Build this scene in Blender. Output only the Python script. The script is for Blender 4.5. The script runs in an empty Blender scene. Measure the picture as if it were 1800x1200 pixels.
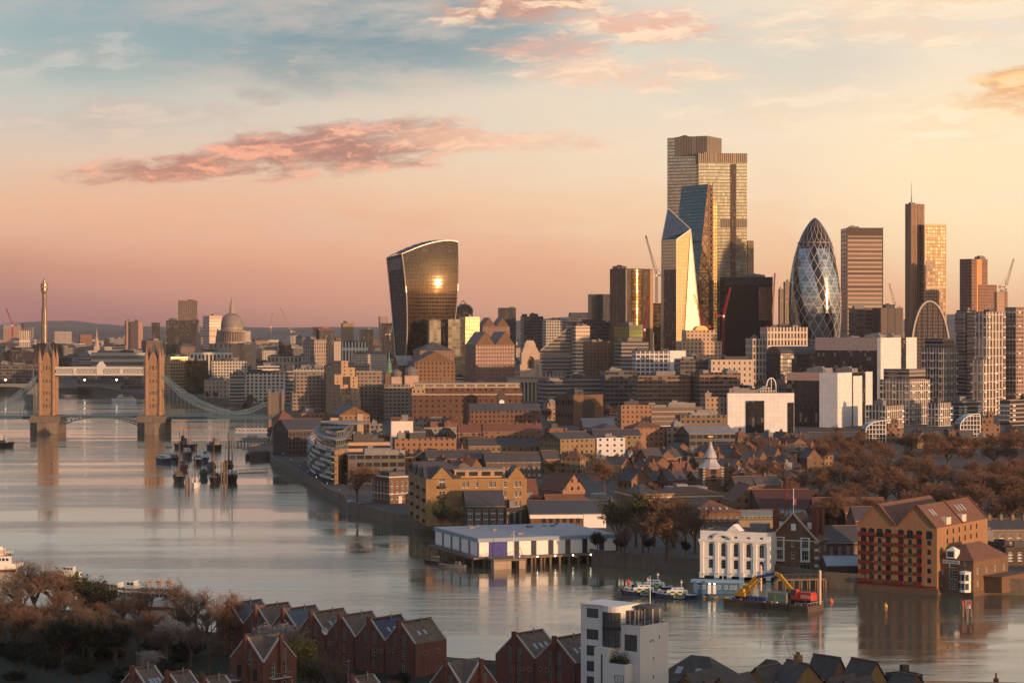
import bpy,math,random
from math import sin,cos,tan,pi,radians,sqrt,atan2,hypot
from mathutils import Vector,Matrix
random.seed(11)
S=bpy.context.scene
F,CH,HY=4000.0,82.0,570.0
# ---------------------------------------------------------------- camera
cam=bpy.data.cameras.new('camera')
cam.sensor_width=36.0
cam.lens=36.0*F/1800.0
cam.shift_y=-30.0/1800.0
cam.clip_start,cam.clip_end=1.0,60000.0
camo=bpy.data.objects.new('camera',cam)
camo.location=(0,0,CH)
camo.rotation_euler=(pi/2,0,0)
S.collection.objects.link(camo)
S.camera=camo
# ---------------------------------------------------------------- node helper
class NT:
 def __init__(s,tree):
  s.t=tree
 def n(s,typ,ins=None,**props):
  nd=s.t.nodes.new(typ)
  for k,v in props.items():
   setattr(nd,k,v)
  for k,v in(ins or{}).items():
   s.put(nd.inputs[k],v)
  return nd
 def put(s,sock,v):
  if isinstance(v,bpy.types.NodeSocket):
   s.t.links.new(v,sock)
  else:
   if sock.type=='RGBA' and len(v)==3:
    v=(*v,1.0)
   sock.default_value=v
 def m(s,op,a,b=0.0,c=0.0,clamp=False):
  nd=s.n('ShaderNodeMath',operation=op,use_clamp=clamp)
  s.put(nd.inputs[0],a);s.put(nd.inputs[1],b);s.put(nd.inputs[2],c)
  return nd.outputs[0]
 def mix(s,f,a,b,mode='MIX'):
  nd=s.n('ShaderNodeMix',data_type='RGBA',blend_type=mode)
  s.put(nd.inputs[0],f);s.put(nd.inputs[6],a);s.put(nd.inputs[7],b)
  return nd.outputs[2]
 def mixf(s,f,a,b):
  nd=s.n('ShaderNodeMix',data_type='FLOAT')
  s.put(nd.inputs[0],f);s.put(nd.inputs[2],a);s.put(nd.inputs[3],b)
  return nd.outputs[0]
 def ss(s,x,a,b):
  nd=s.n('ShaderNodeMapRange',interpolation_type='SMOOTHSTEP')
  s.put(nd.inputs[0],x);s.put(nd.inputs[1],a);s.put(nd.inputs[2],b)
  s.put(nd.inputs[3],0.0);s.put(nd.inputs[4],1.0)
  return nd.outputs[0]
 def xyz(s,x,y,z):
  nd=s.n('ShaderNodeCombineXYZ')
  s.put(nd.inputs[0],x);s.put(nd.inputs[1],y);s.put(nd.inputs[2],z)
  return nd.outputs[0]
 def ramp(s,f,stops):
  nd=s.n('ShaderNodeValToRGB')
  r=nd.color_ramp
  while len(r.elements)<len(stops):
   r.elements.new(0.5)
  for el,(p,c) in zip(r.elements,stops):
   el.position=p;el.color=(*c,1)
  s.put(nd.inputs[0],f)
  return nd.outputs[0]
 def noise(s,vec,scale,detail=4,rough=0.55):
  nd=s.n('ShaderNodeTexNoise',{'Scale':scale,'Detail':detail,'Roughness':rough})
  s.put(nd.inputs['Vector'],vec)
  return nd.outputs[0]
def srgb(r,g,b):
 f=lambda c:(c/255/12.92) if c/255<=0.04045 else((c/255+0.055)/1.055)**2.4
 return(f(r),f(g),f(b))
 # ---------------------------------------------------------------- sun and sky
SUN_AZ,SUN_EL=radians(46),radians(4.3)
SUND=Vector((sin(SUN_AZ)*cos(SUN_EL),-cos(SUN_AZ)*cos(SUN_EL),sin(SUN_EL)))
sl=bpy.data.lights.new('sun','SUN')
sl.energy,sl.angle,sl.color=5.0,radians(0.53),(1.0,0.56,0.30)
so=bpy.data.objects.new('sun',sl)
so.rotation_euler=SUND.to_track_quat('Z','Y').to_euler()
so.location=(300,-300,400)
S.collection.objects.link(so)
W=bpy.data.worlds.new('World');S.world=W
W.use_nodes=True
W.node_tree.nodes.clear()
w=NT(W.node_tree)
d=w.n('ShaderNodeTexCoord').outputs['Generated']
sp=w.n('ShaderNodeSeparateXYZ');w.put(sp.inputs[0],d)
dx,dy,dz=sp.outputs
hl=w.m('SQRT',w.m('ADD',w.m('ADD',w.m('MULTIPLY',dx,dx),w.m('MULTIPLY',dy,dy)),1e-5))
U=w.m('DIVIDE',dx,hl)
E=w.m('MAXIMUM',w.m('DIVIDE',dz,hl),0.0)
q=w.m('SQRT',w.m('MINIMUM',E,1.0))
pos=lambda e:sqrt(e)
left=w.ramp(q,[(pos(e),srgb(*c)) for e,c in[
(0,(138,92,104)),(.012,(158,102,110)),(.022,(184,120,116)),(.034,(210,145,125)),(.052,(224,166,143)),
(.072,(214,180,166)),(.09,(192,181,178)),(.115,(160,174,178)),(.145,(128,158,170)),(.35,(130,158,180)),(1,(116,146,184))]])
right=w.ramp(q,[(pos(e),srgb(*c)) for e,c in[
(0,(228,164,128)),(.018,(240,184,144)),(.04,(242,200,166)),(.08,(244,218,194)),(.11,(238,217,198)),
(.145,(230,212,194)),(.35,(168,180,192)),(1,(116,146,184))]])
side=w.ss(U,-0.235,0.21)
col=w.mix(side,left,right)
P2u=lambda px:(px-900)/F
P2e=lambda py:(HY-py)/F
def ell(cx,cy,rx,ry,tilt=0.0):
 du=w.m('SUBTRACT',U,P2u(cx));de=w.m('SUBTRACT',E,P2e(cy))
 de=w.m('SUBTRACT',de,w.m('MULTIPLY',du,tilt))
 a=w.m('MULTIPLY',du,F/rx);b=w.m('MULTIPLY',de,F/ry)
 r2=w.m('ADD',w.m('MULTIPLY',a,a),w.m('MULTIPLY',b,b))
 return w.m('SUBTRACT',1.0,r2)
wob=w.noise(w.xyz(w.m('MULTIPLY',U,60.0),w.m('MULTIPLY',E,120.0),7.7),1.0,5,0.6)
def cl_vec(du,de):
 return w.xyz(w.m('ADD',w.m('MULTIPLY',U,34.0),w.m('ADD',w.m('MULTIPLY',wob,.9),du)),w.m('ADD',w.m('MULTIPLY',E,130.0),w.m('ADD',w.m('MULTIPLY',wob,1.1),de)),w.m('MULTIPLY',dy,3.0))
n1=w.noise(cl_vec(0.0,0.0),1.0,10,0.64)
n2=w.noise(cl_vec(0.3,-0.55),1.0,5,0.6)
lit=w.ss(w.m('SUBTRACT',n1,n2),-0.05,0.15)
nw=w.noise(w.xyz(w.m('MULTIPLY',U,9.0),w.m('MULTIPLY',E,46.0),4.2),1.0,6,0.55)
front=w.ss(dy,0.0,0.5)
def patch(cx,cy,rx,ry,c,k):
 global col
 f=w.m('MULTIPLY',w.m('MULTIPLY',w.ss(ell(cx,cy,rx,ry),0.0,1.0),k),front)
 col=w.mix(f,col,srgb(*c))
patch(640,30,520,170,(84,118,142),0.9)
patch(230,60,330,130,(122,144,158),0.75)
patch(120,520,500,130,(150,98,112),0.5)
patch(1330,100,330,120,(206,196,186),0.55)
patch(560,460,700,120,(224,150,132),0.5)
patch(330,380,460,110,(224,162,146),0.45)
patch(1800,320,460,260,(255,228,188),0.85)
wf=w.m('MULTIPLY',w.m('MULTIPLY',w.ss(w.m('ADD',w.m('MULTIPLY',nw,.62),w.m('MULTIPLY',n1,.38)),0.42,0.66),w.ss(E,0.012,0.06)),w.mixf(side,0.42,0.75))
col=w.mix(wf,col,w.mix(side,srgb(206,172,166),srgb(252,226,198)))
def cloud(cx,cy,rx,ry,tilt,dark,bright,k=1.0,t0=0.50,soft=0.32,gain=0.38):
 global col
 mk=w.m('MAXIMUM',ell(cx,cy,rx,ry,tilt),-1.2)
 dens=w.ss(w.m('ADD',n1,w.m('MULTIPLY',w.m('SUBTRACT',mk,0.45),gain)),t0,t0+soft)
 dens=w.m('MULTIPLY',w.m('MULTIPLY',dens,k),front)
 col=w.mix(dens,col,w.mix(lit,srgb(*dark),srgb(*bright)))
cloud(230,210,330,60,.04,(178,158,160),(222,186,176),.5,.46)
cloud(120,110,280,60,.05,(150,154,162),(196,186,184),.5,.46)
cloud(500,130,170,50,-.28,(126,126,142),(176,160,162),.6)
cloud(470,172,90,26,-.1,(138,128,140),(186,160,158),.7)
cloud(590,262,330,66,.10,(160,94,102),(240,156,138),.97,.40)
cloud(500,268,280,44,.16,(156,90,98),(240,152,132),.97,.40)
cloud(300,300,230,36,.08,(164,94,100),(242,152,130),.97,.42)
cloud(840,246,330,34,-.03,(236,172,148),(250,200,170),.85,.46)
cloud(930,2,230,54,.1,(200,124,108),(255,212,178),.95,.41)
cloud(1150,48,190,50,-.05,(234,168,146),(255,216,184),.95,.41)
cloud(960,84,190,36,.0,(220,156,142),(246,186,162),.85,.46)
cloud(1090,130,320,44,-.04,(242,186,160),(254,214,186),.85,.46)
cloud(1785,168,150,62,.15,(232,152,94),(255,200,130),.97,.38)
cloud(1600,30,380,90,.0,(250,206,172),(255,228,196),.75,.46)
cloud(1690,215,260,70,.15,(252,216,176),(255,234,204),.7,.46)
cloud(1400,190,300,60,.05,(240,208,180),(252,224,198),.6,.48)
dt=w.n('ShaderNodeVectorMath',operation='DOT_PRODUCT')
w.put(dt.inputs[0],d);dt.inputs[1].default_value=SUND
g=w.m('MAXIMUM',dt.outputs['Value'],0.0)
g1=w.m('MULTIPLY',w.m('POWER',g,7.0),0.34)
g2=w.m('MULTIPLY',w.m('POWER',g,60.0),1.6)
glow=w.mix(1.0,(1.0,.62,.27),w.xyz(w.m('ADD',g1,g2),w.m('ADD',g1,g2),w.m('ADD',g1,g2)),'MULTIPLY')
lowband=w.m('SUBTRACT',1.0,w.ss(E,0.15,0.9))
glow=w.mix(1.0,glow,w.xyz(lowband,lowband,lowband),'MULTIPLY')
col=w.mix(1.0,col,glow,'ADD')
bg=w.n('ShaderNodeBackground',{'Color':col,'Strength':0.93})
sky=w.n('ShaderNodeTexSky',sky_type='NISHITA',sun_disc=False,sun_elevation=SUN_EL,sun_rotation=pi-SUN_AZ)
bg2=w.n('ShaderNodeBackground',{'Color':sky.outputs[0],'Strength':0.05})
ad=w.n('ShaderNodeAddShader');w.put(ad.inputs[0],bg.outputs[0]);w.put(ad.inputs[1],bg2.outputs[0])
w.put(w.n('ShaderNodeOutputWorld').inputs[0],ad.outputs[0])
# ---------------------------------------------------------------- exposure and render settings
S.view_settings.view_transform='Standard'
S.view_settings.look='None'
S.view_settings.gamma=1.0
S.view_settings.exposure=0.0
S.cycles.use_denoising=True
S.cycles.max_bounces=6
S.cycles.diffuse_bounces=2
S.cycles.glossy_bounces=4
S.cycles.transmission_bounces=2
S.cycles.volume_bounces=0
S.cycles.transparent_max_bounces=6
S.cycles.sample_clamp_indirect=4.0
# ---------------------------------------------------------------- mesh + object helpers
def X(px,Y):return(px-900)*Y/F
def Z(py,Y):return CH+(HY-py)*Y/F
def G(py,z=0.0):return(CH-z)*F/(py-HY)
LINK=S.collection.objects.link
class MB:
 def __init__(s):
  s.v,s.f,s.uv,s.mi=[],[],[],[]
 def face(s,pts,uvs=None,mi=0):
  i=len(s.v)
  s.v+=[tuple(p) for p in pts]
  s.f.append(tuple(range(i,i+len(pts))))
  if uvs is None:
   a=Vector(pts[1])-Vector(pts[0]);b=Vector(pts[2])-Vector(pts[0])
   nx,ny,nz=a.cross(b)
   l=sqrt(nx*nx+ny*ny+nz*nz) or 1
   if abs(nz)/l>0.75:
    uvs=[(p[0],p[1]) for p in pts]
   else:
    h=hypot(nx,ny) or 1
    tx,ty=-ny/h,nx/h
    uvs=[(p[0]*tx+p[1]*ty,p[2]) for p in pts]
  s.uv+=uvs
  s.mi.append(mi)
  return s
 def box(s,x0,x1,y0,y1,z0,z1,mi=0,bottom=False):
  if x0>x1:x0,x1=x1,x0
  if y0>y1:y0,y1=y1,y0
  return s.prism([(x0,y0),(x1,y0),(x1,y1),(x0,y1)],z0,z1,mi=mi,bottom=bottom)
 def prism(s,poly,z0,z1,mi=0,top=True,bottom=False,tmi=None,u0=0.0):
  u=u0
  n=len(poly)
  for i in range(n):
   p,q2=poly[i],poly[(i+1)%n]
   l=hypot(q2[0]-p[0],q2[1]-p[1])
   s.face([(*p,z0),(*q2,z0),(*q2,z1),(*p,z1)],[(u,0),(u+l,0),(u+l,z1-z0),(u,z1-z0)],mi)
   u+=l
  if top:s.face([(*p,z1) for p in poly],None,mi if tmi is None else tmi)
  if bottom:s.face([(*p,z0) for p in reversed(poly)],None,mi)
  return s
 def frustum(s,poly0,z0,poly1,z1,mi=0,top=True):
  n=len(poly0)
  for i in range(n):
   j=(i+1)%n
   s.face([(*poly0[i],z0),(*poly0[j],z0),(*poly1[j],z1),(*poly1[i],z1)],None,mi)
  if top:s.face([(*p,z1) for p in poly1],None,mi)
  return s
 def pyramid(s,x0,x1,y0,y1,z0,z1,mi=0):
  c=((x0+x1)/2,(y0+y1)/2,z1)
  b=[(x0,y0,z0),(x1,y0,z0),(x1,y1,z0),(x0,y1,z0)]
  for i in range(4):s.face([b[i],b[(i+1)%4],c],None,mi)
  return s
 def lathe(s,prof,n=12,cx=0.0,cy=0.0,mi=0,uscale=None,a0=0.0):
  for k in range(len(prof)-1):
   r0,z0=prof[k];r1,z1=prof[k+1]
   for i in range(n):
    a,b=a0+2*pi*i/n,a0+2*pi*(i+1)/n
    us=uscale or max(r0,r1)
    ua,ub=(a-a0)*us,(b-a0)*us
    P=lambda r,t,z:(cx+r*cos(t),cy+r*sin(t),z)
    if r1<1e-4:s.face([P(r0,a,z0),P(r0,b,z0),P(0,0,z1)],[(ua,z0),(ub,z0),((ua+ub)/2,z1)],mi)
    elif r0<1e-4:s.face([P(0,0,z0),P(r1,b,z1),P(r1,a,z1)],[((ua+ub)/2,z0),(ub,z1),(ua,z1)],mi)
    else:s.face([P(r0,a,z0),P(r0,b,z0),P(r1,b,z1),P(r1,a,z1)],[(ua,z0),(ub,z0),(ub,z1),(ua,z1)],mi)
  return s
 def tube(s,p0,p1,r0,r1=None,n=6,mi=0,cap=True):
  r1=r0 if r1 is None else r1
  p0,p1=Vector(p0),Vector(p1)
  dd=(p1-p0)
  if dd.length<1e-6:return s
  dd.normalize()
  a=dd.cross(Vector((0,0,1)) if abs(dd.z)<0.9 else Vector((1,0,0))).normalized()
  b=dd.cross(a)
  c0=[p0+(a*cos(2*pi*i/n)+b*sin(2*pi*i/n))*r0 for i in range(n)]
  c1=[p1+(a*cos(2*pi*i/n)+b*sin(2*pi*i/n))*r1 for i in range(n)]
  for i in range(n):
   j=(i+1)%n
   s.face([c0[j],c0[i],c1[i],c1[j]],[(0,0),(1,0),(1,1),(0,1)],mi)
  if cap:
   s.face(list(c0),[(0,0)]*n,mi);s.face(list(reversed(c1)),[(0,0)]*n,mi)
  return s
 def bar(s,p0,p1,wd,ht,mi=0):
  """box-section beam between two points"""
  p0,p1=Vector(p0),Vector(p1)
  dd=(p1-p0)
  if dd.length<1e-6:return s
  dd.normalize()
  a=dd.cross(Vector((0,0,1)))
  a=a.normalized() if a.length>1e-3 else Vector((1,0,0))
  b=a.cross(dd).normalized()
  k=[(a*wd/2*sx+b*ht/2*sy) for sx,sy in((-1,-1),(1,-1),(1,1),(-1,1))]
  c0=[p0+o for o in k];c1=[p1+o for o in k]
  for i in range(4):
   j=(i+1)%4
   s.face([c0[i],c0[j],c1[j],c1[i]],None,mi)
  s.face(list(reversed(c0)),None,mi);s.face(c1,None,mi)
  return s
 def mesh(s,name,mats):
  me=bpy.data.meshes.new(name)
  me.from_pydata(s.v,[],s.f)
  uvl=me.uv_layers.new(name='UVMap')
  uvl.data.foreach_set('uv',[c for p in s.uv for c in p])
  for mt in(mats if isinstance(mats,(list,tuple)) else[mats]):
   me.materials.append(mt)
  if any(s.mi):me.polygons.foreach_set('material_index',s.mi)
  me.update()
  return me
 def build(s,name,mats,parent=None,loc=None,rz=0.0,smooth=False):
  me=s.mesh(name,mats)
  if smooth:me.shade_smooth()
  o=bpy.data.objects.new(name,me)
  LINK(o)
  if parent is not None:o.parent=parent
  if loc is not None:o.location=loc
  if rz:o.rotation_euler=(0,0,rz)
  return o
def inst(name,me,parent=None,loc=(0,0,0),rz=0.0,sc=None):
 o=bpy.data.objects.new(name,me)
 LINK(o)
 o.parent=parent
 o.location=loc
 o.rotation_euler=(0,0,rz)
 if sc:o.scale=sc if isinstance(sc,(tuple,list)) else(sc,sc,sc)
 return o
def tag(o,label=None,cat=None,group=None,kind=None):
 if label:o['label']=label
 if cat:o['category']=cat
 if group:o['group']=group
 if kind:o['kind']=kind
 return o
def thing(name,label,cat,loc=(0,0,0),rz=0.0,group=None):
 o=bpy.data.objects.new(name,None)
 o.empty_display_size=1.0
 LINK(o)
 o.location=loc
 o.rotation_euler=(0,0,rz)
 return tag(o,label,cat,group)
KIDS={}
def copy_thing(o,loc,rz=None,sc=None,label=None,group=None):
 r=o.copy();LINK(r);r.location=loc
 if rz is not None:r.rotation_euler=(0,0,rz)
 if sc is not None:r.scale=sc if isinstance(sc,tuple) else(sc,sc,sc)
 if label:r['label']=label
 if group:r['group']=group
 if o.name not in KIDS:
  KIDS[o.name]=[(c,list(c.children)) for c in o.children]
 for c,gs in KIDS[o.name]:
  cc=c.copy();LINK(cc);cc.parent=r
  for gc in gs:
   g3=gc.copy();LINK(g3);g3.parent=cc
 return r
 # ---------------------------------------------------------------- materials
MATS={}
def mat(name,colr,rough=0.85,metal=0.0,var=0.25,scale=0.35,spec=0.3,streak=False,emit=None,bump=0.0):
 if name in MATS:return MATS[name]
 mt=bpy.data.materials.new(name);mt.use_nodes=True
 mt.node_tree.nodes.clear()
 t=NT(mt.node_tree)
 oc=t.n('ShaderNodeTexCoord').outputs['Object']
 na=t.noise(oc,scale,6,0.65)
 nb=t.noise(oc,scale*9,3,0.6)
 f=t.m('ADD',t.m('MULTIPLY',t.m('SUBTRACT',na,0.5),2.2*var),t.m('MULTIPLY',t.m('SUBTRACT',nb,0.5),1.2*var))
 if streak:
  mp=t.n('ShaderNodeMapping');mp.inputs['Scale'].default_value=(1,1,.06)
  t.put(mp.inputs[0],oc)
  f=t.m('ADD',f,t.m('MULTIPLY',t.m('SUBTRACT',t.noise(mp.outputs[0],scale*5,3),0.5),var*1.6))
 f=t.m('ADD',f,1.0)
 c=t.mix(1.0,colr,t.xyz(f,f,f),'MULTIPLY')
 b=t.n('ShaderNodeBsdfPrincipled',{'Base Color':c,'Roughness':rough,'Metallic':metal,'Specular IOR Level':spec})
 if emit:
  t.put(b.inputs['Emission Color'],emit[0]);b.inputs['Emission Strength'].default_value=emit[1]
 if bump:
  bp=t.n('ShaderNodeBump',{'Strength':bump,'Distance':0.3,'Height':nb})
  t.put(b.inputs['Normal'],bp.outputs[0])
 t.put(t.n('ShaderNodeOutputMaterial').inputs[0],b.outputs[0])
 MATS[name]=mt
 return mt
FG=bpy.data.node_groups.new('window_grid','ShaderNodeTree')
def _sock(n,ty,dv=None,io='INPUT'):
 sk=FG.interface.new_socket(n,in_out=io,socket_type=ty)
 if dv is not None:sk.default_value=dv
for n_,ty_,dv_ in[('Wall','NodeSocketColor',(.3,.25,.2,1)),('Glass','NodeSocketColor',(.05,.06,.07,1)),('Bay','NodeSocketFloat',3.0),('Floor','NodeSocketFloat',3.5),
('WW','NodeSocketFloat',.6),('WH','NodeSocketFloat',.55),('Tilt','NodeSocketFloat',.02),('GMetal','NodeSocketFloat',.3),
('GRough','NodeSocketFloat',.12),('Var','NodeSocketFloat',.25),('WRough','NodeSocketFloat',.8),('WMetal','NodeSocketFloat',.0),('Blind','NodeSocketFloat',.15),('GVar','NodeSocketFloat',.9),('Spec','NodeSocketFloat',.6)]:
 _sock(n_,ty_,dv_)
_sock('BSDF','NodeSocketShader',None,'OUTPUT')
t=NT(FG)
gi=t.n('NodeGroupInput').outputs
uvn=t.n('ShaderNodeSeparateXYZ');t.put(uvn.inputs[0],t.n('ShaderNodeTexCoord').outputs['UV'])
uu=t.m('DIVIDE',uvn.outputs[0],gi['Bay']);vv=t.m('DIVIDE',uvn.outputs[1],gi['Floor'])
fu=t.m('ABSOLUTE',t.m('SUBTRACT',t.m('FRACT',uu),0.5));fv=t.m('ABSOLUTE',t.m('SUBTRACT',t.m('FRACT',vv),0.5))
isw=t.m('MULTIPLY',t.m('LESS_THAN',fu,t.m('MULTIPLY',gi['WW'],0.5)),t.m('LESS_THAN',fv,t.m('MULTIPLY',gi['WH'],0.5)))
wn=t.n('ShaderNodeTexWhiteNoise',noise_dimensions='3D')
oi=t.n('ShaderNodeObjectInfo').outputs['Random']
t.put(wn.inputs['Vector'],t.xyz(t.m('FLOOR',uu),t.m('FLOOR',vv),t.m('MULTIPLY',oi,50.0)))
rv,rc=wn.outputs['Value'],wn.outputs['Color']
oc=t.n('ShaderNodeTexCoord').outputs['Object']
na=t.noise(oc,0.09,5,0.65)
nb=t.noise(oc,1.3,3,0.6)
f=t.m('ADD',1.0,t.m('MULTIPLY',gi['Var'],t.m('ADD',t.m('MULTIPLY',t.m('SUBTRACT',na,0.5),2.4),t.m('MULTIPLY',t.m('SUBTRACT',nb,0.5),1.0))))
wallc=t.mix(1.0,gi['Wall'],t.xyz(f,f,f),'MULTIPLY')
gv=t.m('ADD',1.0,t.m('MULTIPLY',t.m('SUBTRACT',rv,0.5),gi['GVar']))
glc=t.mix(1.0,gi['Glass'],t.xyz(gv,gv,gv),'MULTIPLY')
bl=t.m('LESS_THAN',rv,gi['Blind'])
glc=t.mix(t.m('MULTIPLY',bl,0.35),glc,(0.45,0.42,0.37,1))
basec=t.mix(isw,wallc,glc)
geo=t.n('ShaderNodeNewGeometry').outputs['Normal']
v1=t.n('ShaderNodeVectorMath',operation='SUBTRACT');t.put(v1.inputs[0],rc);v1.inputs[1].default_value=(.5,.5,.5)
v2=t.n('ShaderNodeVectorMath',operation='SCALE');t.put(v2.inputs[0],v1.outputs[0]);t.put(v2.inputs['Scale'],t.m('MULTIPLY',gi['Tilt'],isw))
v3=t.n('ShaderNodeVectorMath',operation='ADD');t.put(v3.inputs[0],geo);t.put(v3.inputs[1],v2.outputs[0])
v4=t.n('ShaderNodeVectorMath',operation='NORMALIZE');t.put(v4.inputs[0],v3.outputs[0])
pb=t.n('ShaderNodeBsdfPrincipled',{'Base Color':basec,'Roughness':t.mixf(isw,gi['WRough'],gi['GRough']),
'Metallic':t.mixf(isw,gi['WMetal'],gi['GMetal']),'Normal':v4.outputs[0],'Specular IOR Level':t.mixf(isw,t.m('MULTIPLY',gi['Spec'],.4),gi['Spec'])})
t.put(t.n('NodeGroupOutput').inputs[0],pb.outputs[0])
def fac(name,wall,glass=(.04,.05,.06),bay=3.0,flo=3.4,ww=.55,wh=.5,tilt=.015,gm=.25,gr=.12,var=.22,wr=.8,wm=0.0,blind=.12,gv=.9,sp=.6):
 if name in MATS:return MATS[name]
 mt=bpy.data.materials.new(name);mt.use_nodes=True
 mt.node_tree.nodes.clear()
 t=NT(mt.node_tree)
 gnode=t.n('ShaderNodeGroup',node_tree=FG)
 for k,v in dict(Wall=wall,Glass=glass,Bay=bay,Floor=flo,WW=ww,WH=wh,Tilt=tilt,GMetal=gm,GRough=gr,Var=var,WRough=wr,WMetal=wm,Blind=blind,GVar=gv,Spec=sp).items():
  t.put(gnode.inputs[k],v)
 t.put(t.n('ShaderNodeOutputMaterial').inputs[0],gnode.outputs[0])
 MATS[name]=mt
 return mt
 # ================================================================ setting: water, ground, hills, haze
def flat(name,pts,z,mt,kind='structure'):
 b=MB();b.face([(x,y,z) for x,y in pts]);o=b.build(name,mt);tag(o,kind=kind);return o
wm=bpy.data.materials.new('river_water');wm.use_nodes=True;wm.node_tree.nodes.clear()
t=NT(wm.node_tree)
pc=t.n('ShaderNodeNewGeometry').outputs['Position']
mp=t.n('ShaderNodeMapping');t.put(mp.inputs[0],pc);mp.inputs['Scale'].default_value=(.16,.55,1)
big=t.noise(mp.outputs[0],1.0,6,0.62)
mp2=t.n('ShaderNodeMapping');t.put(mp2.inputs[0],pc);mp2.inputs['Scale'].default_value=(.9,2.2,1)
sm=t.noise(mp2.outputs[0],1.0,4,0.6)
mp3=t.n('ShaderNodeMapping');t.put(mp3.inputs[0],pc);mp3.inputs['Scale'].default_value=(.0035,.020,1)
calm=t.ss(t.noise(mp3.outputs[0],1.0,5,0.6),0.36,0.66)
mp4=t.n('ShaderNodeMapping');t.put(mp4.inputs[0],pc);mp4.inputs['Scale'].default_value=(.045,.15,1)
swell=t.noise(mp4.outputs[0],1.0,3,0.55)
hgt=t.m('ADD',t.m('ADD',t.m('MULTIPLY',big,1.0),t.m('MULTIPLY',sm,0.35)),t.m('MULTIPLY',swell,3.2))
bp=t.n('ShaderNodeBump',{'Strength':t.mixf(calm,0.013,0.12),'Distance':1.0,'Height':hgt})
pb=t.n('ShaderNodeBsdfPrincipled',{'Base Color':(.10,.104,.066),'Roughness':t.mixf(calm,.025,.085),'IOR':1.45,'Specular IOR Level':.75,'Normal':bp.outputs[0]})
t.put(t.n('ShaderNodeOutputMaterial').inputs[0],pb.outputs[0])
flat('river',[(-2600,-900),(2600,-900),(2600,4000),(-2600,4000)],0.0,wm)
ground_m=mat('ground_paving',(.075,.066,.058),.95,var=.5,scale=.02)
quay_m=mat('river_wall_stone',(.15,.12,.09),.9,var=.45,scale=.25,streak=True)
LZ=4.0
def bank(pts,z=LZ):
 out=[]
 for px,py in pts:
  Y=G(py,0.0);out.append((X(px,Y),Y))
 return out
NB=bank([(2600,1062),(1800,1046),(1690,1043),(1640,1043),(1510,1036),(1450,1032),(1358,1018),(1230,1007),(1130,999),(1040,990),(1015,978),(1042,962),(985,950),
(900,944),(812,940),(768,934),(722,926),(690,922),(652,911),(612,904),(607,890),(570,872),(561,862),(526,842),(479,819),(474,806),(440,808),(438,795),(474,792),(478,765),
(476,742),(478,736),(462,722),(420,712),(350,706),(290,702),(210,694),(100,688),(0,686),(-400,684)])
FARE=14500.0
gpoly=NB+[(-5200,NB[-1][1]),(-9000,FARE),(9000,FARE),(5200,NB[0][1])]
b=MB();b.face([(x,y,LZ) for x,y in gpoly])
n_=len(NB)
tag(b.build('ground',ground_m),kind='structure')
b=MB()
for i in range(n_-1):
 (x0,y0),(x1,y1)=NB[i],NB[i+1]
 dx_,dy_=x1-x0,y1-y0;l=hypot(dx_,dy_);nx,ny=dy_/l*.0,0
 b.face([(x0,y0,-2),(x1,y1,-2),(x1,y1,LZ+.9),(x0,y0,LZ+.9)])
 ox,oy=dy_/l*.7,-dx_/l*.7
 b.face([(x0,y0,LZ+.9),(x1,y1,LZ+.9),(x1+ox,y1+oy,LZ+.9),(x0+ox,y0+oy,LZ+.9)])
 b.face([(x0+ox,y0+oy,LZ-.2),(x1+ox,y1+oy,LZ-.2),(x1+ox,y1+oy,LZ+.9),(x0+ox,y0+oy,LZ+.9)])
rw=b.build('river_wall',quay_m)
tag(rw,'stone embankment wall running along the far bank of the river','wall')
SBP=[(-600,1040),(0,1096),(190,1114),(270,1137),(400,1152),(800,1197),(1000,1212),(1200,1228),(1600,1240),(1900,1246),(2600,1260)]
SB=[(X(px,G(py)),G(py)) for px,py in SBP]
grass_m=mat('dark_lawn',(.014,.017,.009),.95,var=.6,scale=.08)
b=MB();b.face([(x,y,4.5) for x,y in list(reversed(SB))+[(-900,300),(-900,-900),(1500,-900),(1500,300)]])
tag(b.build('near_ground',grass_m),kind='structure')
b=MB()
for i in range(len(SB)-1):
 (x0,y0),(x1,y1)=SB[i],SB[i+1]
 b.face([(x1,y1,-2),(x0,y0,-2),(x0,y0,5.5),(x1,y1,5.5)])
 b.face([(x0,y0,5.5),(x0,y0-.6,5.5),(x1,y1-.6,5.5),(x1,y1,5.5)])
 b.face([(x0,y0-.6,4),(x1,y1-.6,4),(x1,y1-.6,5.5),(x0,y0-.6,5.5)])
tag(b.build('river_wall',quay_m),'dark embankment wall along the near bank behind the bare trees','wall')
hm=mat('wooded_hills',(.085,.075,.07),.95,var=.5,scale=.004)  # distance haze partly put into the pale hill colour
def hills(Yd,prof,dep):
 b=MB();n=len(prof)
 for i in range(n-1):
  (xa,za),(xb,zb_)=prof[i],prof[i+1]
  x0,x1=X(xa,Yd),X(xb,Yd)
  for k in range(4):
   t0,t1=k/4,(k+1)/4
   e0,e1=sin(t0*pi/2),sin(t1*pi/2)
   b.face([(x0,Yd+dep*(t0-1),3+(za-3)*e0),(x1,Yd+dep*(t0-1),3+(zb_-3)*e0),
(x1,Yd+dep*(t1-1),3+(zb_-3)*e1),(x0,Yd+dep*(t1-1),3+(za-3)*e1)])
  b.face([(x0,Yd,za),(x1,Yd,zb_),(x1,Yd+500,3),(x0,Yd+500,3)])
 tag(b.build('hills',hm,smooth=True),kind='structure')
rr=random.Random(3)
def prof(base):
 out=[]
 for k in range(140):
  px=-250+k*17
  z=0
  for(c,wd,h) in base:z+=h*math.exp(-((px-c)/wd)**2)
  out.append((px,40+z+rr.uniform(-3,3)))
 return out
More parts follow.
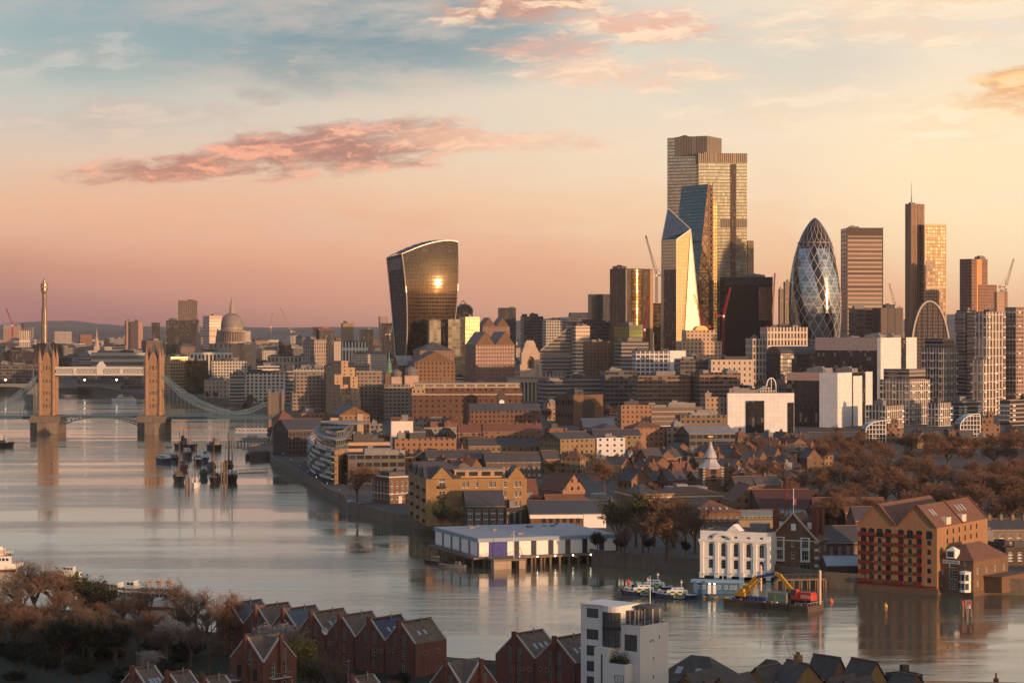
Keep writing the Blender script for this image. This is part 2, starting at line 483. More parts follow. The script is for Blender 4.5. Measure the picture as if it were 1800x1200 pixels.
hills(12800,prof([(100,90,48),(240,200,24),(560,220,20),(1000,160,50),(950,300,20),(1300,300,34),(1680,130,66),(1900,300,50)]),2600)
hills(9500,prof([(60,200,22),(500,300,18),(1100,200,26),(1650,260,30)]),1500)
hz=bpy.data.materials.new('haze');hz.use_nodes=True;hz.node_tree.nodes.clear()
t=NT(hz.node_tree)
pv=t.n('ShaderNodeVolumePrincipled',{'Color':(.90,.84,.86),'Density':1.5e-5,'Anisotropy':0.0})
t.put(t.n('ShaderNodeOutputMaterial').inputs['Volume'],pv.outputs[0])
b=MB()
b.box(-9500,9500,-1200,15200,-4,345,bottom=True)
tag(b.build('haze',hz),kind='stuff')
# ================================================================ building kit
roof_dark=mat('roof_lead_grey',(.075,.072,.074),.8,var=.35,scale=.12)
roof_pale=mat('roof_pale_felt',(.24,.22,.21),.85,var=.3,scale=.12)
roof_slate=mat('roof_slate',(.066,.060,.060),.62,var=.4,scale=.5,streak=True)
roof_tile=mat('roof_brown_tile',(.15,.075,.05),.85,var=.45,scale=.5,streak=True)
roof_red=mat('roof_red_tile',(.155,.07,.048),.85,var=.4,scale=.5,streak=True)
plant_m=mat('rooftop_plant_metal',(.19,.18,.18),.6,var=.3,scale=.4)
brick_brown=mat('brick_brown',(.15,.088,.055),.92,var=.35,scale=.3,streak=True)
brick_yellow=mat('brick_yellow_stock',(.27,.165,.075),.92,var=.35,scale=.3,streak=True)
brick_red=mat('brick_red',(.165,.052,.034),.92,var=.35,scale=.3,streak=True)
brick_dark=mat('brick_sooty',(.085,.062,.05),.92,var=.4,scale=.3,streak=True)
stone_m=mat('portland_stone',(.36,.31,.25),.85,var=.3,scale=.3,streak=True)
white_m=mat('white_render',(.72,.70,.66),.8,var=.09,scale=.3,streak=True)
white_trim=mat('white_painted_timber',(.74,.72,.68),.6,var=.06)
glass_m=mat('window_glass',(.03,.035,.04),.08,var=.4,scale=.8,spec=.9)
glass_near=mat('near_window_glass',(.20,.22,.23),.07,.6,var=.6,scale=.7)
black_m=mat('black_painted_metal',(.025,.025,.027),.55,var=.2)
steel_m=mat('grey_steel',(.22,.22,.23),.5,var=.2)
frame_dark=mat('dark_window_frame',(.04,.04,.042),.6,var=.2)
ridge_m=mat('ridge_tile',(.17,.095,.07),.85);gutter_m=mat('pale_gutter',(.30,.27,.24),.6)
BB=[]
def corner(xl,xc,xr,Y,a,dl=None,dr=None):
 ar=radians(a);xcw=X(xc,Y)
 t1=(xr-900)/F;t0=(xl-900)/F
 lr=dr if dr is not None else(t1*Y-xcw)/max(.08,cos(ar)-t1*sin(ar))
 ll=dl if dl is not None else(xcw-t0*Y)/max(.08,sin(ar)+t0*cos(ar))
 return xcw,max(lr,.5),max(ll,.5)
def roof_on(kind,lr,ll,h,rise,root,rm,wallm,ov=.35,n=3,rnd=None,plant=2,name='roof'):
 """roof over the rectangle [0,lr] x [0,ll] at height h"""
 b=MB()
 if kind=='flat':
  p=min(.5,lr*.08,ll*.08)
  b.box(p,lr-p,p,ll-p,h-.9,h-.35)
  o=b.build(name,rm,root)
  c=MB()
  for(x0,x1,y0,y1) in((0,lr,0,p),(0,lr,ll-p,ll),(0,p,p,ll-p),(lr-p,lr,p,ll-p)):
   c.box(x0,x1,y0,y1,h-.012,h+.14)
  c.build('parapet',rm,root)
  r=rnd or random
  for k in range(plant):
   wx,wy=min(lr*r.uniform(.12,.42),16),min(ll*r.uniform(.2,.5),14)
   x0=r.uniform(p+.6,max(p+.7,lr-wx-p-.6));y0=r.uniform(p+.6,max(p+.7,ll-wy-p-.6))
   hh=r.uniform(1.6,3.8)
   c=MB();c.box(x0,x0+wx,y0,y0+wy,h-.4-.01*k,h+hh-.13*k)
   if r.random()<.5:c.box(x0+wx*.2,x0+wx*.5,y0+wy*.2,y0+wy*.7,h+hh-.2,h+hh+1.1)
   c.build('plant_room',plant_m if r.random()<.6 else rm,root)
  return o
 g=MB()
 if kind=='gx':
  b.face([(-ov,-ov,h-.2),(lr+ov,-ov,h-.2),(lr+ov,ll/2,h+rise),(-ov,ll/2,h+rise)])
  b.face([(lr+ov,ll+ov,h-.2),(-ov,ll+ov,h-.2),(-ov,ll/2,h+rise),(lr+ov,ll/2,h+rise)])
  for x in(0,lr):g.face([(x,0,h),(x,ll,h),(x,ll/2,h+rise-.15)])
 elif kind=='gy':
  b.face([(-ov,ll+ov,h-.2),(-ov,-ov,h-.2),(lr/2,-ov,h+rise),(lr/2,ll+ov,h+rise)])
  b.face([(lr+ov,-ov,h-.2),(lr+ov,ll+ov,h-.2),(lr/2,ll+ov,h+rise),(lr/2,-ov,h+rise)])
  for y in(0,ll):g.face([(0,y,h),(lr,y,h),(lr/2,y,h+rise-.15)])
 elif kind=='hip':
  if lr>=ll:r0,r1=(ll/2,ll/2),(lr-ll/2,ll/2)
  else:r0,r1=(lr/2,lr/2),(lr/2,ll-lr/2)
  c=[(-ov,-ov,h),(lr+ov,-ov,h),(lr+ov,ll+ov,h),(-ov,ll+ov,h)]
  R0,R1=(*r0,h+rise),(*r1,h+rise)
  if lr>=ll:
   b.face([c[0],c[1],R1,R0]);b.face([c[2],c[3],R0,R1]);b.face([c[1],c[2],R1]);b.face([c[3],c[0],R0])
  else:
   b.face([c[0],c[1],R0]);b.face([c[1],c[2],R1,R0]);b.face([c[2],c[3],R1]);b.face([c[3],c[0],R0,R1])
 elif kind in('zx','zy'):
  for k in range(n):
   if kind=='zx':
    w_=lr/n;x0,x1,xm=k*w_,(k+1)*w_,(k+.5)*w_
    b.face([(x0,ll+ov,h),(x0,-ov,h),(xm,-ov,h+rise),(xm,ll+ov,h+rise)])
    b.face([(x1,-ov,h),(x1,ll+ov,h),(xm,ll+ov,h+rise),(xm,-ov,h+rise)])
    for y in(0,ll):g.face([(x0,y,h),(x1,y,h),(xm,y,h+rise-.12)])
   else:
    w_=ll/n;y0,y1,ym=k*w_,(k+1)*w_,(k+.5)*w_
    b.face([(-ov,y0,h),(lr+ov,y0,h),(lr+ov,ym,h+rise),(-ov,ym,h+rise)])
    b.face([(lr+ov,y1,h),(-ov,y1,h),(-ov,ym,h+rise),(lr+ov,ym,h+rise)])
    for x in(0,lr):g.face([(x,y0,h),(x,y1,h),(x,ym,h+rise-.12)])
 elif kind in('bx','by'):
  m=10
  for i in range(m):
   a0,a1=pi*i/m,pi*(i+1)/m
   if kind=='bx':
    f_=lambda a,x:(x,ll/2-cos(a)*ll/2,h+sin(a)*rise)
    b.face([f_(a0,0),f_(a0,lr),f_(a1,lr),f_(a1,0)])
    for x in(0,lr):g.face([f_(a0,x),f_(a1,x),(x,ll/2,h)])
   else:
    f_=lambda a,y:(lr/2-cos(a)*lr/2,y,h+sin(a)*rise)
    b.face([f_(a0,0),f_(a0,ll),f_(a1,ll),f_(a1,0)])
    for y in(0,ll):g.face([f_(a0,y),f_(a1,y),(lr/2,y,h)])
 o=b.build(name,rm,root)
 for k in range(len(g.f)):
  q_=MB();q_.face([g.v[i] for i in g.f[k]])
  if kind[0]!='b':q_.build('gable',wallm,root)
 if kind[0]=='b':g.build('end_wall',wallm,root)
 if kind in('gx','gy') and root.location.y<1500:
  c=MB();c.bar(*(((-ov,ll/2,h+rise+.06),(lr+ov,ll/2,h+rise+.06)) if kind=='gx' else((lr/2,-ov,h+rise+.06),(lr/2,ll+ov,h+rise+.06))),.42,.26);c.build('ridge',ridge_m,root)
  c=MB()
  if kind=='gx':c.bar((-ov,-ov-.08,h-.2),(lr+ov,-ov-.08,h-.2),.18,.2)
  else:c.bar((-ov-.08,-ov,h-.2),(-ov-.08,ll+ov,h-.2),.18,.2)
  c.build('gutter',gutter_m,root)
 return o
def blk(name,label,cat,xs,yt,Y,a,wall,roof='flat',rm=None,rise=5,dl=None,dr=None,zb=LZ,plant=2,yb=None,group=None,n=3,chim=0,reg=True,gm=None):
 xl,xc,xr=xs
 xw,lr,ll=corner(xl,xc,xr,Y,a,dl,dr)
 h=Z(yt,Y)-zb
 rt=thing(name,label,cat,(xw,Y,zb),radians(a),group)
 b=MB();b.prism([(0,0),(lr,0),(lr,ll),(0,ll)],0,h,top=False)
 b.build('wall',wall,rt)
 rnd=random.Random(int(xc*7+yt*13))
 roof_on(roof,lr,ll,h,rise,rt,rm or roof_dark,gm or(wall if not wall.name.startswith('f_') else brick_brown),rnd=rnd,plant=plant,n=n)
 for k in range(chim):
  px_,py_=((k+.5)/chim*lr,ll/2) if lr>=ll else(lr/2,(k+.5)/chim*ll)
  c=MB();top=h+(rise if roof!='flat' else 0)+1.3
  c.box(px_-.5,px_+.5,py_-.9,py_+.9,h-.1,top)
  for q_ in(-.5,0,.5):c.tube((px_,py_+q_,top),(px_,py_+q_,top+.6),.16,n=6)
  c.build('chimney',brick_brown,rt)
 if reg:BB.append((xl,xr,yt-4,yb or yt+45,Y))
 rt['dims']=(lr,ll,h)
 return rt,lr,ll,h
def TR(u,z,d_=0.0):return(u,d_,z)
def TL(u,z,d_=0.0):return(d_,u,z)
def openwall(b,T,u0,u1,z0,z1,ops,depth=.25,mi=0):
 rect=[(uc-w_/2,uc+w_/2,zb,zb+h_,ar) for(uc,zb,w_,h_,ar) in ops]
 us=sorted({u0,u1,*[r[0] for r in rect],*[r[1] for r in rect]})
 zs=sorted({z0,z1,*[r[2] for r in rect],*[r[3] for r in rect]})
 us=[u for i,u in enumerate(us) if u0<=u<=u1 and(i==0 or u-us[i-1]>1e-5)]
 zs=[z for i,z in enumerate(zs) if z0<=z<=z1 and(i==0 or z-zs[i-1]>1e-5)]
 for j in range(len(zs)-1):
  zc=(zs[j]+zs[j+1])/2
  act=[r for r in rect if r[2]<zc<r[3]]
  st=None
  for i in range(len(us)-1):
   uc=(us[i]+us[i+1])/2
   hole=any(r[0]<uc<r[1] for r in act)
   if not hole and st is None:st=us[i]
   if(hole or i==len(us)-2) and st is not None:
    e=us[i] if hole else us[i+1]
    b.face([T(st,zs[j]),T(e,zs[j]),T(e,zs[j+1]),T(st,zs[j+1])],[(st,zs[j]),(e,zs[j]),(e,zs[j+1]),(st,zs[j+1])],mi)
    st=None
 for(a0,a1,b0,b1,ar) in rect:
  for(p,q2) in(((a0,b0),(a1,b0)),((a0,b1),(a1,b1)),((a0,b0),(a0,b1)),((a1,b0),(a1,b1))):
   b.face([T(*p),T(*q2),T(*q2,depth),T(*p,depth)],[(0,0),(1,0),(1,.2),(0,.2)],mi)
  if ar:
   m=6;uc=(a0+a1)/2;hw=(a1-a0)/2
   for i in range(m):
    t0,t1=pi*i/m,pi*(i+1)/m
    q0=(uc-cos(t0)*hw,b1-ar+sin(t0)*ar);q1=(uc-cos(t1)*hw,b1-ar+sin(t1)*ar)
    b.face([T(*q0),T(*q1),T(q1[0],b1),T(q0[0],b1)],[q0,q1,(q1[0],b1),(q0[0],b1)],mi)
    b.face([T(*q0),T(*q1),T(*q1,depth),T(*q0,depth)],[q0,q1,q1,q0],mi)
WCACHE={}
def win_mesh(w_,h_,fm,nx=2,nz=3,t_=.07,gm=None,rec=.16):
 key=(round(w_,2),round(h_,2),fm.name,nx,nz,t_,(gm or glass_m).name)
 if key in WCACHE:return WCACHE[key]
 b=MB()
 x0,x1=-w_/2,w_/2
 b.face([(x0,rec+.05,0),(x1,rec+.05,0),(x1,rec+.05,h_),(x0,rec+.05,h_)],None,1)
 for(xa,xb,za,zc) in((x0,x0+t_,0,h_),(x1-t_,x1,0,h_),(x0+t_,x1-t_,0,t_),(x0+t_,x1-t_,h_-t_,h_)):
  b.box(xa,xb,rec-.04,rec+.04,za,zc,0,True)
 for i in range(1,nx):b.box(x0+w_*i/nx-t_*.3,x0+w_*i/nx+t_*.3,rec-.01,rec+.035,t_,h_-t_,0)
 for i in range(1,nz):b.box(x0+t_,x1-t_,rec,rec+.03,h_*i/nz-t_*.3,h_*i/nz+t_*.3,0,True)
 me=b.mesh('window',[fm,gm or glass_m])
 WCACHE[key]=me
 return me
def sill_mesh(w_,fm):
 key=('sill',round(w_,2),fm.name)
 if key not in WCACHE:
  b=MB();b.box(-w_/2-.12,w_/2+.12,-.14,.12,-.16,-.005,0,True);WCACHE[key]=b.mesh('sill',fm)
 return WCACHE[key]
def put_windows(rt,side,ops,fm,nx=2,nz=3,t_=.08,gm=None,sill=None,name='window',off=0.0):
 for(uc,zb_,w_,h_,ar) in ops:
  me=win_mesh(w_,h_,fm,nx,nz,t_,gm)
  o=inst(name,me,rt,(uc,off,zb_) if side=='R' else(off,uc,zb_),0 if side=='R' else-pi/2)
  if sill:inst('sill',sill_mesh(w_,sill),o,(0,0,0))
def grid_ops(us,zs,w_,h_,ar=0.0):return[(u,z,w_,h_,ar) for z in zs for u in us]
def house(name,label,cat,xs,yt,Y,a,wallm,opsR,opsL,roof='gx',rm=None,rise=4,dl=None,dr=None,zb=LZ,fm=None,nx=2,nz=3,sill=None,chim=0,group=None,yb=None,gm=None,depth=.25,t_=.08,n=3,plant=1,gwin=None):
 """building with real window openings; opsR/opsL are callables (length, height) -> openings"""
 xl,xc,xr=xs
 xw,lr,ll=corner(xl,xc,xr,Y,a,dl,dr)
 h=Z(yt,Y)-zb
 rt=thing(name,label,cat,(xw,Y,zb),radians(a),group)
 oR,oL=(opsR(lr,h) if opsR else[]),(opsL(ll,h) if opsL else[])
 b=MB()
 openwall(b,TR,0,lr,0,h,oR,depth);openwall(b,TL,0,ll,0,h,oL,depth)
 b.face([(lr,0,0),(lr,ll,0),(lr,ll,h),(lr,0,h)]);b.face([(0,ll,0),(lr,ll,0),(lr,ll,h),(0,ll,h)])
 b.face([(0,0,.0),(lr,0,0),(lr,ll,0),(0,ll,0)])
 b.build('wall',wallm,rt)
 put_windows(rt,'R',oR,fm or white_trim,nx,nz,t_,gm,sill);put_windows(rt,'L',oL,fm or white_trim,nx,nz,t_,gm,sill)
 roof_on(roof,lr,ll,h,rise,rt,rm or roof_slate,wallm,rnd=random.Random(int(xc)),plant=plant,n=n)
 for k in range(chim):
  px_,py_=((k+.5)/chim*lr,ll/2) if lr>=ll else(lr/2,(k+.5)/chim*ll)
  c=MB();top=h+rise+1.4
  c.box(px_-.55,px_+.55,py_-.8,py_+.8,h-.1,top)
  for q_ in(-.45,0,.45):c.tube((px_,py_+q_,top),(px_,py_+q_,top+.6),.16,n=6)
  c.build('chimney',wallm,rt)
 BB.append((xl,xr,yt-4,yb or yt+60,Y))
 return rt,lr,ll,h
def spread(L,n,m=None):
 m=L/n/2 if m is None else m
 return[m+(L-2*m)*i/max(1,n-1) for i in range(n)]
def R(n,nz,w_,h_,z0=1.4,top=1.0,ar=0.0,m=None):
 """openings: n columns, nz rows"""
 def f(L,H):
  st=(H-z0-top)/nz
  ww=min(w_,L/n*.75)
  return grid_ops(spread(L,n,m),[z0+st*k+(st-h_)*.3 for k in range(nz)],ww,min(h_,st*.8),ar)
 return f
def crane(label,px0,py0,pxm,pym,pxj,pyj,Y,colr,yb):
 """luffing tower crane: mast from (px0, yb) up to (pxm, pym), jib to (pxj, pyj)"""
 base=Vector((X(px0,Y),Y,max(4,Z(yb,Y))))
 m1=Vector((X(pxm,Y),Y,Z(pym,Y)));j1=Vector((X(pxj,Y),Y,Z(pyj,Y)))
 rt=thing('tower_crane',label,'crane',base)
 def lattice(p,q2,wd,name):
  b=MB();p,q2=p-base,q2-base
  dd=(q2-p);L=dd.length;dd=dd/L
  sx=dd.cross(Vector((0,1,0))).normalized()*wd/2;sy=Vector((0,wd/2,0))
  cs=[sx+sy,sx-sy,-sx-sy,-sx+sy]
  n_=max(3,int(L/(wd*1.3)))
  for c in cs:b.bar(p+c,q2+c*.6,wd*.17,wd*.17)
  for i in range(n_):
   A,B=p+dd*L*i/n_,p+dd*L*(i+1)/n_
   for k in range(4):b.bar(A+cs[k],B+cs[(k+1)%4],wd*.12,wd*.12)
  b.build(name,colr,rt)
 lattice(base,m1,2.2,'mast');lattice(m1,j1,1.8,'jib')
 b=MB();dd=(j1-m1).normalized();back=m1-base-Vector((dd.x,0,0)).normalized()*7+Vector((0,0,1.5))
 b.bar(m1-base,back,2.0,1.4);b.box(back.x-1.4,back.x+1.4,-1.3,1.3,back.z-2.6,back.z+.4,bottom=True)
 b.build('counter_jib',colr,rt)
 b=MB();b.box(m1.x-base.x-1.1,m1.x-base.x+1.1,-1.8,1.0,m1.z-base.z-1,m1.z-base.z+1.5,bottom=True)
 b.build('cab',white_trim,rt)
 b=MB();ap=m1-base+Vector((-dd.x*3,0,9));b.tube(m1-base,ap,.35,n=4);b.tube(ap,j1-base,.14,n=4);b.tube(ap,back,.14,n=4)
 b.build('pendant_line',colr,rt)
 return rt
 # ================================================================ city towers
gl_bronze=(.42,.30,.16);
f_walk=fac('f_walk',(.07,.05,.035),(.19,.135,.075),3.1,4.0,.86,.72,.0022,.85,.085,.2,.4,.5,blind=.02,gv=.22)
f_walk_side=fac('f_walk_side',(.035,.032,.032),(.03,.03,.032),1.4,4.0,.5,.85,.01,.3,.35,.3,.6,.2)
def curved_tower():
 Y=2450.0
 a=22.5
 rt=thing('curved_skyscraper','top-heavy curved glass skyscraper flaring towards its arched roof, reflecting the sun','skyscraper',(X(727,Y),Y,LZ),radians(a))
 zt0=Z(446,Y)-LZ
 ar=radians(a)
 def prof(t):
  xc=727-18*t**1.5-0*t
  xr=797+12.5*t**.9
  xl=700-20*t**1.25
  return xl,xc,xr
 zhot=Z(487,Y)-LZ
 def front(s,z):
  sx=(s-.52)
  k=.0026
  return 11.0*sx*sx+k*(z-zhot)**2+.028*(z-zhot)
 ns,nt=16,22
 x00=X(727,Y)
 def topz(s):return zt0+(Z(421,Y)-Z(446,Y))*sin(min(1,s/.86)*pi/2)**1.0-(1.6 if s>.86 else 0)*((s-.86)/.14)**2
 def pt(s,t,side,off=0.0):
  xl,xc,xr=prof(t)
  xw,lr,ll=corner(xl,xc,xr,Y,a)
  ox=(xw-x00)*cos(ar);oy=-(xw-x00)*sin(ar)
  if side=='F':
   z=topz(s)*t
   return(ox+lr*s,oy+front(s,z)-off,z)
  if side=='L':
   z=(zt0+(Z(450,Y)-Z(446,Y))*s*1.2-0.0*s)*t
   return(ox+1.2*sin(pi*s)*0-off,oy+front(0,zt0*t)*(1-s)+ll*s,z)
 b=MB()
 for j in range(nt):
  for i in range(ns):
   q4=[pt(i/ns,j/nt,'F'),pt((i+1)/ns,j/nt,'F'),pt((i+1)/ns,(j+1)/nt,'F'),pt(i/ns,(j+1)/nt,'F')]
   b.face(q4,[(p_[0],p_[2]) for p_ in q4])
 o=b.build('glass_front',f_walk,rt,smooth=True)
 import bmesh
 bm_=bmesh.new();bm_.from_mesh(o.data);bmesh.ops.remove_doubles(bm_,verts=bm_.verts,dist=.001);bm_.to_mesh(o.data);bm_.free();o.data.shade_smooth()
 b=MB()
 for j in range(nt):
  for i in range(6):
   q4=[pt(i/6,j/nt,'L'),pt((i+1)/6,j/nt,'L'),pt((i+1)/6,(j+1)/nt,'L'),pt(i/6,(j+1)/nt,'L')]
   b.face(q4,[(p_[1],p_[2]) for p_ in q4])
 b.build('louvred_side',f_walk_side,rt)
 b=MB()
 for j in range(nt):
  t0,t1=j/nt,(j+1)/nt
  A0,A1=pt(1,t0,'F'),pt(1,t1,'F');L0,L1=pt(1,t0,'L'),pt(1,t1,'L')
  B0=(A0[0],L0[1],A0[2]);B1=(A1[0],L1[1],A1[2])
  b.face([A0,B0,B1,A1]);b.face([L0,B0,B1,L1])
 b.build('rear_wall',f_walk_side,rt)
 b=MB();rb=MB()
 for i in range(ns):
  p0,p1=pt(i/ns,1,'F'),pt((i+1)/ns,1,'F')
  Lb=pt(1,1,'L')
  q0=(p0[0]*.97+Lb[0]*.03,Lb[1],p0[2]+(Lb[2]-pt(0,1,'F')[2])+2.6*sin(pi*min(1,i/ns*1.2))*.4)
  q1=(p1[0]*.97+Lb[0]*.03,Lb[1],p1[2]+(Lb[2]-pt(0,1,'F')[2])+2.6*sin(pi*min(1,(i+1)/ns*1.2))*.4)
  m0=tuple((p0[k]+q0[k])/2+(2.5 if k==2 else 0) for k in range(3));m1=tuple((p1[k]+q1[k])/2+(2.5 if k==2 else 0) for k in range(3))
  b.face([p0,p1,m1,m0]);b.face([m0,m1,q1,q0])
  if i%2==0:rb.bar(p0,m0,.5,.8);rb.bar(m0,q0,.5,.8)
 b.build('roof',roof_dark,rt)
 rim=mat('pale_metal_rim',(.5,.44,.38),.4,.3,var=.1)
 rb.build('roof_rib',rim,rt)
 b=MB()
 for j in range(nt):
  b.bar(pt(0,j/nt,'F',.3),pt(0,(j+1)/nt,'F',.3),1.1,1.1)
  b.bar(pt(1,j/nt,'F',.3),pt(1,(j+1)/nt,'F',.3),.8,.8)
  b.bar(pt(1,j/nt,'L',.3),pt(1,(j+1)/nt,'L',.3),.9,.9)
 for i in range(ns):b.bar(pt(i/ns,1,'F',.4),pt((i+1)/ns,1,'F',.4),.9,.9)
 for i in range(6):b.bar(pt(i/6,1,'L',.3),pt((i+1)/6,1,'L',.3),.9,.9)
 b.build('rim',rim,rt)
 b=MB()
 for i in range(1,40):
  for j in range(0,nt,2):
   b.bar(pt(i/40,j/nt,'F',.25),pt(i/40,(j+2)/nt,'F',.25),.18,.5)
 tag(b.build('fin',mat('bronze_fin',(.12,.085,.06),.5,.4),rt),kind='stuff')
 b=MB();p,q2=pt(.08,.90,'L',.5),pt(.92,.90,'L',.5);p1,q1=pt(.08,.975,'L',.5),pt(.92,.975,'L',.5)
 b.face([p,q2,q1,p1],[(0,0),(20,0),(20,9),(0,9)])
 b.build('sky_garden_glazing',fac('f_sky',(.25,.2,.18),(.16,.15,.15),2.5,9,.8,.8,.01,.6,.2),rt)
 BB.append((680,808,420,606,Y))
curved_tower()
bm=bpy.data.materials.new('diagrid_glass');bm.use_nodes=True;bm.node_tree.nodes.clear()
t=NT(bm.node_tree)
s3=t.n('ShaderNodeSeparateXYZ');t.put(s3.inputs[0],t.n('ShaderNodeTexCoord').outputs['UV'])
un,vn=s3.outputs[0],s3.outputs[1]
va=t.m('DIVIDE',vn,17.0)
d1=t.m('ABSOLUTE',t.m('SUBTRACT',t.m('FRACT',t.m('ADD',t.m('MULTIPLY',un,18.0),va)),.5))
d2=t.m('ABSOLUTE',t.m('SUBTRACT',t.m('FRACT',t.m('SUBTRACT',t.m('MULTIPLY',un,18.0),va)),.5))
ln=t.m('MAXIMUM',t.m('GREATER_THAN',d1,.455),t.m('GREATER_THAN',d2,.455))
fl=t.m('LESS_THAN',t.m('FRACT',t.m('DIVIDE',vn,4.1)),.18)
spi=t.m('FRACT',t.m('ADD',t.m('ADD',t.m('MULTIPLY',un,6.0),t.m('DIVIDE',vn,118.0)),.52))
band=t.m('LESS_THAN',spi,.33)
cap=t.m('GREATER_THAN',vn,164.0)
wn_=t.n('ShaderNodeTexWhiteNoise',noise_dimensions='3D')
t.put(wn_.inputs['Vector'],t.xyz(t.m('FLOOR',t.m('ADD',t.m('MULTIPLY',un,18.0),va)),t.m('FLOOR',t.m('SUBTRACT',t.m('MULTIPLY',un,18.0),va)),t.m('FLOOR',t.m('DIVIDE',vn,4.1))))
gcol=t.mix(band,(.30,.36,.40),(.035,.04,.05))
gcol=t.mix(cap,gcol,(.07,.045,.04))
gv2=t.m('ADD',.55,t.m('MULTIPLY',wn_.outputs[0],.7))
gcol=t.mix(1.0,gcol,t.xyz(gv2,gv2,gv2),'MULTIPLY')
gcol=t.mix(t.m('MULTIPLY',fl,.6),gcol,(.05,.05,.055))
gcol=t.mix(t.m('MULTIPLY',ln,.85),gcol,(.42,.38,.33))
geo=t.n('ShaderNodeNewGeometry').outputs['Normal']
v1=t.n('ShaderNodeVectorMath',operation='SUBTRACT');t.put(v1.inputs[0],wn_.outputs['Color']);v1.inputs[1].default_value=(.5,.5,.5)
v2=t.n('ShaderNodeVectorMath',operation='SCALE');t.put(v2.inputs[0],v1.outputs[0]);v2.inputs['Scale'].default_value=.05
v3=t.n('ShaderNodeVectorMath',operation='ADD');t.put(v3.inputs[0],geo);t.put(v3.inputs[1],v2.outputs[0])
v4=t.n('ShaderNodeVectorMath',operation='NORMALIZE');t.put(v4.inputs[0],v3.outputs[0])
pb=t.n('ShaderNodeBsdfPrincipled',{'Base Color':gcol,'Metallic':t.mixf(ln,.72,.1),'Roughness':t.mixf(ln,.13,.5),'Normal':v4.outputs[0]})
t.put(t.n('ShaderNodeOutputMaterial').inputs[0],pb.outputs[0])
def bullet_tower():
 Y=2600.0;rt=thing('bullet_shaped_tower','bullet-shaped glass tower with dark bands spiralling round its diamond panes','skyscraper',(X(1432.5,Y),Y,LZ),radians(-60))
 pf=[(625,37),(606,40),(590,43),(573,45),(553,46),(530,46),(510,45.4),(490,43.6),(470,40.6),(453,37.2),(440,33.4),(430,30.2),(424,28),(415,24.4),(405,19.4),(396,13.6),(390,9.2),(386,5.4),(383.5,2.2),(383,0)]
 n=72;pts=[(hw*Y/F,Z(py,Y)-LZ) for py,hw in pf]
 pts=[(pts[0][0],0)]+pts
 fine=[]
 for k in range(len(pts)-1):
  for j in range(2):fine.append(tuple(pts[k][i]*(1-j/2)+pts[k+1][i]*j/2 for i in range(2)))
 fine.append(pts[-1])
 b=MB()
 vs=[]
 for k in range(len(fine)-1):
  (r0,z0),(r1,z1)=fine[k],fine[k+1]
  for i in range(n):
   a0,a1=2*pi*i/n,2*pi*(i+1)/n
   b.face([(r0*cos(a0),r0*sin(a0),z0),(r0*cos(a1),r0*sin(a1),z0),(r1*cos(a1),r1*sin(a1),z1),(r1*cos(a0),r1*sin(a0),z1)],
[(i/n,z0),((i+1)/n,z0),((i+1)/n,z1),(i/n,z1)])
 o=b.build('glass_skin',bm,rt)
 import bmesh
 q_=bmesh.new();q_.from_mesh(o.data);bmesh.ops.remove_doubles(q_,verts=q_.verts,dist=.002);q_.to_mesh(o.data);q_.free();o.data.shade_smooth()
 b=MB();zc=Z(427,Y)-LZ;rc_=29.4*Y/F
 b.lathe([(rc_-.6,zc-.5),(rc_+.8,zc-.5),(rc_+.8,zc+.5),(rc_-.6,zc+.5)],48);b.build('ring',steel_m,rt)
 BB.append((1388,1478,383,605,Y))
bullet_tower()
f_tall_a=fac('f_tall_a',(.11,.10,.08),(.42,.41,.34),3.0,4.1,.92,.80,.005,.85,.07,.3,.35,.5,blind=.03,gv=.4)
f_tall_b=fac('f_tall_b',(.15,.115,.08),(.62,.54,.41),3.0,4.1,.92,.80,.006,.85,.07,.3,.35,.5,blind=.03,gv=.4)
f_louver=fac('f_louver',(.30,.24,.17),(.05,.045,.04),2.2,60,.5,2,.0,.1,.5)
f_louver2=fac('f_louver2',(.36,.27,.17),(.06,.045,.04),2.6,60,.5,2,.0,.1,.5)
def tallest():
 Y=2850.0
 rt,lr,ll,h=blk('glass_skyscraper','tallest glass skyscraper of the cluster, made of two staggered slabs','skyscraper',(1173,1243,1274),240,Y,62,f_tall_a,dr=46,plant=1,yb=600)
 b=MB();b.prism([(-.3,-.3),(lr+.3,-.3),(lr+.3,ll*.8),(-.3,ll*.8)],h-24,h+.8,top=False);b.build('louvre_crown',f_louver,rt)
 xw,lr2,ll2=corner(1221,1228,1313,2835,5)
 h2=Z(270,2835)-LZ
 ox,oy=xw-rt.location.x,2835-Y
 ca,sa=cos(-radians(62)),sin(-radians(62))
 lo=(ox*ca-oy*sa,ox*sa+oy*ca,0)
 b=MB();b.prism([(0,0),(lr2,0),(lr2,26),(0,26)],0,h2,top=True);o=b.build('lower_slab',f_tall_b,rt,lo,radians(5-62))
 b=MB();b.prism([(-.2,-.35),(lr2+.2,-.35),(lr2+.2,26),(-.2,26)],h2-11,h2+.6,top=False);b.build('louvre_crown',f_louver2,rt,lo,radians(5-62))
 zb1,zb2=Z(400,2835),Z(384,2835)
 b=MB();b.box(lr2*.45,lr2+.2,-.3,20,zb1-4,zb2-4,bottom=True);b.build('louvre_band',f_louver,rt,lo,radians(5-62))
 b=MB();b.box(lr2*.655,lr2*.775,-.55,4,20,h2-13);b.build('dark_recess',fac('f_dk',(.09,.065,.05),(.07,.05,.04),2,4.1,.6,.8,.0,.5,.3),rt,lo,radians(5-62))
 b=MB();b.box(8,20,6,18,h2+.1,h2+2.5);b.build('plant_room',plant_m,rt,lo,radians(5-62))
tallest()
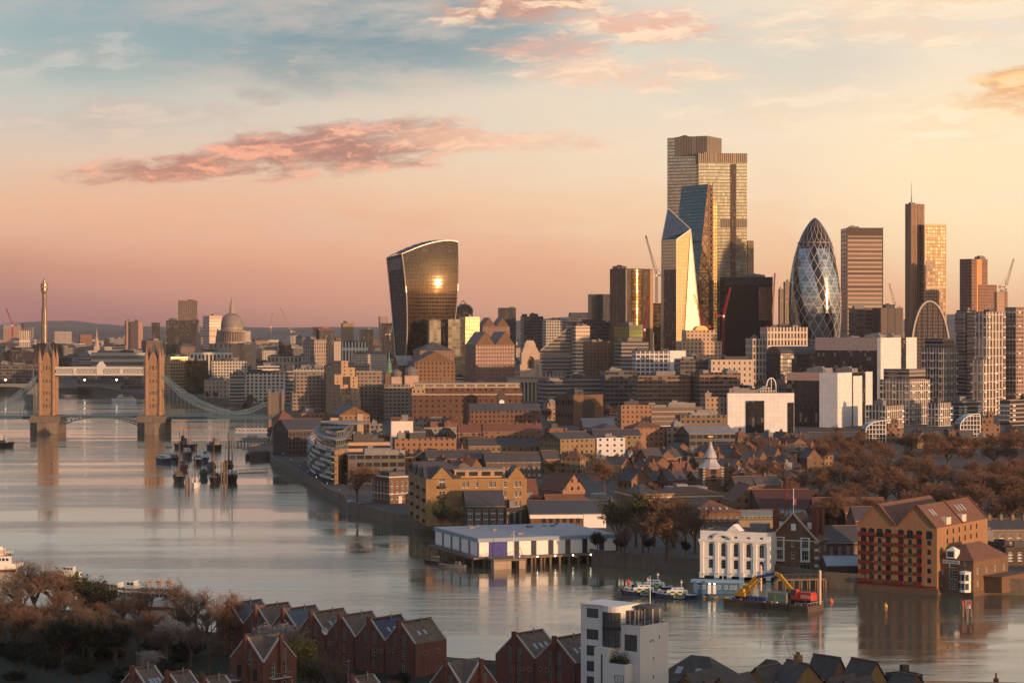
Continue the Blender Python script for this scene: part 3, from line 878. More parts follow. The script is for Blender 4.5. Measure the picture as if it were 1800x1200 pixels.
blk('office_slab','narrow brown slab tower peeking out right of the tallest skyscraper','tower',(1307,1315,1325),423,3000,30,fac('f_slab',(.20,.13,.09),(.09,.06,.04),2.2,4,.5,3,.01,.3,.2),plant=0,yb=490)
def wedge():
 Y=2720.0;a=30.0;rt=thing('wedge_skyscraper','wedge-shaped blue glass skyscraper with sloping face and ladder-like steel core','skyscraper',(X(1205,Y),Y,LZ),radians(a))
 xw,lr,ll=corner(1158,1205,1246,Y,a)
 h=Z(322,Y)-LZ
 k=.97
 fb=fac('f_wedge_blue',(.035,.05,.065),(.085,.11,.13),4.5,4.1,.94,.86,.006,.7,.12,.2,.3,.4,blind=.02,gv=.22)
 b=MB();b.face([(0,0,0),(0,ll,0),(lr*k,ll*.98,h),(lr*k,0,h)],[(0,0),(ll,0),(ll,h),(0,h)])
 b.build('sloping_glass',fb,rt)
 for zz in(h*.72,h*.49,h*.25):
  xx=lr*k*zz/h;b=MB();b.box(xx-1.2,xx-.2,-.1,ll,zz-.5,zz+.6,bottom=True)
  b.build('dark_band',black_m,rt)
 fs=fac('f_wedge_side',(.17,.10,.055),(.20,.14,.085),5,4.1,.9,.8,.012,.7,.18,.3,.4,.3)
 b=MB();b.face([(0,0,0),(lr,0,0),(lr*k,0,h)],[(0,0),(lr,0),(lr,h)]);b.face([(0,ll,0),(lr,ll,0),(lr*k,ll*.98,h)],[(0,0),(lr,0),(lr,h)])
 b.build('side_glazing',fs,rt)
 br=mat('brown_steel',(.20,.12,.08),.55,.3,var=.2)
 b=MB();st=14.0;zz=0
 while zz<h-st:
  x0,x1=lr*k*zz/h,lr*k*(zz+st)/h
  b.bar((x0,-.5,zz),(lr,-.5,zz),.5,.6)
  b.bar((x0+.3,-.5,zz),(lr,-.5,zz+st),.45,.45);b.bar((lr,-.5,zz),(x1,-.5,zz+st),.45,.45);zz+=st
 b.bar((0,-.5,0),(lr*k,-.5,h),.9,.9)
 b.build('megaframe',br,rt)
 cx0,cx1=lr,lr+5.6
 b=MB();b.box(cx0+.3,cx1-.3,1.5,ll-1,0,h-1);b.build('core',fac('f_core',(.05,.035,.03),(.10,.06,.04),3,7,.6,.6,.01,.3,.3),rt)
 b=MB();zz=0;st=7.0
 for x in(cx0,cx1):b.bar((x,0,0),(x,0,h+1),.9,.9)
 while zz<h-st:
  b.bar((cx0,0,zz),(cx1,0,zz),.6,.7);b.bar((cx0,0,zz),((cx0+cx1)/2,0,zz+st),.5,.5);b.bar((cx1,0,zz),((cx0+cx1)/2,0,zz+st),.5,.5)
  zz+=st
 b.build('ladder_frame',br,rt)
 gold=fac('f_gold',(.30,.20,.08),(.66,.47,.2),2.5,4.1,.7,.8,.01,.8,.25)
 b=MB();b.box(cx1+.4,cx1+7.5,2,18,0,Z(352,Y)-LZ);b.build('lift_shaft',gold,rt)
 BB.append((1158,1267,320,600,Y))
wedge()
def pointed():
 Y=2600.0;base=Vector((X(1189,Y-20),Y-20,LZ))
 rt=thing('angular_skyscraper','angular pale glass skyscraper cut to a slanting point, with bright folded edges','skyscraper',base)
 V=lambda px,py,Yd:Vector((X(px,Yd),Yd,max(LZ,Z(py,Yd))))-base
 A,B,C,D=V(1162,700,Y+14),V(1189,700,Y-20),V(1242,700,Y-8),V(1198,700,Y-19)
 A1,B1,C1,P1=V(1163,423,Y+14),V(1189,421,Y-20),V(1214,403,Y-10),V(1174,366,Y+40)
 Bk,Bk1=V(1222,700,Y+60),V(1205,420,Y+48)
 fp=fac('f_scalpel',(.29,.225,.10),(.40,.32,.15),3.0,4.0,.93,.84,.004,.30,.38,.15,.35,.4,blind=.02,gv=.22)
 fl_=fac('f_scalpel_left',(.18,.16,.11),(.42,.37,.25),3.0,4.0,.93,.84,.006,.75,.2,.15,.35,.4,blind=.02,gv=.22)
 b=MB();b.face([A,B,B1,A1],[(0,0),(30,0),(30,190),(0,190)]);b.build('left_glazing',fl_,rt)
 b=MB();b.face([B,D,C1,B1]);b.build('front_glazing',fp,rt)
 b=MB();b.face([D,C,C1]);b.face([C,Bk,Bk1,C1]);b.face([Bk,A,A1,P1,Bk1]);b.build('right_glazing',fp,rt)
 zs_=Z(474,Y)-LZ
 b=MB();o_=Vector((-.5,-.5,0));A2,B2=A*.8+B*.2,A*.06+B*.94
 b.face([A2+o_,B2+o_,B2+o_+Vector((0,0,zs_)),A2+o_+Vector((0,0,zs_))],[(0,0),(20,0),(20,zs_),(0,zs_)]);b.build('dark_glazing',fac('f_dkg',(.05,.04,.035),(.04,.035,.03),2.4,4,.7,3,.01,.6,.15),rt)
 b=MB();b.face([A1,P1,C1]);b.build('glass_roof',fac('f_sroof',(.10,.10,.10),(.22,.21,.20),8,2.2,.96,.8,.004,.7,.2,blind=.02,gv=.22),rt)
 b=MB();b.face([A1,C1,B1]);b.build('roof_recess',black_m,rt)
 e=MB()
 for p,q2 in((B,B1),(B1,C1),(A1,B1),(A,A1),(D,C1),(C1,C),(A1,P1),(P1,C1)):e.bar(p+Vector((0,-.3,0)),q2+Vector((0,-.3,0)),.8,.8)
 e.build('edge_trim',mat('pale_edge_trim',(.75,.68,.52),.4,.2),rt)
 BB.append((1162,1242,366,590,Y))
pointed()
f_bronze=fac('f_bronze',(.075,.055,.045),(.11,.085,.06),2.6,3.9,.55,4,.012,.6,.14,.2,.4,.4)
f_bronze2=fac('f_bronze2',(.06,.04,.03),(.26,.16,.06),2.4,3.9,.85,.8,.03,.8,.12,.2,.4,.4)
rt,lr,ll,h=blk('bronze_office_tower','dark bronze office tower with a bright vertical sun glint left of the pointed glass tower','office tower',(1072,1100,1147),472,2500,38,f_bronze,plant=2,yb=585)
b=MB()
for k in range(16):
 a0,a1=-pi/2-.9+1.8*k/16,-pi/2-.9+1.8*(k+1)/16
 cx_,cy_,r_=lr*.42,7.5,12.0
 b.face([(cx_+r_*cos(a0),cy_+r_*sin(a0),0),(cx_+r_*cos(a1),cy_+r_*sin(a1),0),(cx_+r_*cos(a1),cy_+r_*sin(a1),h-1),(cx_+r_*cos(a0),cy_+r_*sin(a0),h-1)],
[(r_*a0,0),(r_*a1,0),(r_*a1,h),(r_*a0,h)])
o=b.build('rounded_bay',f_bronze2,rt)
b=MB();b.box(lr-4,lr+.3,-.4,3,0,h-.6);b.build('pier',mat('tan_cladding',(.33,.2,.11),.6),rt)
b=MB();b.box(-.3,1.5,-.3,1.2,0,h-.6);b.box(-.4,.6,ll*.5,ll*.56,0,h-.6);b.build('pilaster',mat('grey_cladding',(.2,.17,.15),.6),rt)
blk('grey_slab_block','slim grey glass block at the far left of the tower cluster','office block',(1038,1040,1055),517,2950,12,fac('f_gs',(.11,.10,.09),(.16,.14,.11),2,3.6,.5,3,.01,.4,.2),plant=0,yb=560,dl=20)
blk('grey_slab_block','slate grey block tight against the left side of the bronze office tower','office block',(1058,1060,1074),517,2930,12,fac('f_gs2',(.075,.075,.08),(.06,.06,.065),2,3.6,.5,.7,.01,.4,.2),plant=0,yb=560,dl=20)
blk('glinting_office_block','small office block flashing gold between the bronze tower and the pointed tower','office block',(1146,1149,1163),533,2700,40,fac('f_glint',(.10,.07,.04),(.8,.55,.2),6,5,.85,.8,.05,.95,.1),plant=0,yb=575,dl=20)  # sun glint put into the gold colour of the glass
rt,lr,ll,h=blk('black_office_block','broad black glass office block standing in front of the tallest skyscraper','office block',(1272,1276,1358),487,2660,8,fac('f_black',(.014,.014,.017),(.014,.014,.017),2.0,3.8,.6,.7,0.0,.0,.2,.2,.8,.0,0,gv=.15,sp=.12),plant=3,yb=612,dl=30)
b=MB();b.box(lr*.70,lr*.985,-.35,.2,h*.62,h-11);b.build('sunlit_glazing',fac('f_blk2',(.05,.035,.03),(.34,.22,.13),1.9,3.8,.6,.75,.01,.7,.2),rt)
b=MB();b.box(-.25,lr+.25,-.25,.3,h-9.5,h+.35);b.build('roof_band',black_m,rt)
for i,(xl,xc,xr,yt) in enumerate([(1368,1371,1380,508),(1377,1380,1390,495)]):
 blk('concrete_flats_tower',['lower of the two ribbed concrete towers just left of the bullet tower','taller of the two ribbed concrete towers just left of the bullet tower'][i],'tower',(xl,xc,xr),yt,3300-60*i,30,
fac('f_barb',(.23,.16,.11),(.05,.04,.035),6,3,.6,.5,.01,.1,.3),plant=1,yb=575)
f_bands=fac('f_bands',(.42,.32,.26),(.15,.10,.075),60,5.2,2,.62,.0,.35,.2,.15,.7,0)
rt,lr,ll,h=blk('banded_slab_tower','tall slab tower striped with pale horizontal bands right of the bullet tower','office tower',(1487,1489,1552),401,2680,6,f_bands,plant=1,yb=545,dl=30)
b=MB()
for x in(-.2,lr-.6):b.box(x,x+.8,-.4,.8,0,h+1)
b.box(-.2,lr+.2,-.45,.4,h-9,h+.5);b.build('dark_trim',mat('dark_brown_trim',(.07,.05,.04),.6),rt)
b=MB()
for k in range(5):b.box(lr-.3+.0,lr+1.2+k*1.1,0,20,0,60-k*9+8*k*0)
b.build('flared_base',f_bands,rt)
b=MB()
for k in range(6):b.lathe([(1.2+.5*k,0),(1.6+.5*k,2.4),(.2,4.5)],8,lr*.5+k*1.6,6+k*.3)
rt,lr,ll,h=blk('brown_office_block','low brown office block with ribbed bays at the foot of the banded slab tower','office block',(1502,1504,1560),543,2500,6,fac('f_brn',(.16,.10,.085),(.07,.06,.06),10,4.5,.72,.6,.01,.3,.2),plant=2,yb=590,dl=30)
blk('maroon_office_block','blank dark maroon office block beside the ribbed brown one','office block',(1545,1548,1588),541,2450,8,fac('f_mar',(.07,.035,.032),(.04,.025,.025),8,60,.9,2,.0,.2,.4),plant=2,yb=590,dl=30)
def mast_tower():
 Y=2780
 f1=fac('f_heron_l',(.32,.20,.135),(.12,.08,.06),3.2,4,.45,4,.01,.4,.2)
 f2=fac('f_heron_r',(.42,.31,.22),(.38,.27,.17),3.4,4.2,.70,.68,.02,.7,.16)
 rt,lr,ll,h=blk('mast_skyscraper','slender two-part skyscraper with a needle mast and sunlit right half','skyscraper',(1591,1602,1625),358,Y,40,f1,plant=1,yb=590)
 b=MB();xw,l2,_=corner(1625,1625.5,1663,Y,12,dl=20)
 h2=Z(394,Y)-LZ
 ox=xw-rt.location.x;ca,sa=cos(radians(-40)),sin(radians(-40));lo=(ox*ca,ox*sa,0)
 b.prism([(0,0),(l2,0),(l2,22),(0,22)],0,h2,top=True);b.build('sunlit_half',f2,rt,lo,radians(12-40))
 b=MB()
 for zz in(h2,h2*.93,h2*.62):b.box(-.3,l2+.3,-.4,2,zz-2.2,zz+.3,bottom=True)
 b.box(-.3,.9,-.5,2,0,h2-2.4);b.box(l2-.9,l2+.3,-.5,2,0,h2-2.4)
 b.build('frame',mat('sandy_frame',(.6,.44,.28),.5),rt,lo,radians(12-40))
 b=MB();mx=lr*.3;b.tube((mx,6,h),(mx,6,h+8),.9,.7,8);b.tube((mx,6,h+8),(mx,6,Z(318,Y)-LZ),.5,.15,6);b.build('mast',steel_m,rt)
 b=MB()
 for k in range(4):b.box(-.35,.5,ll*k/4,ll*k/4+1,0,h-.5);b.box(lr*k/4+.2,lr*k/4+1.0,-.35,.5,0,h-.5)
 b.build('fin',mat('tan_fin',(.34,.22,.15),.5),rt)
mast_tower()
f_rt=fac('f_righttower',(.24,.14,.10),(.15,.09,.06),3,3.8,.55,.6,.01,.4,.2)
rt,lr,ll,h=blk('brown_tower','brown stepped tower with an orange strip near the right edge of the skyline','tower',(1687,1708,1736),455,2700,35,f_rt,plant=2,yb=545)
b=MB();b.box(lr*.3,lr*.62,-.3,.4,40,h-.5);b.build('orange_strip',mat('orange_cladding',(.55,.28,.10),.5),rt)
b=MB();b.box(lr*.4,lr*1.55,-.9,18,0,Z(500,2700)-LZ);b.build('lower_block',f_rt,rt)
blk('tan_block','plain tan block behind the white framed residential tower at the right','block',(1748,1752,1772),513,2650,25,fac('f_tanb',(.36,.24,.18),(.24,.15,.11),3,3.6,.4,.5,.01,.3,.2),plant=1,yb=545)
def arch_tower():
 Y=2250
 rt=thing('arch_topped_tower','residential tower with a pointed arch frame at its top','tower',(X(1605,Y),Y+8,LZ),0)
 x0,x1,xm=0,X(1672,Y)-X(1605,Y),(X(1672,Y)-X(1605,Y))*.47
 zt_,zsp=Z(529,Y)-LZ,Z(625,Y)-LZ
 m=14;L_,R_=[],[]
 for i in range(m+1):
  tt=i/m
  z=zsp+(zt_-zsp)*sin(tt*pi/2)
  L_.append((x0+(xm-x0)*(1-cos(tt*pi/2)),z));R_.append((x1+(xm-x1)*(1-cos(tt*pi/2)),z))
 out=[(x0,0)]+L_+R_[::-1][1:]+[(x1,0)]
 b=MB();b.face([(x,0,z) for x,z in out],[(x,z) for x,z in out])
 b.build('glazing',fac('f_arch',(.16,.12,.10),(.07,.062,.06),2.5,3.6,.8,.7,.01,.25,.2,blind=.02,gv=.22),rt)
 b=MB()
 for i in range(len(out)-1):
  (xa,za),(xb,zb_)=out[i],out[i+1]
  b.face([(xa,0,za),(xb,0,zb_),(xb,18,zb_),(xa,18,za)])
 b.face([(x,18,z) for x,z in out]);b.build('shell',roof_dark,rt)
 b=MB()
 for i in range(len(out)-1):b.bar((out[i][0],-.4,out[i][1]),(out[i+1][0],-.4,out[i+1][1]),1.3,1.5)
 for k in range(1,7):
  x=x1*k/7;zt2=max(z_ for x_,z_ in out if abs(x_-x)<x1/9)
  c=MB();c.box(x-.25,x+.25,-.7,.05,0,zt2-1.5);c.build('rib',mat('dark_rib',(.10,.085,.08),.5,.3),rt)
 b.build('arch_frame',mat('pale_arch_frame',(.52,.42,.33),.5),rt)
 BB.append((1605,1672,528,600,Y))
arch_tower()
red_c=mat('red_crane_paint',(.30,.03,.03),.55);dark_c=mat('dark_crane_paint',(.06,.05,.05),.6);pale_c=mat('pale_crane_paint',(.4,.27,.2),.6)
crane('dark tower crane rising left of the pointed glass skyscraper',1154,0,1154,485,1135,414,2720,dark_c,620)
crane('red crane leaning across the black office block',1270,0,1272,556,1284,505,2440,red_c,625)
crane('thin red crane in front of the foot of the pointed glass skyscraper',1236,0,1236,575,1220,517,2420,red_c,620)
crane('thin red crane standing left of the bronze tower base near the glint',1131,0,1133,580,1141,515,2430,red_c,620)
crane('slim red crane between the black office block and the bullet tower',1357,0,1357,575,1362,480,2600,red_c,620)
crane('red and white crane on top of the brown buildings at the right edge',1768,0,1768,505,1782,455,2640,pale_c,560)
crane('small far red crane at the left edge of the skyline',22,0,22,572,11,542,4300,red_c,592)
crane('pale crane pair member standing tall right of the cathedral dome',476,0,476,575,479,549,4600,pale_c,598)
crane('pale leaning crane right of the upright pale crane near the dome',515,0,512,583,493,541,4500,pale_c,600)
crane('pale crane beside the dark left flank of the curved skyscraper',686,0,685,588,693,566,4200,pale_c,598)
crane('faint thin crane on the skyline right of the banded slab tower',1576,0,1574,540,1563,498,3400,pale_c,600)
# ================================================================ suspension bridge with two stone towers
bst=mat('bridge_stone',(.28,.175,.11),.88,var=.3,scale=.35,streak=True)
bst_d=mat('bridge_pier_granite',(.15,.12,.095),.9,var=.4,scale=.3,streak=True)
blue_p=mat('bridge_blue_paint',(.05,.10,.14),.5,var=.2)
white_p=mat('bridge_pale_paint',(.52,.50,.46),.5,var=.15)
def bridge():
 Y=1722.0;sc=Y/F
 Zb=lambda py:Z(py,Y)
 Xb=lambda px:X(px,Y)-X(85,Y)
 rt=thing('suspension_bridge','suspension bridge with two gothic stone towers across the river','bridge',(X(85,Y),Y,0))
 hw,hd=5.1,6.5
 zr,zb0=Zb(633),12.6
 for k,pxc in enumerate((85,271.5)):
  cx=Xb(pxc)
  b=MB()
  pw,pd=10.2,17
  poly=[(cx-pw,-pd),(cx-pw*.35,-pd-7),(cx+pw*.35,-pd-7),(cx+pw,-pd),(cx+pw,pd),(cx,pd+9),(cx-pw,pd)]
  b.prism(poly,-2,8.5,top=True)
  b.prism([(cx-pw-.4,-pd+.6),(cx+pw+.4,-pd+.6),(cx+pw+.4,pd+.4),(cx-pw-.4,pd+.4)],8.5,12.4)
  b.prism([(cx-pw,-pd+1),(cx+pw,-pd+1),(cx+pw,pd),(cx-pw,pd)],12.4,13.5)
  pr=b.build('pier',bst_d,rt)
  ops=[]
  for zz,hh in((19,3.2),(29,2.6),(38,2.6),(47.5,3.4)):
   ops+=[(cx-2.3,zz,.9,hh,.4),(cx,zz,1.2,hh,.5),(cx+2.3,zz,.9,hh,.4)]
  ops.append((cx,24.2,1.3,2.2,.5));
  b=MB()
  T0=lambda u,z,d_=0.0:(u,-hd+d_,z)
  openwall(b,T0,cx-hw,cx+hw,zb0,zr,ops,.5)
  for(p,q2) in(((cx-hw,-hd),(cx-hw,hd)),((cx+hw,-hd),(cx+hw,hd)),((cx-hw,hd),(cx+hw,hd))):
   b.face([(*p,zb0),(*q2,zb0),(*q2,zr),(*p,zr)])
  b.box(cx-hw+.1,cx+hw-.1,-hd+.6,hd-.1,zr-.1,zr+.5)
  b.face([(cx-2.8,-hd-.05,zr-2),(cx+2.8,-hd-.05,zr-2),(cx+2.8,-hd-.05,zr+2.2),(cx+1.9,-hd-.05,zr+4.6),(cx,-hd-.05,zr+6.6),(cx-1.9,-hd-.05,zr+4.6),(cx-2.8,-hd-.05,zr+2.2)])
  b.box(cx-2.8,cx+2.8,-hd,-hd+1.2,zr-2,zr+2.2)
  tw=b.build('tower',bst,rt)
  for(uc,z_,w_,h_,ar_) in ops:inst('window',win_mesh(w_,h_,bst,2,2,.12),tw,(uc,-hd,z_))
  inst('window',win_mesh(1.5,2.8,bst,2,2,.12),tw,(cx,-hd-.25,zr+.2))
  for zz in(17.6,25.5,34,43,52.5):
   c=MB();c.box(cx-hw-.2,cx+hw+.2,-hd-.28,hd+.28,zz,zz+.55,bottom=True);c.build('string_course',bst,tw)
  c=MB();c.box(cx-3.3,cx+3.3,-hd-1.1,-hd-.1,45.6,46.9,bottom=True);c.build('balcony',bst,tw)
  for sx in(-1,1):
   for sy in(-1,1):
    c=MB();c.lathe([(1.6,zb0),(1.6,zb0+3),(1.25,zb0+4),(1.25,zr-3),(1.5,zr-2),(1.5,zr+2.4),(1.2,zr+2.8),(.15,Zb(612)),(.1,Zb(606)),(0,Zb(605))],8,cx+sx*hw,sy*hd)
    c.build('turret',bst,tw)
  c=MB()
  s0,s1=[(cx-4.2,-hd+1.2),(cx+4.2,-hd+1.2),(cx+4.2,hd-1.2),(cx-4.2,hd-1.2)],[(cx-.9,-1),(cx+.9,-1),(cx+.9,1),(cx-.9,1)]
  c.frustum(s0,zr+.3,s1,Zb(603));c.tube((cx,0,Zb(603)),(cx,0,Zb(592)),.22,.06,5)
  c.build('spire_roof',mat('bridge_spire_slate',(.10,.085,.075),.75),tw)
 xL,xR=Xb(100),Xb(256)
 for sy in(-4.5,4.5):
  zt_,zl=Zb(647),Zb(657.5)
  b=MB()
  b.box(xL-2,xR+2,sy-1.5,sy+1.5,zt_-.1,zt_+1.0,bottom=True)
  b.box(xL-2,xR+2,sy-1.5,sy+1.5,zl-.8,zl+.7,bottom=True)
  n=26;L=xR-xL
  for i in range(n):
   x0,x1=xL+L*i/n,xL+L*(i+1)/n
   for yy in(sy-1.6,sy+1.6):
    b.bar((x0,yy,zl),(x1,yy,zt_),.35,.45);b.bar((x0,yy,zt_),(x1,yy,zl),.35,.45)
  b.box(xL,xR,sy-.7,sy+.7,zl+.6,zt_-.1)
  wk=b.build('walkway',white_p,rt)
  for fx in(.22,.5,.74):
   c=MB();x0=xL+L*fx;c.box(x0-(2.4 if fx==.5 else 1.1),x0+(2.4 if fx==.5 else 1.1),sy-1.9,sy+1.9,zl-.2,zt_+(2.4 if fx==.5 else .6),bottom=True)
   if fx==.5:c.pyramid(x0-2.0,x0+2.0,sy-1.6,sy+1.6,zt_+2.4,zt_+5.6)
   c.build('panel',white_p,wk)
 b=MB();x0,x1=Xb(109),Xb(247);n=20;zt_=Zb(730)
 b.box(x0-1,x1+1,-8.5,8.5,zt_-1.0,zt_+.25,bottom=True)
 for yy in(-8.7,8.7):
  pz=lambda x:zt_-1.2-6.2*abs((x-(x0+x1)/2)/((x1-x0)/2))**2.2
  for i in range(n):
   a_,c_=x0+(x1-x0)*i/n,x0+(x1-x0)*(i+1)/n
   b.bar((a_,yy,pz(a_)),(c_,yy,pz(c_)),.5,.7);b.bar((a_,yy,pz(a_)),(a_,yy,zt_),.3,.4)
   b.bar((a_,yy,pz(a_)),(c_,yy,zt_-.4) if a_>(x0+x1)/2 else(a_-0,yy,zt_),.3,.3)
   if a_<(x0+x1)/2:b.bar((a_,yy,zt_-.4),(c_,yy,pz(c_)),.3,.3)
   b.bar((a_,yy,zt_+1.3),(c_,yy,zt_+1.3),.2,.25);b.bar((a_,yy,zt_),(a_,yy,zt_+1.4),.15,.15)
 b.build('bascule_span',blue_p,rt)
 for nm_,(pa,pb) in(('a',(295,500)),('b',(-260,62))):
  b=MB();x0,x1=Xb(pa),Xb(pb)
  b.box(x0,x1,-9,9,zt_-2.4,zt_-.2,bottom=True)
  n=int((x1-x0)/3)
  for yy in(-9.1,9.1):
   b.bar((x0,yy,zt_+1.2),(x1,yy,zt_+1.2),.25,.3)
   for i in range(n):b.bar((x0+3*i,yy,zt_-.3),(x0+3*i,yy,zt_+1.2),.2,.2)
  b.build('deck',blue_p,rt)
 def chain(pu,pl,yy):
  b=MB()
  for pp in(pu,pl):
   for i in range(len(pp)-1):b.bar((Xb(pp[i][0]),yy,Zb(pp[i][1])),(Xb(pp[i+1][0]),yy,Zb(pp[i+1][1])),.4,.55)
  m=len(pu)
  def at(pp,t_):
   x=pp[0][0]+(pp[-1][0]-pp[0][0])*t_
   for i in range(m-1):
    lo,hi=min(pp[i][0],pp[i+1][0]),max(pp[i][0],pp[i+1][0])
    if lo<=x<=hi:return x,pp[i][1]+(pp[i+1][1]-pp[i][1])*(x-pp[i][0])/(pp[i+1][0]-pp[i][0])
   return pp[-1]
  k=18
  for i in range(k):
   u0,u1,l0,l1=at(pu,i/k),at(pu,(i+1)/k),at(pl,i/k),at(pl,(i+1)/k)
   P=lambda q_:(Xb(q_[0]),yy,Zb(q_[1]))
   b.bar(P(u0),P(l1),.22,.25);b.bar(P(l0),P(u1),.22,.25)
  b.build('suspension_chain',mat('bridge_chain_paint',(.10,.165,.21),.5,var=.15),rt)
  for i in range(1,k):
   x,y_=at(pl,i/k)
   c=MB();c.tube((Xb(x),yy,Zb(y_)),(Xb(x),yy,zt_),.11,n=5);c.build('hanger',blue_p,rt)
 for yy in(-7.5,7.5):
  chain([(287,660),(320,686),(350,704),(385,718),(412,724)],[(287,663),(320,696),(350,714),(385,725),(412,728)],yy)
  chain([(412,724),(440,718),(478,703)],[(412,728),(440,725),(478,708)],yy)
  chain([(69,660),(48,678),(24,697),(0,712),(-40,723)],[(69,663),(48,686),(24,706),(0,719),(-40,727)],yy)
  chain([(-40,723),(-80,718),(-120,703)],[(-40,727),(-80,724),(-120,708)],yy)
 cx=Xb(486);b=MB();b.box(cx-5,cx+5,-7,7,0,27)
 b.face([(cx-5,-7.05,27),(cx+5,-7.05,27),(cx,-7.05,32)]);b.face([(cx-5,7,27),(cx+5,7,27),(cx,7,32)])
 b.face([(cx-5,-7,27),(cx-5,7,27),(cx,7,32),(cx,-7,32)]);b.face([(cx+5,-7,27),(cx+5,7,27),(cx,7,32),(cx,-7,32)])
 for sx in(-1,1):b.lathe([(1.5,0),(1.5,29),(1.7,29.3),(1.7,30.5),(.1,34)],8,cx+sx*5,-7)
 b.build('abutment_tower',mat('abutment_stone',(.16,.13,.11),.9),rt)
 b=MB()
 for px in(40,46,320,384):
  b.tube((Xb(px),-9.3,zt_),(Xb(px),-9.3,zt_+5),.1,n=5)
 tag(b.build('lamp_post',black_m,rt),kind='stuff')
 BB.append((55,500,592,765,Y))
bridge()
def low_bridge():
 Y=2700.0;rt=thing('arch_bridge','low pale concrete arch bridge crossing the river behind the stone bridge','bridge',(X(0,Y),Y,0))
 b=MB();x0,x1=X(-200,Y)-X(0,Y),X(212,Y)-X(0,Y);zt_,n=Z(676,Y),60
 con=mat('pale_concrete',(.20,.19,.17),.85,var=.2)
 for i in range(n):
  a_,c_=x0+(x1-x0)*i/n,x0+(x1-x0)*(i+1)/n
  f_=lambda x:zt_-2.2-5.5*(abs(((x-x1)%92)/46-1))**2.2
  b.face([(a_,0,f_(a_)),(c_,0,f_(c_)),(c_,0,zt_),(a_,0,zt_)]);b.face([(a_,0,f_(a_)),(c_,0,f_(c_)),(c_,30,f_(c_)),(a_,30,f_(a_))])
 b.face([(x0,0,zt_),(x1,0,zt_),(x1,30,zt_),(x0,30,zt_)])
 b.build('deck',con,rt)
 b=MB();b.box(x0,x1,-.4,.2,zt_+.02,zt_+1.3);b.build('parapet',con,rt)
 x=x1-92
 while x>x0:
  c=MB();c.box(x-3,x+3,-2,32,-2,zt_-6);c.build('pier',con,rt);x-=92
 lm=mat('lamp_glow',(.8,.8,.8),.5,emit=((1,.85,.6),9))
 for k,px in enumerate((10,149,205)):
  lx=X(px,Y)-X(0,Y)
  c=MB();c.tube((lx,-.6,zt_),(lx,-.6,zt_+5),.18,n=5);p_=c.build('lamp_post',black_m,rt)
  c=MB();c.lathe([(0,zt_+4.6),(1.15,zt_+5.4),(1.15,zt_+6.2),(0,zt_+7)],8,lx,-.6);c.build('lamp',lm,p_)
 BB.append((0,212,672,690,Y))
low_bridge()
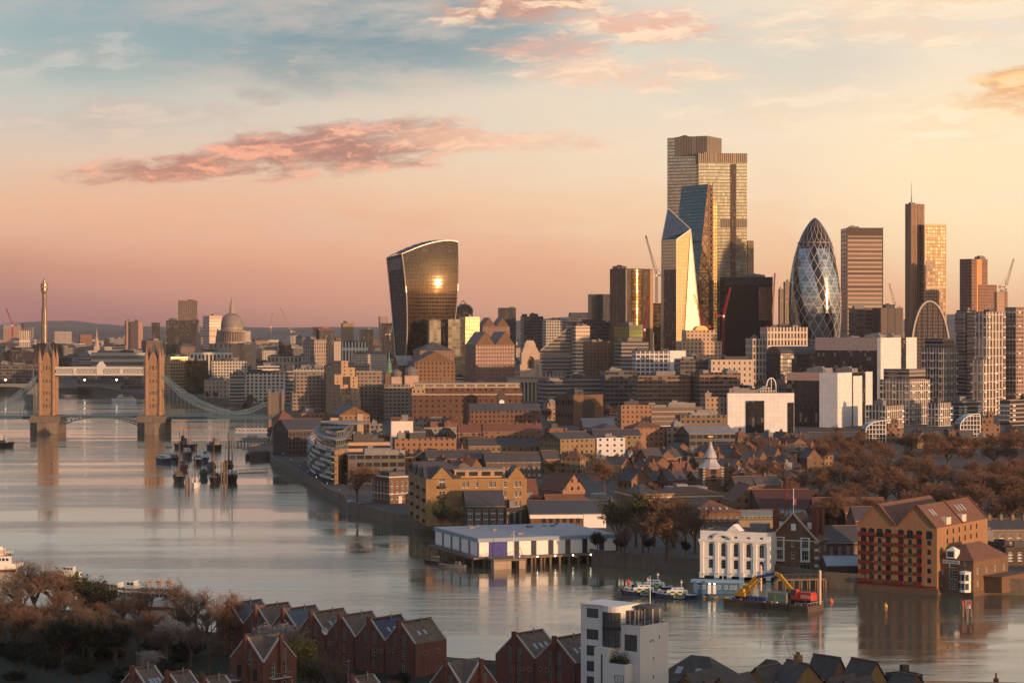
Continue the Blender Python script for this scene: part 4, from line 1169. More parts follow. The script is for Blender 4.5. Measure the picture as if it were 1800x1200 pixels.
def cathedral():
 Y=3600.0;sc=Y/F;rt=thing('domed_cathedral','great domed cathedral with lantern and cross rising over the rooftops','cathedral',(X(407.5,Y),Y,LZ))
 z=lambda py:Z(py,Y)-LZ
 lead=mat('dome_lead',(.24,.20,.18),.7,var=.2,scale=.15);st=mat('cathedral_stone',(.34,.27,.21),.85,var=.25,scale=.1)
 r=19.0*sc
 b=MB();b.lathe([(r,z(573)),(r*.985,z(568)),(r*.9,z(561.5)),(r*.72,z(555.5)),(r*.45,z(551.8)),(r*.22,z(550.6))],40);dm=b.build('dome',lead,rt,smooth=True)
 b=MB()
 for i in range(32):
  a_=2*pi*i/32
  pr_=[(r,z(573)),(r*.985,z(568)),(r*.9,z(561.5)),(r*.72,z(555.5)),(r*.45,z(551.8)),(r*.22,z(550.6))]
  for k in range(5):b.bar(((pr_[k][0]+.1)*cos(a_),(pr_[k][0]+.1)*sin(a_),pr_[k][1]),((pr_[k+1][0]+.1)*cos(a_),(pr_[k+1][0]+.1)*sin(a_),pr_[k+1][1]),.35,.5)
 b.build('dome_rib',lead,dm);
 b=MB();b.lathe([(r*1.02,z(579.5)),(r*1.02,z(573))],40);b.build('attic',fac('f_attic',(.34,.27,.21),(.06,.05,.05),3.2,6,.45,.6,0,.1,.4),rt)
 R2=24*sc
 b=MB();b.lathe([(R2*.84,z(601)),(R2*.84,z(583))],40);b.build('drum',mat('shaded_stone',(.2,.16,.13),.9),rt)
 b=MB();b.lathe([(R2*.84,z(583)),(R2*1.04,z(583)),(R2*1.04,z(581)),(R2*.98,z(580.6)),(r*1.02,z(579.5))],40);b.build('cornice',st,rt)
 cm=MB();cm.lathe([(.75,0),(.62,z(583.2)-z(600))],7);cme=cm.mesh('column',[st])
 for i in range(32):inst('column',cme,rt,(R2*.97*cos(2*pi*(i+.5)/32),R2*.97*sin(2*pi*(i+.5)/32),z(600)))
 b=MB();b.lathe([(R2*1.04,z(603)),(R2*1.04,z(600)),(R2*.8,z(600))],40);b.box(-34,34,-18,18,0,z(603.5));b.box(-16,16,-34,40,0,z(604));b.build('nave',fac('f_nave',(.32,.26,.2),(.05,.045,.045),7,13,.35,.5,0,.1,.4),rt)
 b=MB();q_=sc
 b.lathe([(5.2*q_,z(551)),(5.2*q_,z(549)),(4*q_,z(548.5)),(4*q_,z(541)),(4.6*q_,z(540.5)),(3.0*q_,z(538.5)),(2.4*q_,z(533)),(1.4*q_,z(529)),(1.1*q_,z(527.5)),(1.5*q_,z(526)),(.4*q_,z(524.5)),(0,z(524))],12)
 lt=b.build('lantern',st,rt)
 b=MB();b.box(-.3,.3,-.3,.3,z(525),z(520.5));b.box(-1.3,1.3,-.28,.28,z(523),z(522.3),bottom=True);b.build('cross',mat('gilded_cross',(.6,.42,.15),.4,.6),lt)
 for px,yt in((344,565),(379.5,576)):
  x=X(px,Y)-X(407.5,Y);t_=z(yt);y_=30 if px<360 else 24
  b=MB();b.box(x-3.6,x+3.6,y_-3.6,y_+3.6,0,t_-22);b.lathe([(3.6,t_-22),(3.6,t_-15),(4,t_-14.6),(2.6,t_-13),(2.4,t_-9),(1.6,t_-5),(.6,t_-2),(0,t_)],10,x,y_);b.build('bell_tower',st,rt)
 BB.append((338,434,522,606,Y))
cathedral()
def comms_tower():
 Y=6200.0;sc=Y/F;rt=thing('communications_tower','tall round communications tower with wide glazed top storeys and an antenna','tower',(X(78,Y),Y,LZ))
 z=lambda py:Z(py,Y)-LZ
 sh=fac('f_shaft',(.24,.16,.11),(.10,.07,.05),4,5,.6,.6,.01,.4,.25);tp=fac('f_pod',(.30,.2,.13),(.16,.11,.08),5,12,.8,.6,.01,.6,.2)
 b=MB();b.lathe([(5.1*sc,0),(5.1*sc,z(541)),(3.6*sc,z(540)),(3.6*sc,z(515))],20);b.build('shaft',sh,rt)
 for k in range(7):
  zz=z(517+k*3.4);b=MB();b.lathe([(2*sc,zz-3),(4.3*sc,zz-3),(4.3*sc,zz),(2*sc,zz)],16);b.build('aerial_gallery',sh,rt)
 b=MB();b.lathe([(3.6*sc,z(516)),(5.2*sc,z(513)),(6.2*sc,z(511)),(6.2*sc,z(506)),(6.6*sc,z(505.5)),(6.6*sc,z(500)),(5.4*sc,z(499)),(5.4*sc,z(497)),(3*sc,z(496)),(3*sc,z(493)),(2*sc,z(492)),(0,z(491.5))],20);b.build('pod',tp,rt)
 b=MB();b.tube((0,0,z(492)),(0,0,z(486.5)),2.4,.8,6);b.build('antenna',steel_m,rt)
 BB.append((68,88,486,588,Y))
comms_tower()
# ================================================================ named city buildings, far to near
fm=lambda n,w_,g_=(.05,.05,.055),bay=3.5,flo=3.6,ww=.5,wh=.5,**k:fac('f_'+n,w_,g_,bay,flo,ww,wh,**k)
pink=fm('pinkblock',(.36,.22,.17),(.10,.07,.06),4,3.4,.5,.5)
dgl=fm('darkglass',(.04,.038,.038),(.05,.048,.05),2.4,3.8,.85,.8,gm=.45)
wcol=fm('whitecol',(.62,.56,.48),(.05,.05,.05),5,40,.55,.9)
wgrid=fm('whitegrid',(.50,.45,.38),(.045,.045,.05),3.2,3.3,.62,.62)
gconc=fm('greyconc',(.19,.165,.145),(.04,.04,.042),3.2,3.1,.6,.42)
brk=fm('brick',(.15,.085,.055),(.04,.038,.04),3.2,3.3,.42,.5)
brk2=fm('brick2',(.20,.115,.07),(.045,.04,.04),3.6,3.4,.4,.5)
off=fm('office',(.26,.235,.21),(.06,.06,.065),60,3.7,2,.48,gm=.3)
off2=fm('office2',(.12,.11,.105),(.045,.045,.05),4,3.8,.85,.55,gm=.3)
stn=fm('stone',(.33,.27,.21),(.05,.045,.045),4,4.5,.38,.55)
tan_=fm('tan',(.36,.25,.16),(.06,.05,.045),3.4,3.6,.4,.5)
gold=fm('goldlit',(.42,.30,.17),(.30,.20,.09),3,3.8,.7,.6,gm=.7,gr=.25)
blk('tower_block','tall grey-brown office tower standing left of the cathedral dome','tower',(312,313,346),528,6000,6,fm('euston',(.16,.115,.09),(.07,.055,.05),5,4,.5,.6),dl=50,plant=1,yb=560)
blk('glass_office','wide dark glass office block below the grey-brown tower left of the dome','office block',(290,292,350),563,4200,8,dgl,dl=60,plant=2,yb=600)
blk('striped_office','bright striped office block right behind the cathedral dome','office block',(357,368,390),555,5200,25,fm('stripe',(.55,.42,.34),(.10,.07,.06),60,6,2,.45),plant=1,yb=585)
blk('pink_tower_block','narrow end block of the pink far block left of the cathedral','block',(219,222,231),564,5600,20,pink,plant=1,yb=590)
blk('pink_tower_block','broad pink far block midway between the comms tower and cathedral','block',(229,243,251),565,5580,55,pink,plant=1,yb=590)
blk('grey_block','small dark grey far block right of the pink blocks','block',(265,267,281),567,5300,12,dgl,dl=30,plant=1,yb=590)
blk('striped_block','small white vertically striped block near the left edge','block',(31,34,53),581,5200,12,fm('vstripe',(.6,.5,.42),(.08,.06,.05),4,40,.5,.9),dl=30,plant=0,yb=598)
blk('domed_hall','pale arched hall roof on the skyline at the far left edge','hall',(5,6,37),576,6500,3,pink,'bx',roof_pale,14,dl=50,yb=590)
blk('tan_slab','ochre slab block left of the curved skyscraper','block',(600,603,621),568,4400,12,fm('ochre',(.30,.21,.12),(.12,.09,.06),3,3.4,.4,.5),dl=30,plant=1,yb=600)
blk('grey_tower','pale small tower on the skyline left of the curved skyscraper','tower',(666,668,682),556,6800,10,pink,dl=40,plant=0,yb=585)
blk('dark_slab','low dark block right of the ochre slab','block',(632,634,656),579,4700,8,dgl,dl=40,plant=1,yb=600)
blk('dark_slab','dark block touching the left flank of the curved skyscraper','block',(669,671,700),568,4300,8,dgl,dl=40,plant=1,yb=600)
blk('columned_office','white office block with tall thin columns left below the curved skyscraper','office block',(599,602,647),601,3500,6,wcol,dl=40,plant=2,yb=620)
blk('dark_tower_block','dark square tower block right of the curved skyscraper','tower',(876,878,907),541,3600,5,fm('dkblue',(.05,.048,.05),(.05,.05,.055),3,3.6,.6,.6,gm=.3),dl=30,plant=1,yb=600)
blk('olive_office','pale olive office block left half at the foot of the curved skyscraper','office block',(753,755,775),562,2360,6,fm('olive',(.30,.25,.17),(.36,.31,.21),4,4,.96,.8,gm=.5,gr=.25),dl=30,plant=1,yb=603)
blk('dark_office_slot','narrow dark glass bay between the two olive offices','office block',(774,776,787),561,2375,6,fm('slot',(.03,.03,.03),(.035,.03,.03),2,4,.8,.9),dl=30,plant=0,yb=603)
blk('olive_office','pale olive office block right of the dark glass bay','office block',(786,788,809),561,2360,6,MATS['f_olive'],dl=30,plant=1,yb=603)
blk('yellow_office','sunlit yellow-green office wing right of the olive offices','office block',(807,818,843),557,2400,30,fm('ygreen',(.45,.38,.2),(.5,.42,.22),5,4,.95,.85,gm=.6,gr=.25),plant=1,yb=600)
def barrel_office():
 rt,lr,ll,h=blk('arched_glass_office','grey office topped by a big arched glass vault right of the curved skyscraper','office block',(800,802,831),548,3000,6,dgl,'by',mat('vault_glass',(.10,.10,.105),.3,.4),10,dl=40,yb=560)
 b=MB();m=10
 for i in range(m):
  a0,a1=pi*i/m,pi*(i+1)/m
  b.bar((lr/2-cos(a0)*lr/2,-.6,h+sin(a0)*10),(lr/2-cos(a1)*lr/2,-.6,h+sin(a1)*10),1.2,1.6)
 b.bar((lr*.2,-.5,h+9),(lr*.42,-.5,h+15),.8,1);b.bar((lr*.42,-.5,h+15),(lr*.64,-.5,h+9),.8,1)
 b.build('arch_rim',steel_m,rt)
barrel_office()
minst=fm('minster',(.23,.135,.105),(.05,.04,.04),3,3.8,.4,.5,gm=0,gr=.4)
mroof=mat('minster_roof',(.20,.15,.13),.7,var=.2)
blk('steep_roofed_office','pink stone office with a steep pointed roof, rear one right of the curved skyscraper','office block',(842,848,896),574,2500,12,minst,'zx',mroof,10,dl=30,yb=600,n=2)
blk('steep_roofed_office','broad pink stone office with big steep roofs, front one right of the curved skyscraper','office block',(818,836,905),606,2250,24,minst,'zx',mroof,13,yb=632,n=2)
blk('pink_hipped_office','pink walled office with a wide hipped grey roof below the curved skyscraper','office block',(728,738,798),616,2150,12,minst,'hip',roof_dark,8,dl=40,yb=632)
blk('gabled_brick_hall','brick hall with a large gable facing right in front of the curved skyscraper','hall',(724,729,800),637,2050,8,brk2,'gy',roof_dark,10,dl=60,yb=655)
blk('sloped_roof_block','brown block with a pale sloping roof left of the big gable','block',(690,700,728),642,2100,20,brk2,'gx',roof_pale,9,yb=655)
def monument_tower():
 Y=2160.0;rt=thing('monumental_tower','pale stone monumental office tower with a deep statue niche','tower',(X(931,Y),Y,LZ),radians(6))
 z=lambda py:Z(py,Y)-LZ;sc=Y/F
 st=mat('monument_stone',(.44,.33,.24),.85,var=.25,scale=.2,streak=True)
 b=MB();w0=16*sc
 T0=lambda u,zz,d_=0.0:(u,-w0+d_,zz)
 openwall(b,T0,-w0,w0,z(662),z(619),[(0,z(647),6.5,z(626)-z(647),3)],3)
 for s_ in(-1,1):b.face([(s_*w0,-w0,z(662)),(s_*w0,w0,z(662)),(s_*w0,w0,z(619)),(s_*w0,-w0,z(619))])
 b.face([(-w0,-w0+3,z(647)),(w0,-w0+3,z(647)),(w0,-w0+3,z(626)),(-w0,-w0+3,z(626))])
 b.face([(-w0,w0,z(662)),(w0,w0,z(662)),(w0,w0,z(619)),(-w0,w0,z(619))]);b.face([(-w0,-w0,z(619)),(w0,-w0,z(619)),(w0,w0,z(619)),(-w0,w0,z(619))])
 b.build('shaft',st,rt)
 q4=lambda r_:[(-r_,-r_),(r_,-r_),(r_,r_),(-r_,r_)]
 b=MB();b.frustum(q4(w0*.9),z(619),q4(w0*.72),z(611));b.frustum(q4(w0*.66),z(611),q4(w0*.5),z(601));b.box(-w0*.4,w0*.4,-w0*.4,w0*.4,z(601),z(598));b.build('stepped_crown',st,rt)
 for s_ in(-1,1):
  b=MB();b.box(s_*w0-1.6,s_*w0+1.6,-w0-1.6,-w0+1.6,z(662),z(640));b.build('buttress',st,rt)
 b=MB();b.lathe([(1.0,z(646.5)),(1.1,z(640)),(1.5,z(635)),(.5,z(633)),(.75,z(631.5)),(0,z(629.5))],8,0,-w0+1.6);b.build('statue',mat('dark_bronze',(.05,.04,.035),.6),rt)
 b=MB();W_=X(952,Y)-X(893,Y);x0=X(893,Y)-X(931,Y)
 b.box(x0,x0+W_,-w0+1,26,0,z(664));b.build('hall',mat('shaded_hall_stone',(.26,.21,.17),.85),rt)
 cm=MB();cm.lathe([(1.1,0),(.9,z(672)-z(706))],8);me=cm.mesh('column',[stone_m])
 for k in range(8):inst('column',me,rt,(x0+W_*(.1+.8*k/7),-w0-1.6,z(706)))
 b=MB();b.box(x0-.6,x0+W_+.6,-w0-3,2,z(672),z(666));b.build('entablature',stone_m,rt)
 BB.append((893,952,598,715,Y))
monument_tower()
def slant_office():
 Y=2350.0;rt=thing('sloping_glass_office','office with a long sloping glass roof running down to the left','office block',(X(945,Y),Y,LZ))
 z=lambda py:Z(py,Y)-LZ;x=lambda px:X(px,Y)-X(945,Y)
 pr=[(0,z(620)),(x(1006),z(572)),(x(1010),z(572)),(x(1010),0),(0,0)]
 b=MB();b.face([(p,0,q_) for p,q_ in pr]);b.face([(p,24,q_) for p,q_ in pr]);b.face([(x(1010),0,0),(x(1010),24,0),(x(1010),24,z(572)),(x(1010),0,z(572))]);b.build('wall',off,rt)
 b=MB();b.face([(0,-.6,z(620)),(x(1006),-.6,z(571.5)),(x(1006),24.6,z(571.5)),(0,24.6,z(620))],[(0,0),(45,0),(45,24),(0,24)]);b.build('glass_roof',fm('slroof',(.30,.24,.2),(.09,.08,.085),60,3.2,2,.6,gm=.5),rt)
 b=MB()
 for k in range(5):b.bar((x(950+4*k),-.8+5*k,z(617)+.6),(x(1004),-.8+5*k,z(573)+.8),.7,.7)
 b.build('roof_beam',mat('pale_beam',(.5,.4,.33),.6),rt)
 BB.append((945,1010,571,622,Y))
slant_office()
for args in[
('white_balcony_office','white balconied office beside the long sloping glass roof','office block',(1006,1012,1037),573,2340,20,fm('wbalc',(.62,.47,.36),(.06,.05,.05),60,3.8,2,.4),'flat'),
('long_dark_office','long flat dark office roof left of the bronze tower base','office block',(990,996,1115),566,2560,6,off2,'flat'),
('green_glass_office','office with green lit glazing at the foot of the bronze tower','office block',(1086,1106,1130),571,2420,30,fm('greenish',(.16,.13,.07),(.20,.26,.09),60,3.8,2,.7,gm=.5),'flat'),
('brown_brick_office','plain brown office block under the long flat dark roof','office block',(1030,1036,1072),600,2250,10,brk2,'flat'),
('grey_office','grey office block left of the white windowed block','office block',(1088,1092,1140),600,2200,10,off,'flat'),
('far_white_office','pale office on the skyline left of the bronze tower','office block',(955,960,1004),563,2700,8,wgrid,'flat'),
('far_services_office','office bristling with service towers left of the pale skyline office','office block',(917,921,955),556,2800,8,off2,'flat'),
('arched_skyline_hall','round-roofed hall on the skyline left of the grey glass block','hall',(1000,1003,1040),556,3500,5,off2,'bx'),
]:blk(*args,dl=30,plant=4,rise=6,yb=args[4]+40)
def stepped_gold():
 g=fm('postmod',(.52,.36,.24),(.20,.14,.10),4,3.8,.5,.6)
 rt,lr,ll,h=blk('gilded_stepped_office','peach stone office with stepped shoulders and a glowing arched top below the pointed skyscraper','office block',(1192,1199,1269),600,2230,10,g,dl=26,plant=0,yb=630)
 b=MB();b.box(lr*.12,lr*.88,2,20,h+.1,h+11);b.build('upper_storey',g,rt)
 b=MB();m=8
 for i in range(m):
  a0,a1=pi*i/m,pi*(i+1)/m
  f_=lambda a:(lr*.5-cos(a)*lr*.16,h+11+sin(a)*4.5)
  (xa,za),(xb,zb_)=f_(a0),f_(a1)
  b.face([(xa,1,za),(xb,1,zb_),(xb,14,zb_),(xa,14,za)]);b.face([(xa,1,za),(xb,1,zb_),(lr*.5,1,h+11)])
 b.build('arched_top',mat('gold_arch',(.6,.38,.16),.35,.5),rt)
stepped_gold()
rt,lr,ll,h=blk('white_windowed_block','bright white office block with rows of dark windows and a blank right end wall','office block',(1114,1118,1205),617,2060,6,fm('wblock',(.66,.64,.62),(.10,.10,.11),4.2,3.9,.8,.72),dl=24,plant=2,yb=655)
b=MB();b.box(lr*.68,lr+.25,-.3,12,0,h+.4);b.build('blank_end',white_m,rt)
b=MB();b.tube((lr*.38,8,h),(lr*.38,8,h+17),.5,n=6);b.build('chimney_stack',steel_m,rt)
for args in[
('white_grid_office','white grid office, lower left one before the bullet tower','office block',(1320,1323,1347),595,2300,8,fm('wgr2',(.62,.5,.4),(.10,.08,.075),3.4,7,.55,.75),'flat'),
('white_grid_office','taller white grid office, right one before the bullet tower','office block',(1346,1349,1420),575,2290,8,MATS['f_wgr2'],'flat'),
('barrel_roof_office','dark office with a ribbed barrel vault roof below the bullet tower','office block',(1348,1372,1446),622,2120,20,dgl,'bx'),
('grey_gabled_office','grey office with glass gables at the foot of the banded slab tower','office block',(1430,1440,1560),596,2150,10,off,'flat'),
]:blk(*args,dl=30,plant=3,rise=7,rm=roof_dark,yb=args[4]+45)
for args in[
('beige_office','beige office with tall slit windows, left of a pair in mid distance','office block',(1190,1196,1247),631,2000,8,off2,'flat'),
('beige_office','sunlit cream office with slit windows, right of a pair in mid distance','office block',(1246,1250,1325),632,1990,6,fm('slit',(.50,.40,.31),(.05,.045,.045),4.6,5.2,.3,.42),'flat'),
('stepped_brown_office','stepped brown office with heavy bands, left one below the white windowed block','office block',(1113,1122,1214),660,1860,8,fm('sbrown',(.22,.14,.10),(.03,.03,.03),4,3.6,.85,.45),'flat'),
('stepped_brown_office','stepped brown office with heavy bands and a round stair tower, right one','office block',(1213,1230,1302),656,1850,12,MATS['f_sbrown'],'flat'),
('brown_annexe','low brown annexe stepping down right of the banded brown offices','office block',(1300,1303,1330),683,1840,8,MATS['f_sbrown'],'flat'),
('grey_courtyard_block','grey block with small windows behind the bare trees in mid distance','office block',(1060,1064,1120),652,1950,8,off2,'flat'),
('silver_office','silver grey glass office with white corner shafts right of the monumental tower','office block',(950,962,1003),668,1980,18,off,'flat'),
('white_plant_office','white-topped office right of the silver grey office','office block',(995,1000,1058),664,1990,8,off,'flat'),
]:blk(*args,dl=26,plant=3,yb=args[4]+40)
def arch_brick():
 o_=lambda L,H:[(L*.5,H*.32,L*.42,H*.52,L*.2),(L*.5,1.5,L*.42,H*.24,0)]
 house('arched_brick_office','red-brown brick office with one huge arched window','office block',(976,1008,1060),694,1760,35,brick_brown,o_,lambda L,H:grid_ops(spread(L,6),[H*.66],3,4.5,1.4)+grid_ops(spread(L,6),[H*.25],2,3),'flat',rm=roof_dark,fm=frame_dark,nx=4,nz=5,yb=750)
arch_brick()
def hotel():
 con=fm('hotel',(.24,.19,.155),(.04,.04,.04),3.3,3.0,.62,.42)
 lit=fm('hotel_blank_lit',(.34,.23,.15),(.05,.045,.04),6.5,3.0,.22,.4)  # orange sunlight on the stepped centre put into its concrete colour
 Y=1840;x0=X(578,Y)
 rt=thing('stepped_concrete_hotel','stepped grey concrete hotel with a jumble of boxy tops beside the river','hotel',(x0,Y,LZ))
 def m(xl,xc,xr,yt,dY,a,mt,nm='wing',dl=None):
  xw,lr,ll=corner(xl,xc,xr,Y+dY,a,dl)
  b=MB();b.prism([(0,0),(lr,0),(lr,ll),(0,ll)],0,Z(yt,Y+dY)-LZ)
  b.build(nm,mt,rt,(xw-x0,dY,0),radians(a))
 m(516,520,572,655,20,8,con,dl=24);m(508,514,545,690,12,10,con,dl=22)
 m(622,626,672,652,24,6,con,dl=24);m(668,676,721,676,-6,12,con)
 for i,(xl,xc,xr,yt,dY) in enumerate([(571,600,624,646,8),(583,600,612,634,14),(573,588,604,658,-2),(604,616,629,662,-3),(580,598,612,676,-8),(603,618,632,682,-10),(588,602,618,694,-14),(606,620,634,700,-16)]):
  m(xl,xc,xr,yt,dY,42,lit,'stepped_block')
 BB.append((508,722,634,742,Y))
hotel()
rt,lr,ll,h=blk('dockside_warehouse','long dark red brick warehouse block with rows of small arched windows','warehouse',(722,724,918),682,1760,4,fm('dockw',(.115,.062,.045),(.03,.03,.032),4.6,4.2,.32,.42),rm=roof_dark,plant=0,dl=22,yb=735)
b=MB();b.box(lr*.02,lr*.98,3,16,h+.1,h+3.2);b.build('glazed_attic',fm('attic2',(.42,.32,.24),(.20,.16,.13),8,3.4,.8,.5),rt)
b=MB();b.box(-.3,lr+.3,-.5,0.2,h-5.5,h-4.4,bottom=True);b.build('cornice',mat('pale_cornice',(.36,.28,.22),.8),rt)
b=MB();b.box(lr*.02,lr*.98,4,15,h+3.3,h+4.0);b.build('attic_roof',roof_pale,rt)
b=MB();b.box(0,lr*.12,-.4,0.1,h-4.2,h);b.build('sunlit_bay',tan_,rt)
def clock():
 Y=1740;rt=thing('clock_tower','small dark brick clock tower with a pale clock face before the long warehouse','clock tower',(X(881,Y),Y,LZ),radians(8))
 h=Z(694,Y)-LZ
 b=MB();b.box(-3,3,-3,3,0,h);b.build('shaft',brick_dark,rt)
 b=MB();b.lathe([(0,0),(2,0),(2,.3),(0,.3)],16);o=b.build('clock_face',white_trim,rt,(0,-3.02,h-5.5));o.rotation_euler=(pi/2,0,0)
 b=MB();b.pyramid(-3.2,3.2,-3.2,3.2,h,h+2.6);b.tube((0,0,h+2),(0,0,h+5),.2,.05,5);b.build('roof',roof_dark,rt)
 b=MB();b.box(-1.6,1.6,-3.2,-3,h-15,h-11,bottom=True);b.build('panel',stone_m,rt)
 BB.append((874,888,686,720,Y))
clock()
def steeple(name,label,px,ytop,ybody,Y,w_,bm_,sm_,kind='spire'):
 rt=thing(name,label,'church' if kind=='spire' else 'tower',(X(px,Y),Y,LZ),radians(10));h,t_=Z(ybody,Y)-LZ,Z(ytop,Y)-LZ
 b=MB();b.box(-w_,w_,-w_,w_,0,h);b.build('tower',bm_,rt)
 b=MB();d_=t_-h
 if kind=='spire':b.lathe([(w_*.9,h),(w_*.75,h+d_*.1),(w_*.55,h+d_*.14),(w_*.5,h+d_*.35),(w_*.6,h+d_*.37),(w_*.28,h+d_*.48),(w_*.24,h+d_*.6),(0.05,t_)],8)
 else:b.lathe([(w_*.95,h),(w_*.95,h+d_*.25),(w_*1.0,h+d_*.35),(w_*.8,h+d_*.62),(w_*.3,h+d_*.8),(.15,h+d_*.85),(0.05,t_)],12)
 b.build('spire' if kind=='spire' else 'cupola',sm_,rt)
 BB.append((px-4,px+4,ytop,ybody+20,Y))
pale_st=mat('pale_spire_stone',(.42,.30,.23),.8);green_cu=mat('green_copper',(.12,.22,.15),.7);lead_m=mat('lead_spire',(.14,.13,.13),.7)
steeple('church_steeple','slender pale church steeple left of the cathedral',170,575,608,3900,5,pale_st,pale_st)
steeple('church_steeple','green copper church spire near the two white cupola turrets',684,617,655,2050,4,brick_brown,green_cu)
steeple('church_steeple','grey openwork church spire left of the concrete hotel',549,605,640,2500,5,stone_m,lead_m)
steeple('cupola_turret','smaller white cupola turret on the left, above the long warehouse',697,646,662,1960,5,pale_st,lead_m,'cup')
steeple('cupola_turret','bigger white cupola turret on the right, above the long warehouse',722,640,660,1960,6,pale_st,lead_m,'cup')
steeple('stone_column','tall lone stone column with a gilded tip right of the cathedral',446,592,601,2700,2.6,pale_st,lead_m)
steeple('domed_hall','dark domed church roof left of the concrete hotel',500,592,606,3200,9,dgl,lead_m,'cup')
for args in[
('long_glass_office','long pale horizontal-banded office seen between the bridge towers, upper one','office block',(158,160,252),620,2900,4,fm('lband',(.42,.40,.36),(.09,.09,.085),60,8,2,.55,gm=.2),'flat'),
('long_glass_office','long dark banded office seen between the bridge towers, lower one','office block',(134,136,250),655,2760,4,off2,'flat'),
('brown_glass_office','bronze glass office glowing gold on its left half right of the bridge tower','office block',(286,300,330),627,2600,30,gold,'flat'),
('brown_glass_office','dark rounded bronze glass office right of the gold glowing one','office block',(322,328,366),634,2560,12,fm('brz3',(.05,.04,.03),(.12,.085,.05),3,3.8,.9,.7,gm=.7),'flat'),
('grey_window_office','grey office with big windows and a red-brown bay left of the white riverside flats','office block',(367,372,434),634,2500,6,wgrid,'flat'),
('riverside_hall','pale classical river-front hall with columns behind leafless trees','hall',(357,359,402),668,2420,4,stn,'flat'),
('riverside_flats','riverside flats with dark glass balconies below the lone column','flats',(399,404,430),658,2250,8,fm('balc',(.34,.31,.28),(.06,.07,.075),60,3.4,2,.62,gm=.3),'flat'),
('riverside_flats','white river-front flats with a chequered pattern of windows','flats',(428,432,505),656,2260,6,fm('wchk',(.52,.49,.43),(.05,.05,.055),4.2,3.4,.6,.62),'flat'),
('pale_penthouse','white penthouse storeys stacked on the chequered river-front flats','flats',(448,452,492),643,2290,6,fm('wph',(.6,.52,.44),(.05,.05,.055),60,3.6,2,.5),'flat'),
('crosshatch_office','dark office with diamond lattice bracing below the cathedral dome','office block',(407,409,441),606,2900,4,fm('xh',(.10,.09,.085),(.03,.03,.03),3,3,.5,.5),'flat'),
('slit_window_office','cream office with tall slit windows right of the lone column','office block',(467,470,528),626,2700,5,fm('slit2',(.38,.33,.26),(.04,.04,.04),4.5,8,.4,.6),'flat'),
('dark_quay_office','dark quayside office at the left edge behind the bridge','office block',(-40,-30,66),640,2820,4,off2,'flat'),
('dark_quay_office','dark riverside office with a pale roofline left of the bridge tower','office block',(2,6,64),618,3100,4,dgl,'flat'),
('grey_balcony_block','grey flats between the slit window office and the concrete hotel','flats',(498,502,522),650,2150,6,off,'flat'),
('glass_link_office','low glass office left of the concrete hotel with a white canopy roof','office block',(512,516,570),647,2060,6,fm('lnk',(.36,.33,.3),(.08,.08,.085),3,4,.8,.6,gm=.3),'flat'),
('cream_office','cream colonnaded office roof low behind the right bridge tower','office block',(330,334,410),619,3000,4,wcol,'flat'),
('sunlit_white_office','short sunlit white office above the long banded office','office block',(194,197,220),609,3400,6,fm('slw',(.6,.5,.38),(.1,.08,.07),60,5,2,.4),'flat'),
('dark_arch_office','dark office with a wide pale frame left of the comms tower','office block',(54,57,110),606,3500,6,dgl,'flat'),
]:blk(*args,dl=30,plant=4,yb=args[4]+40)
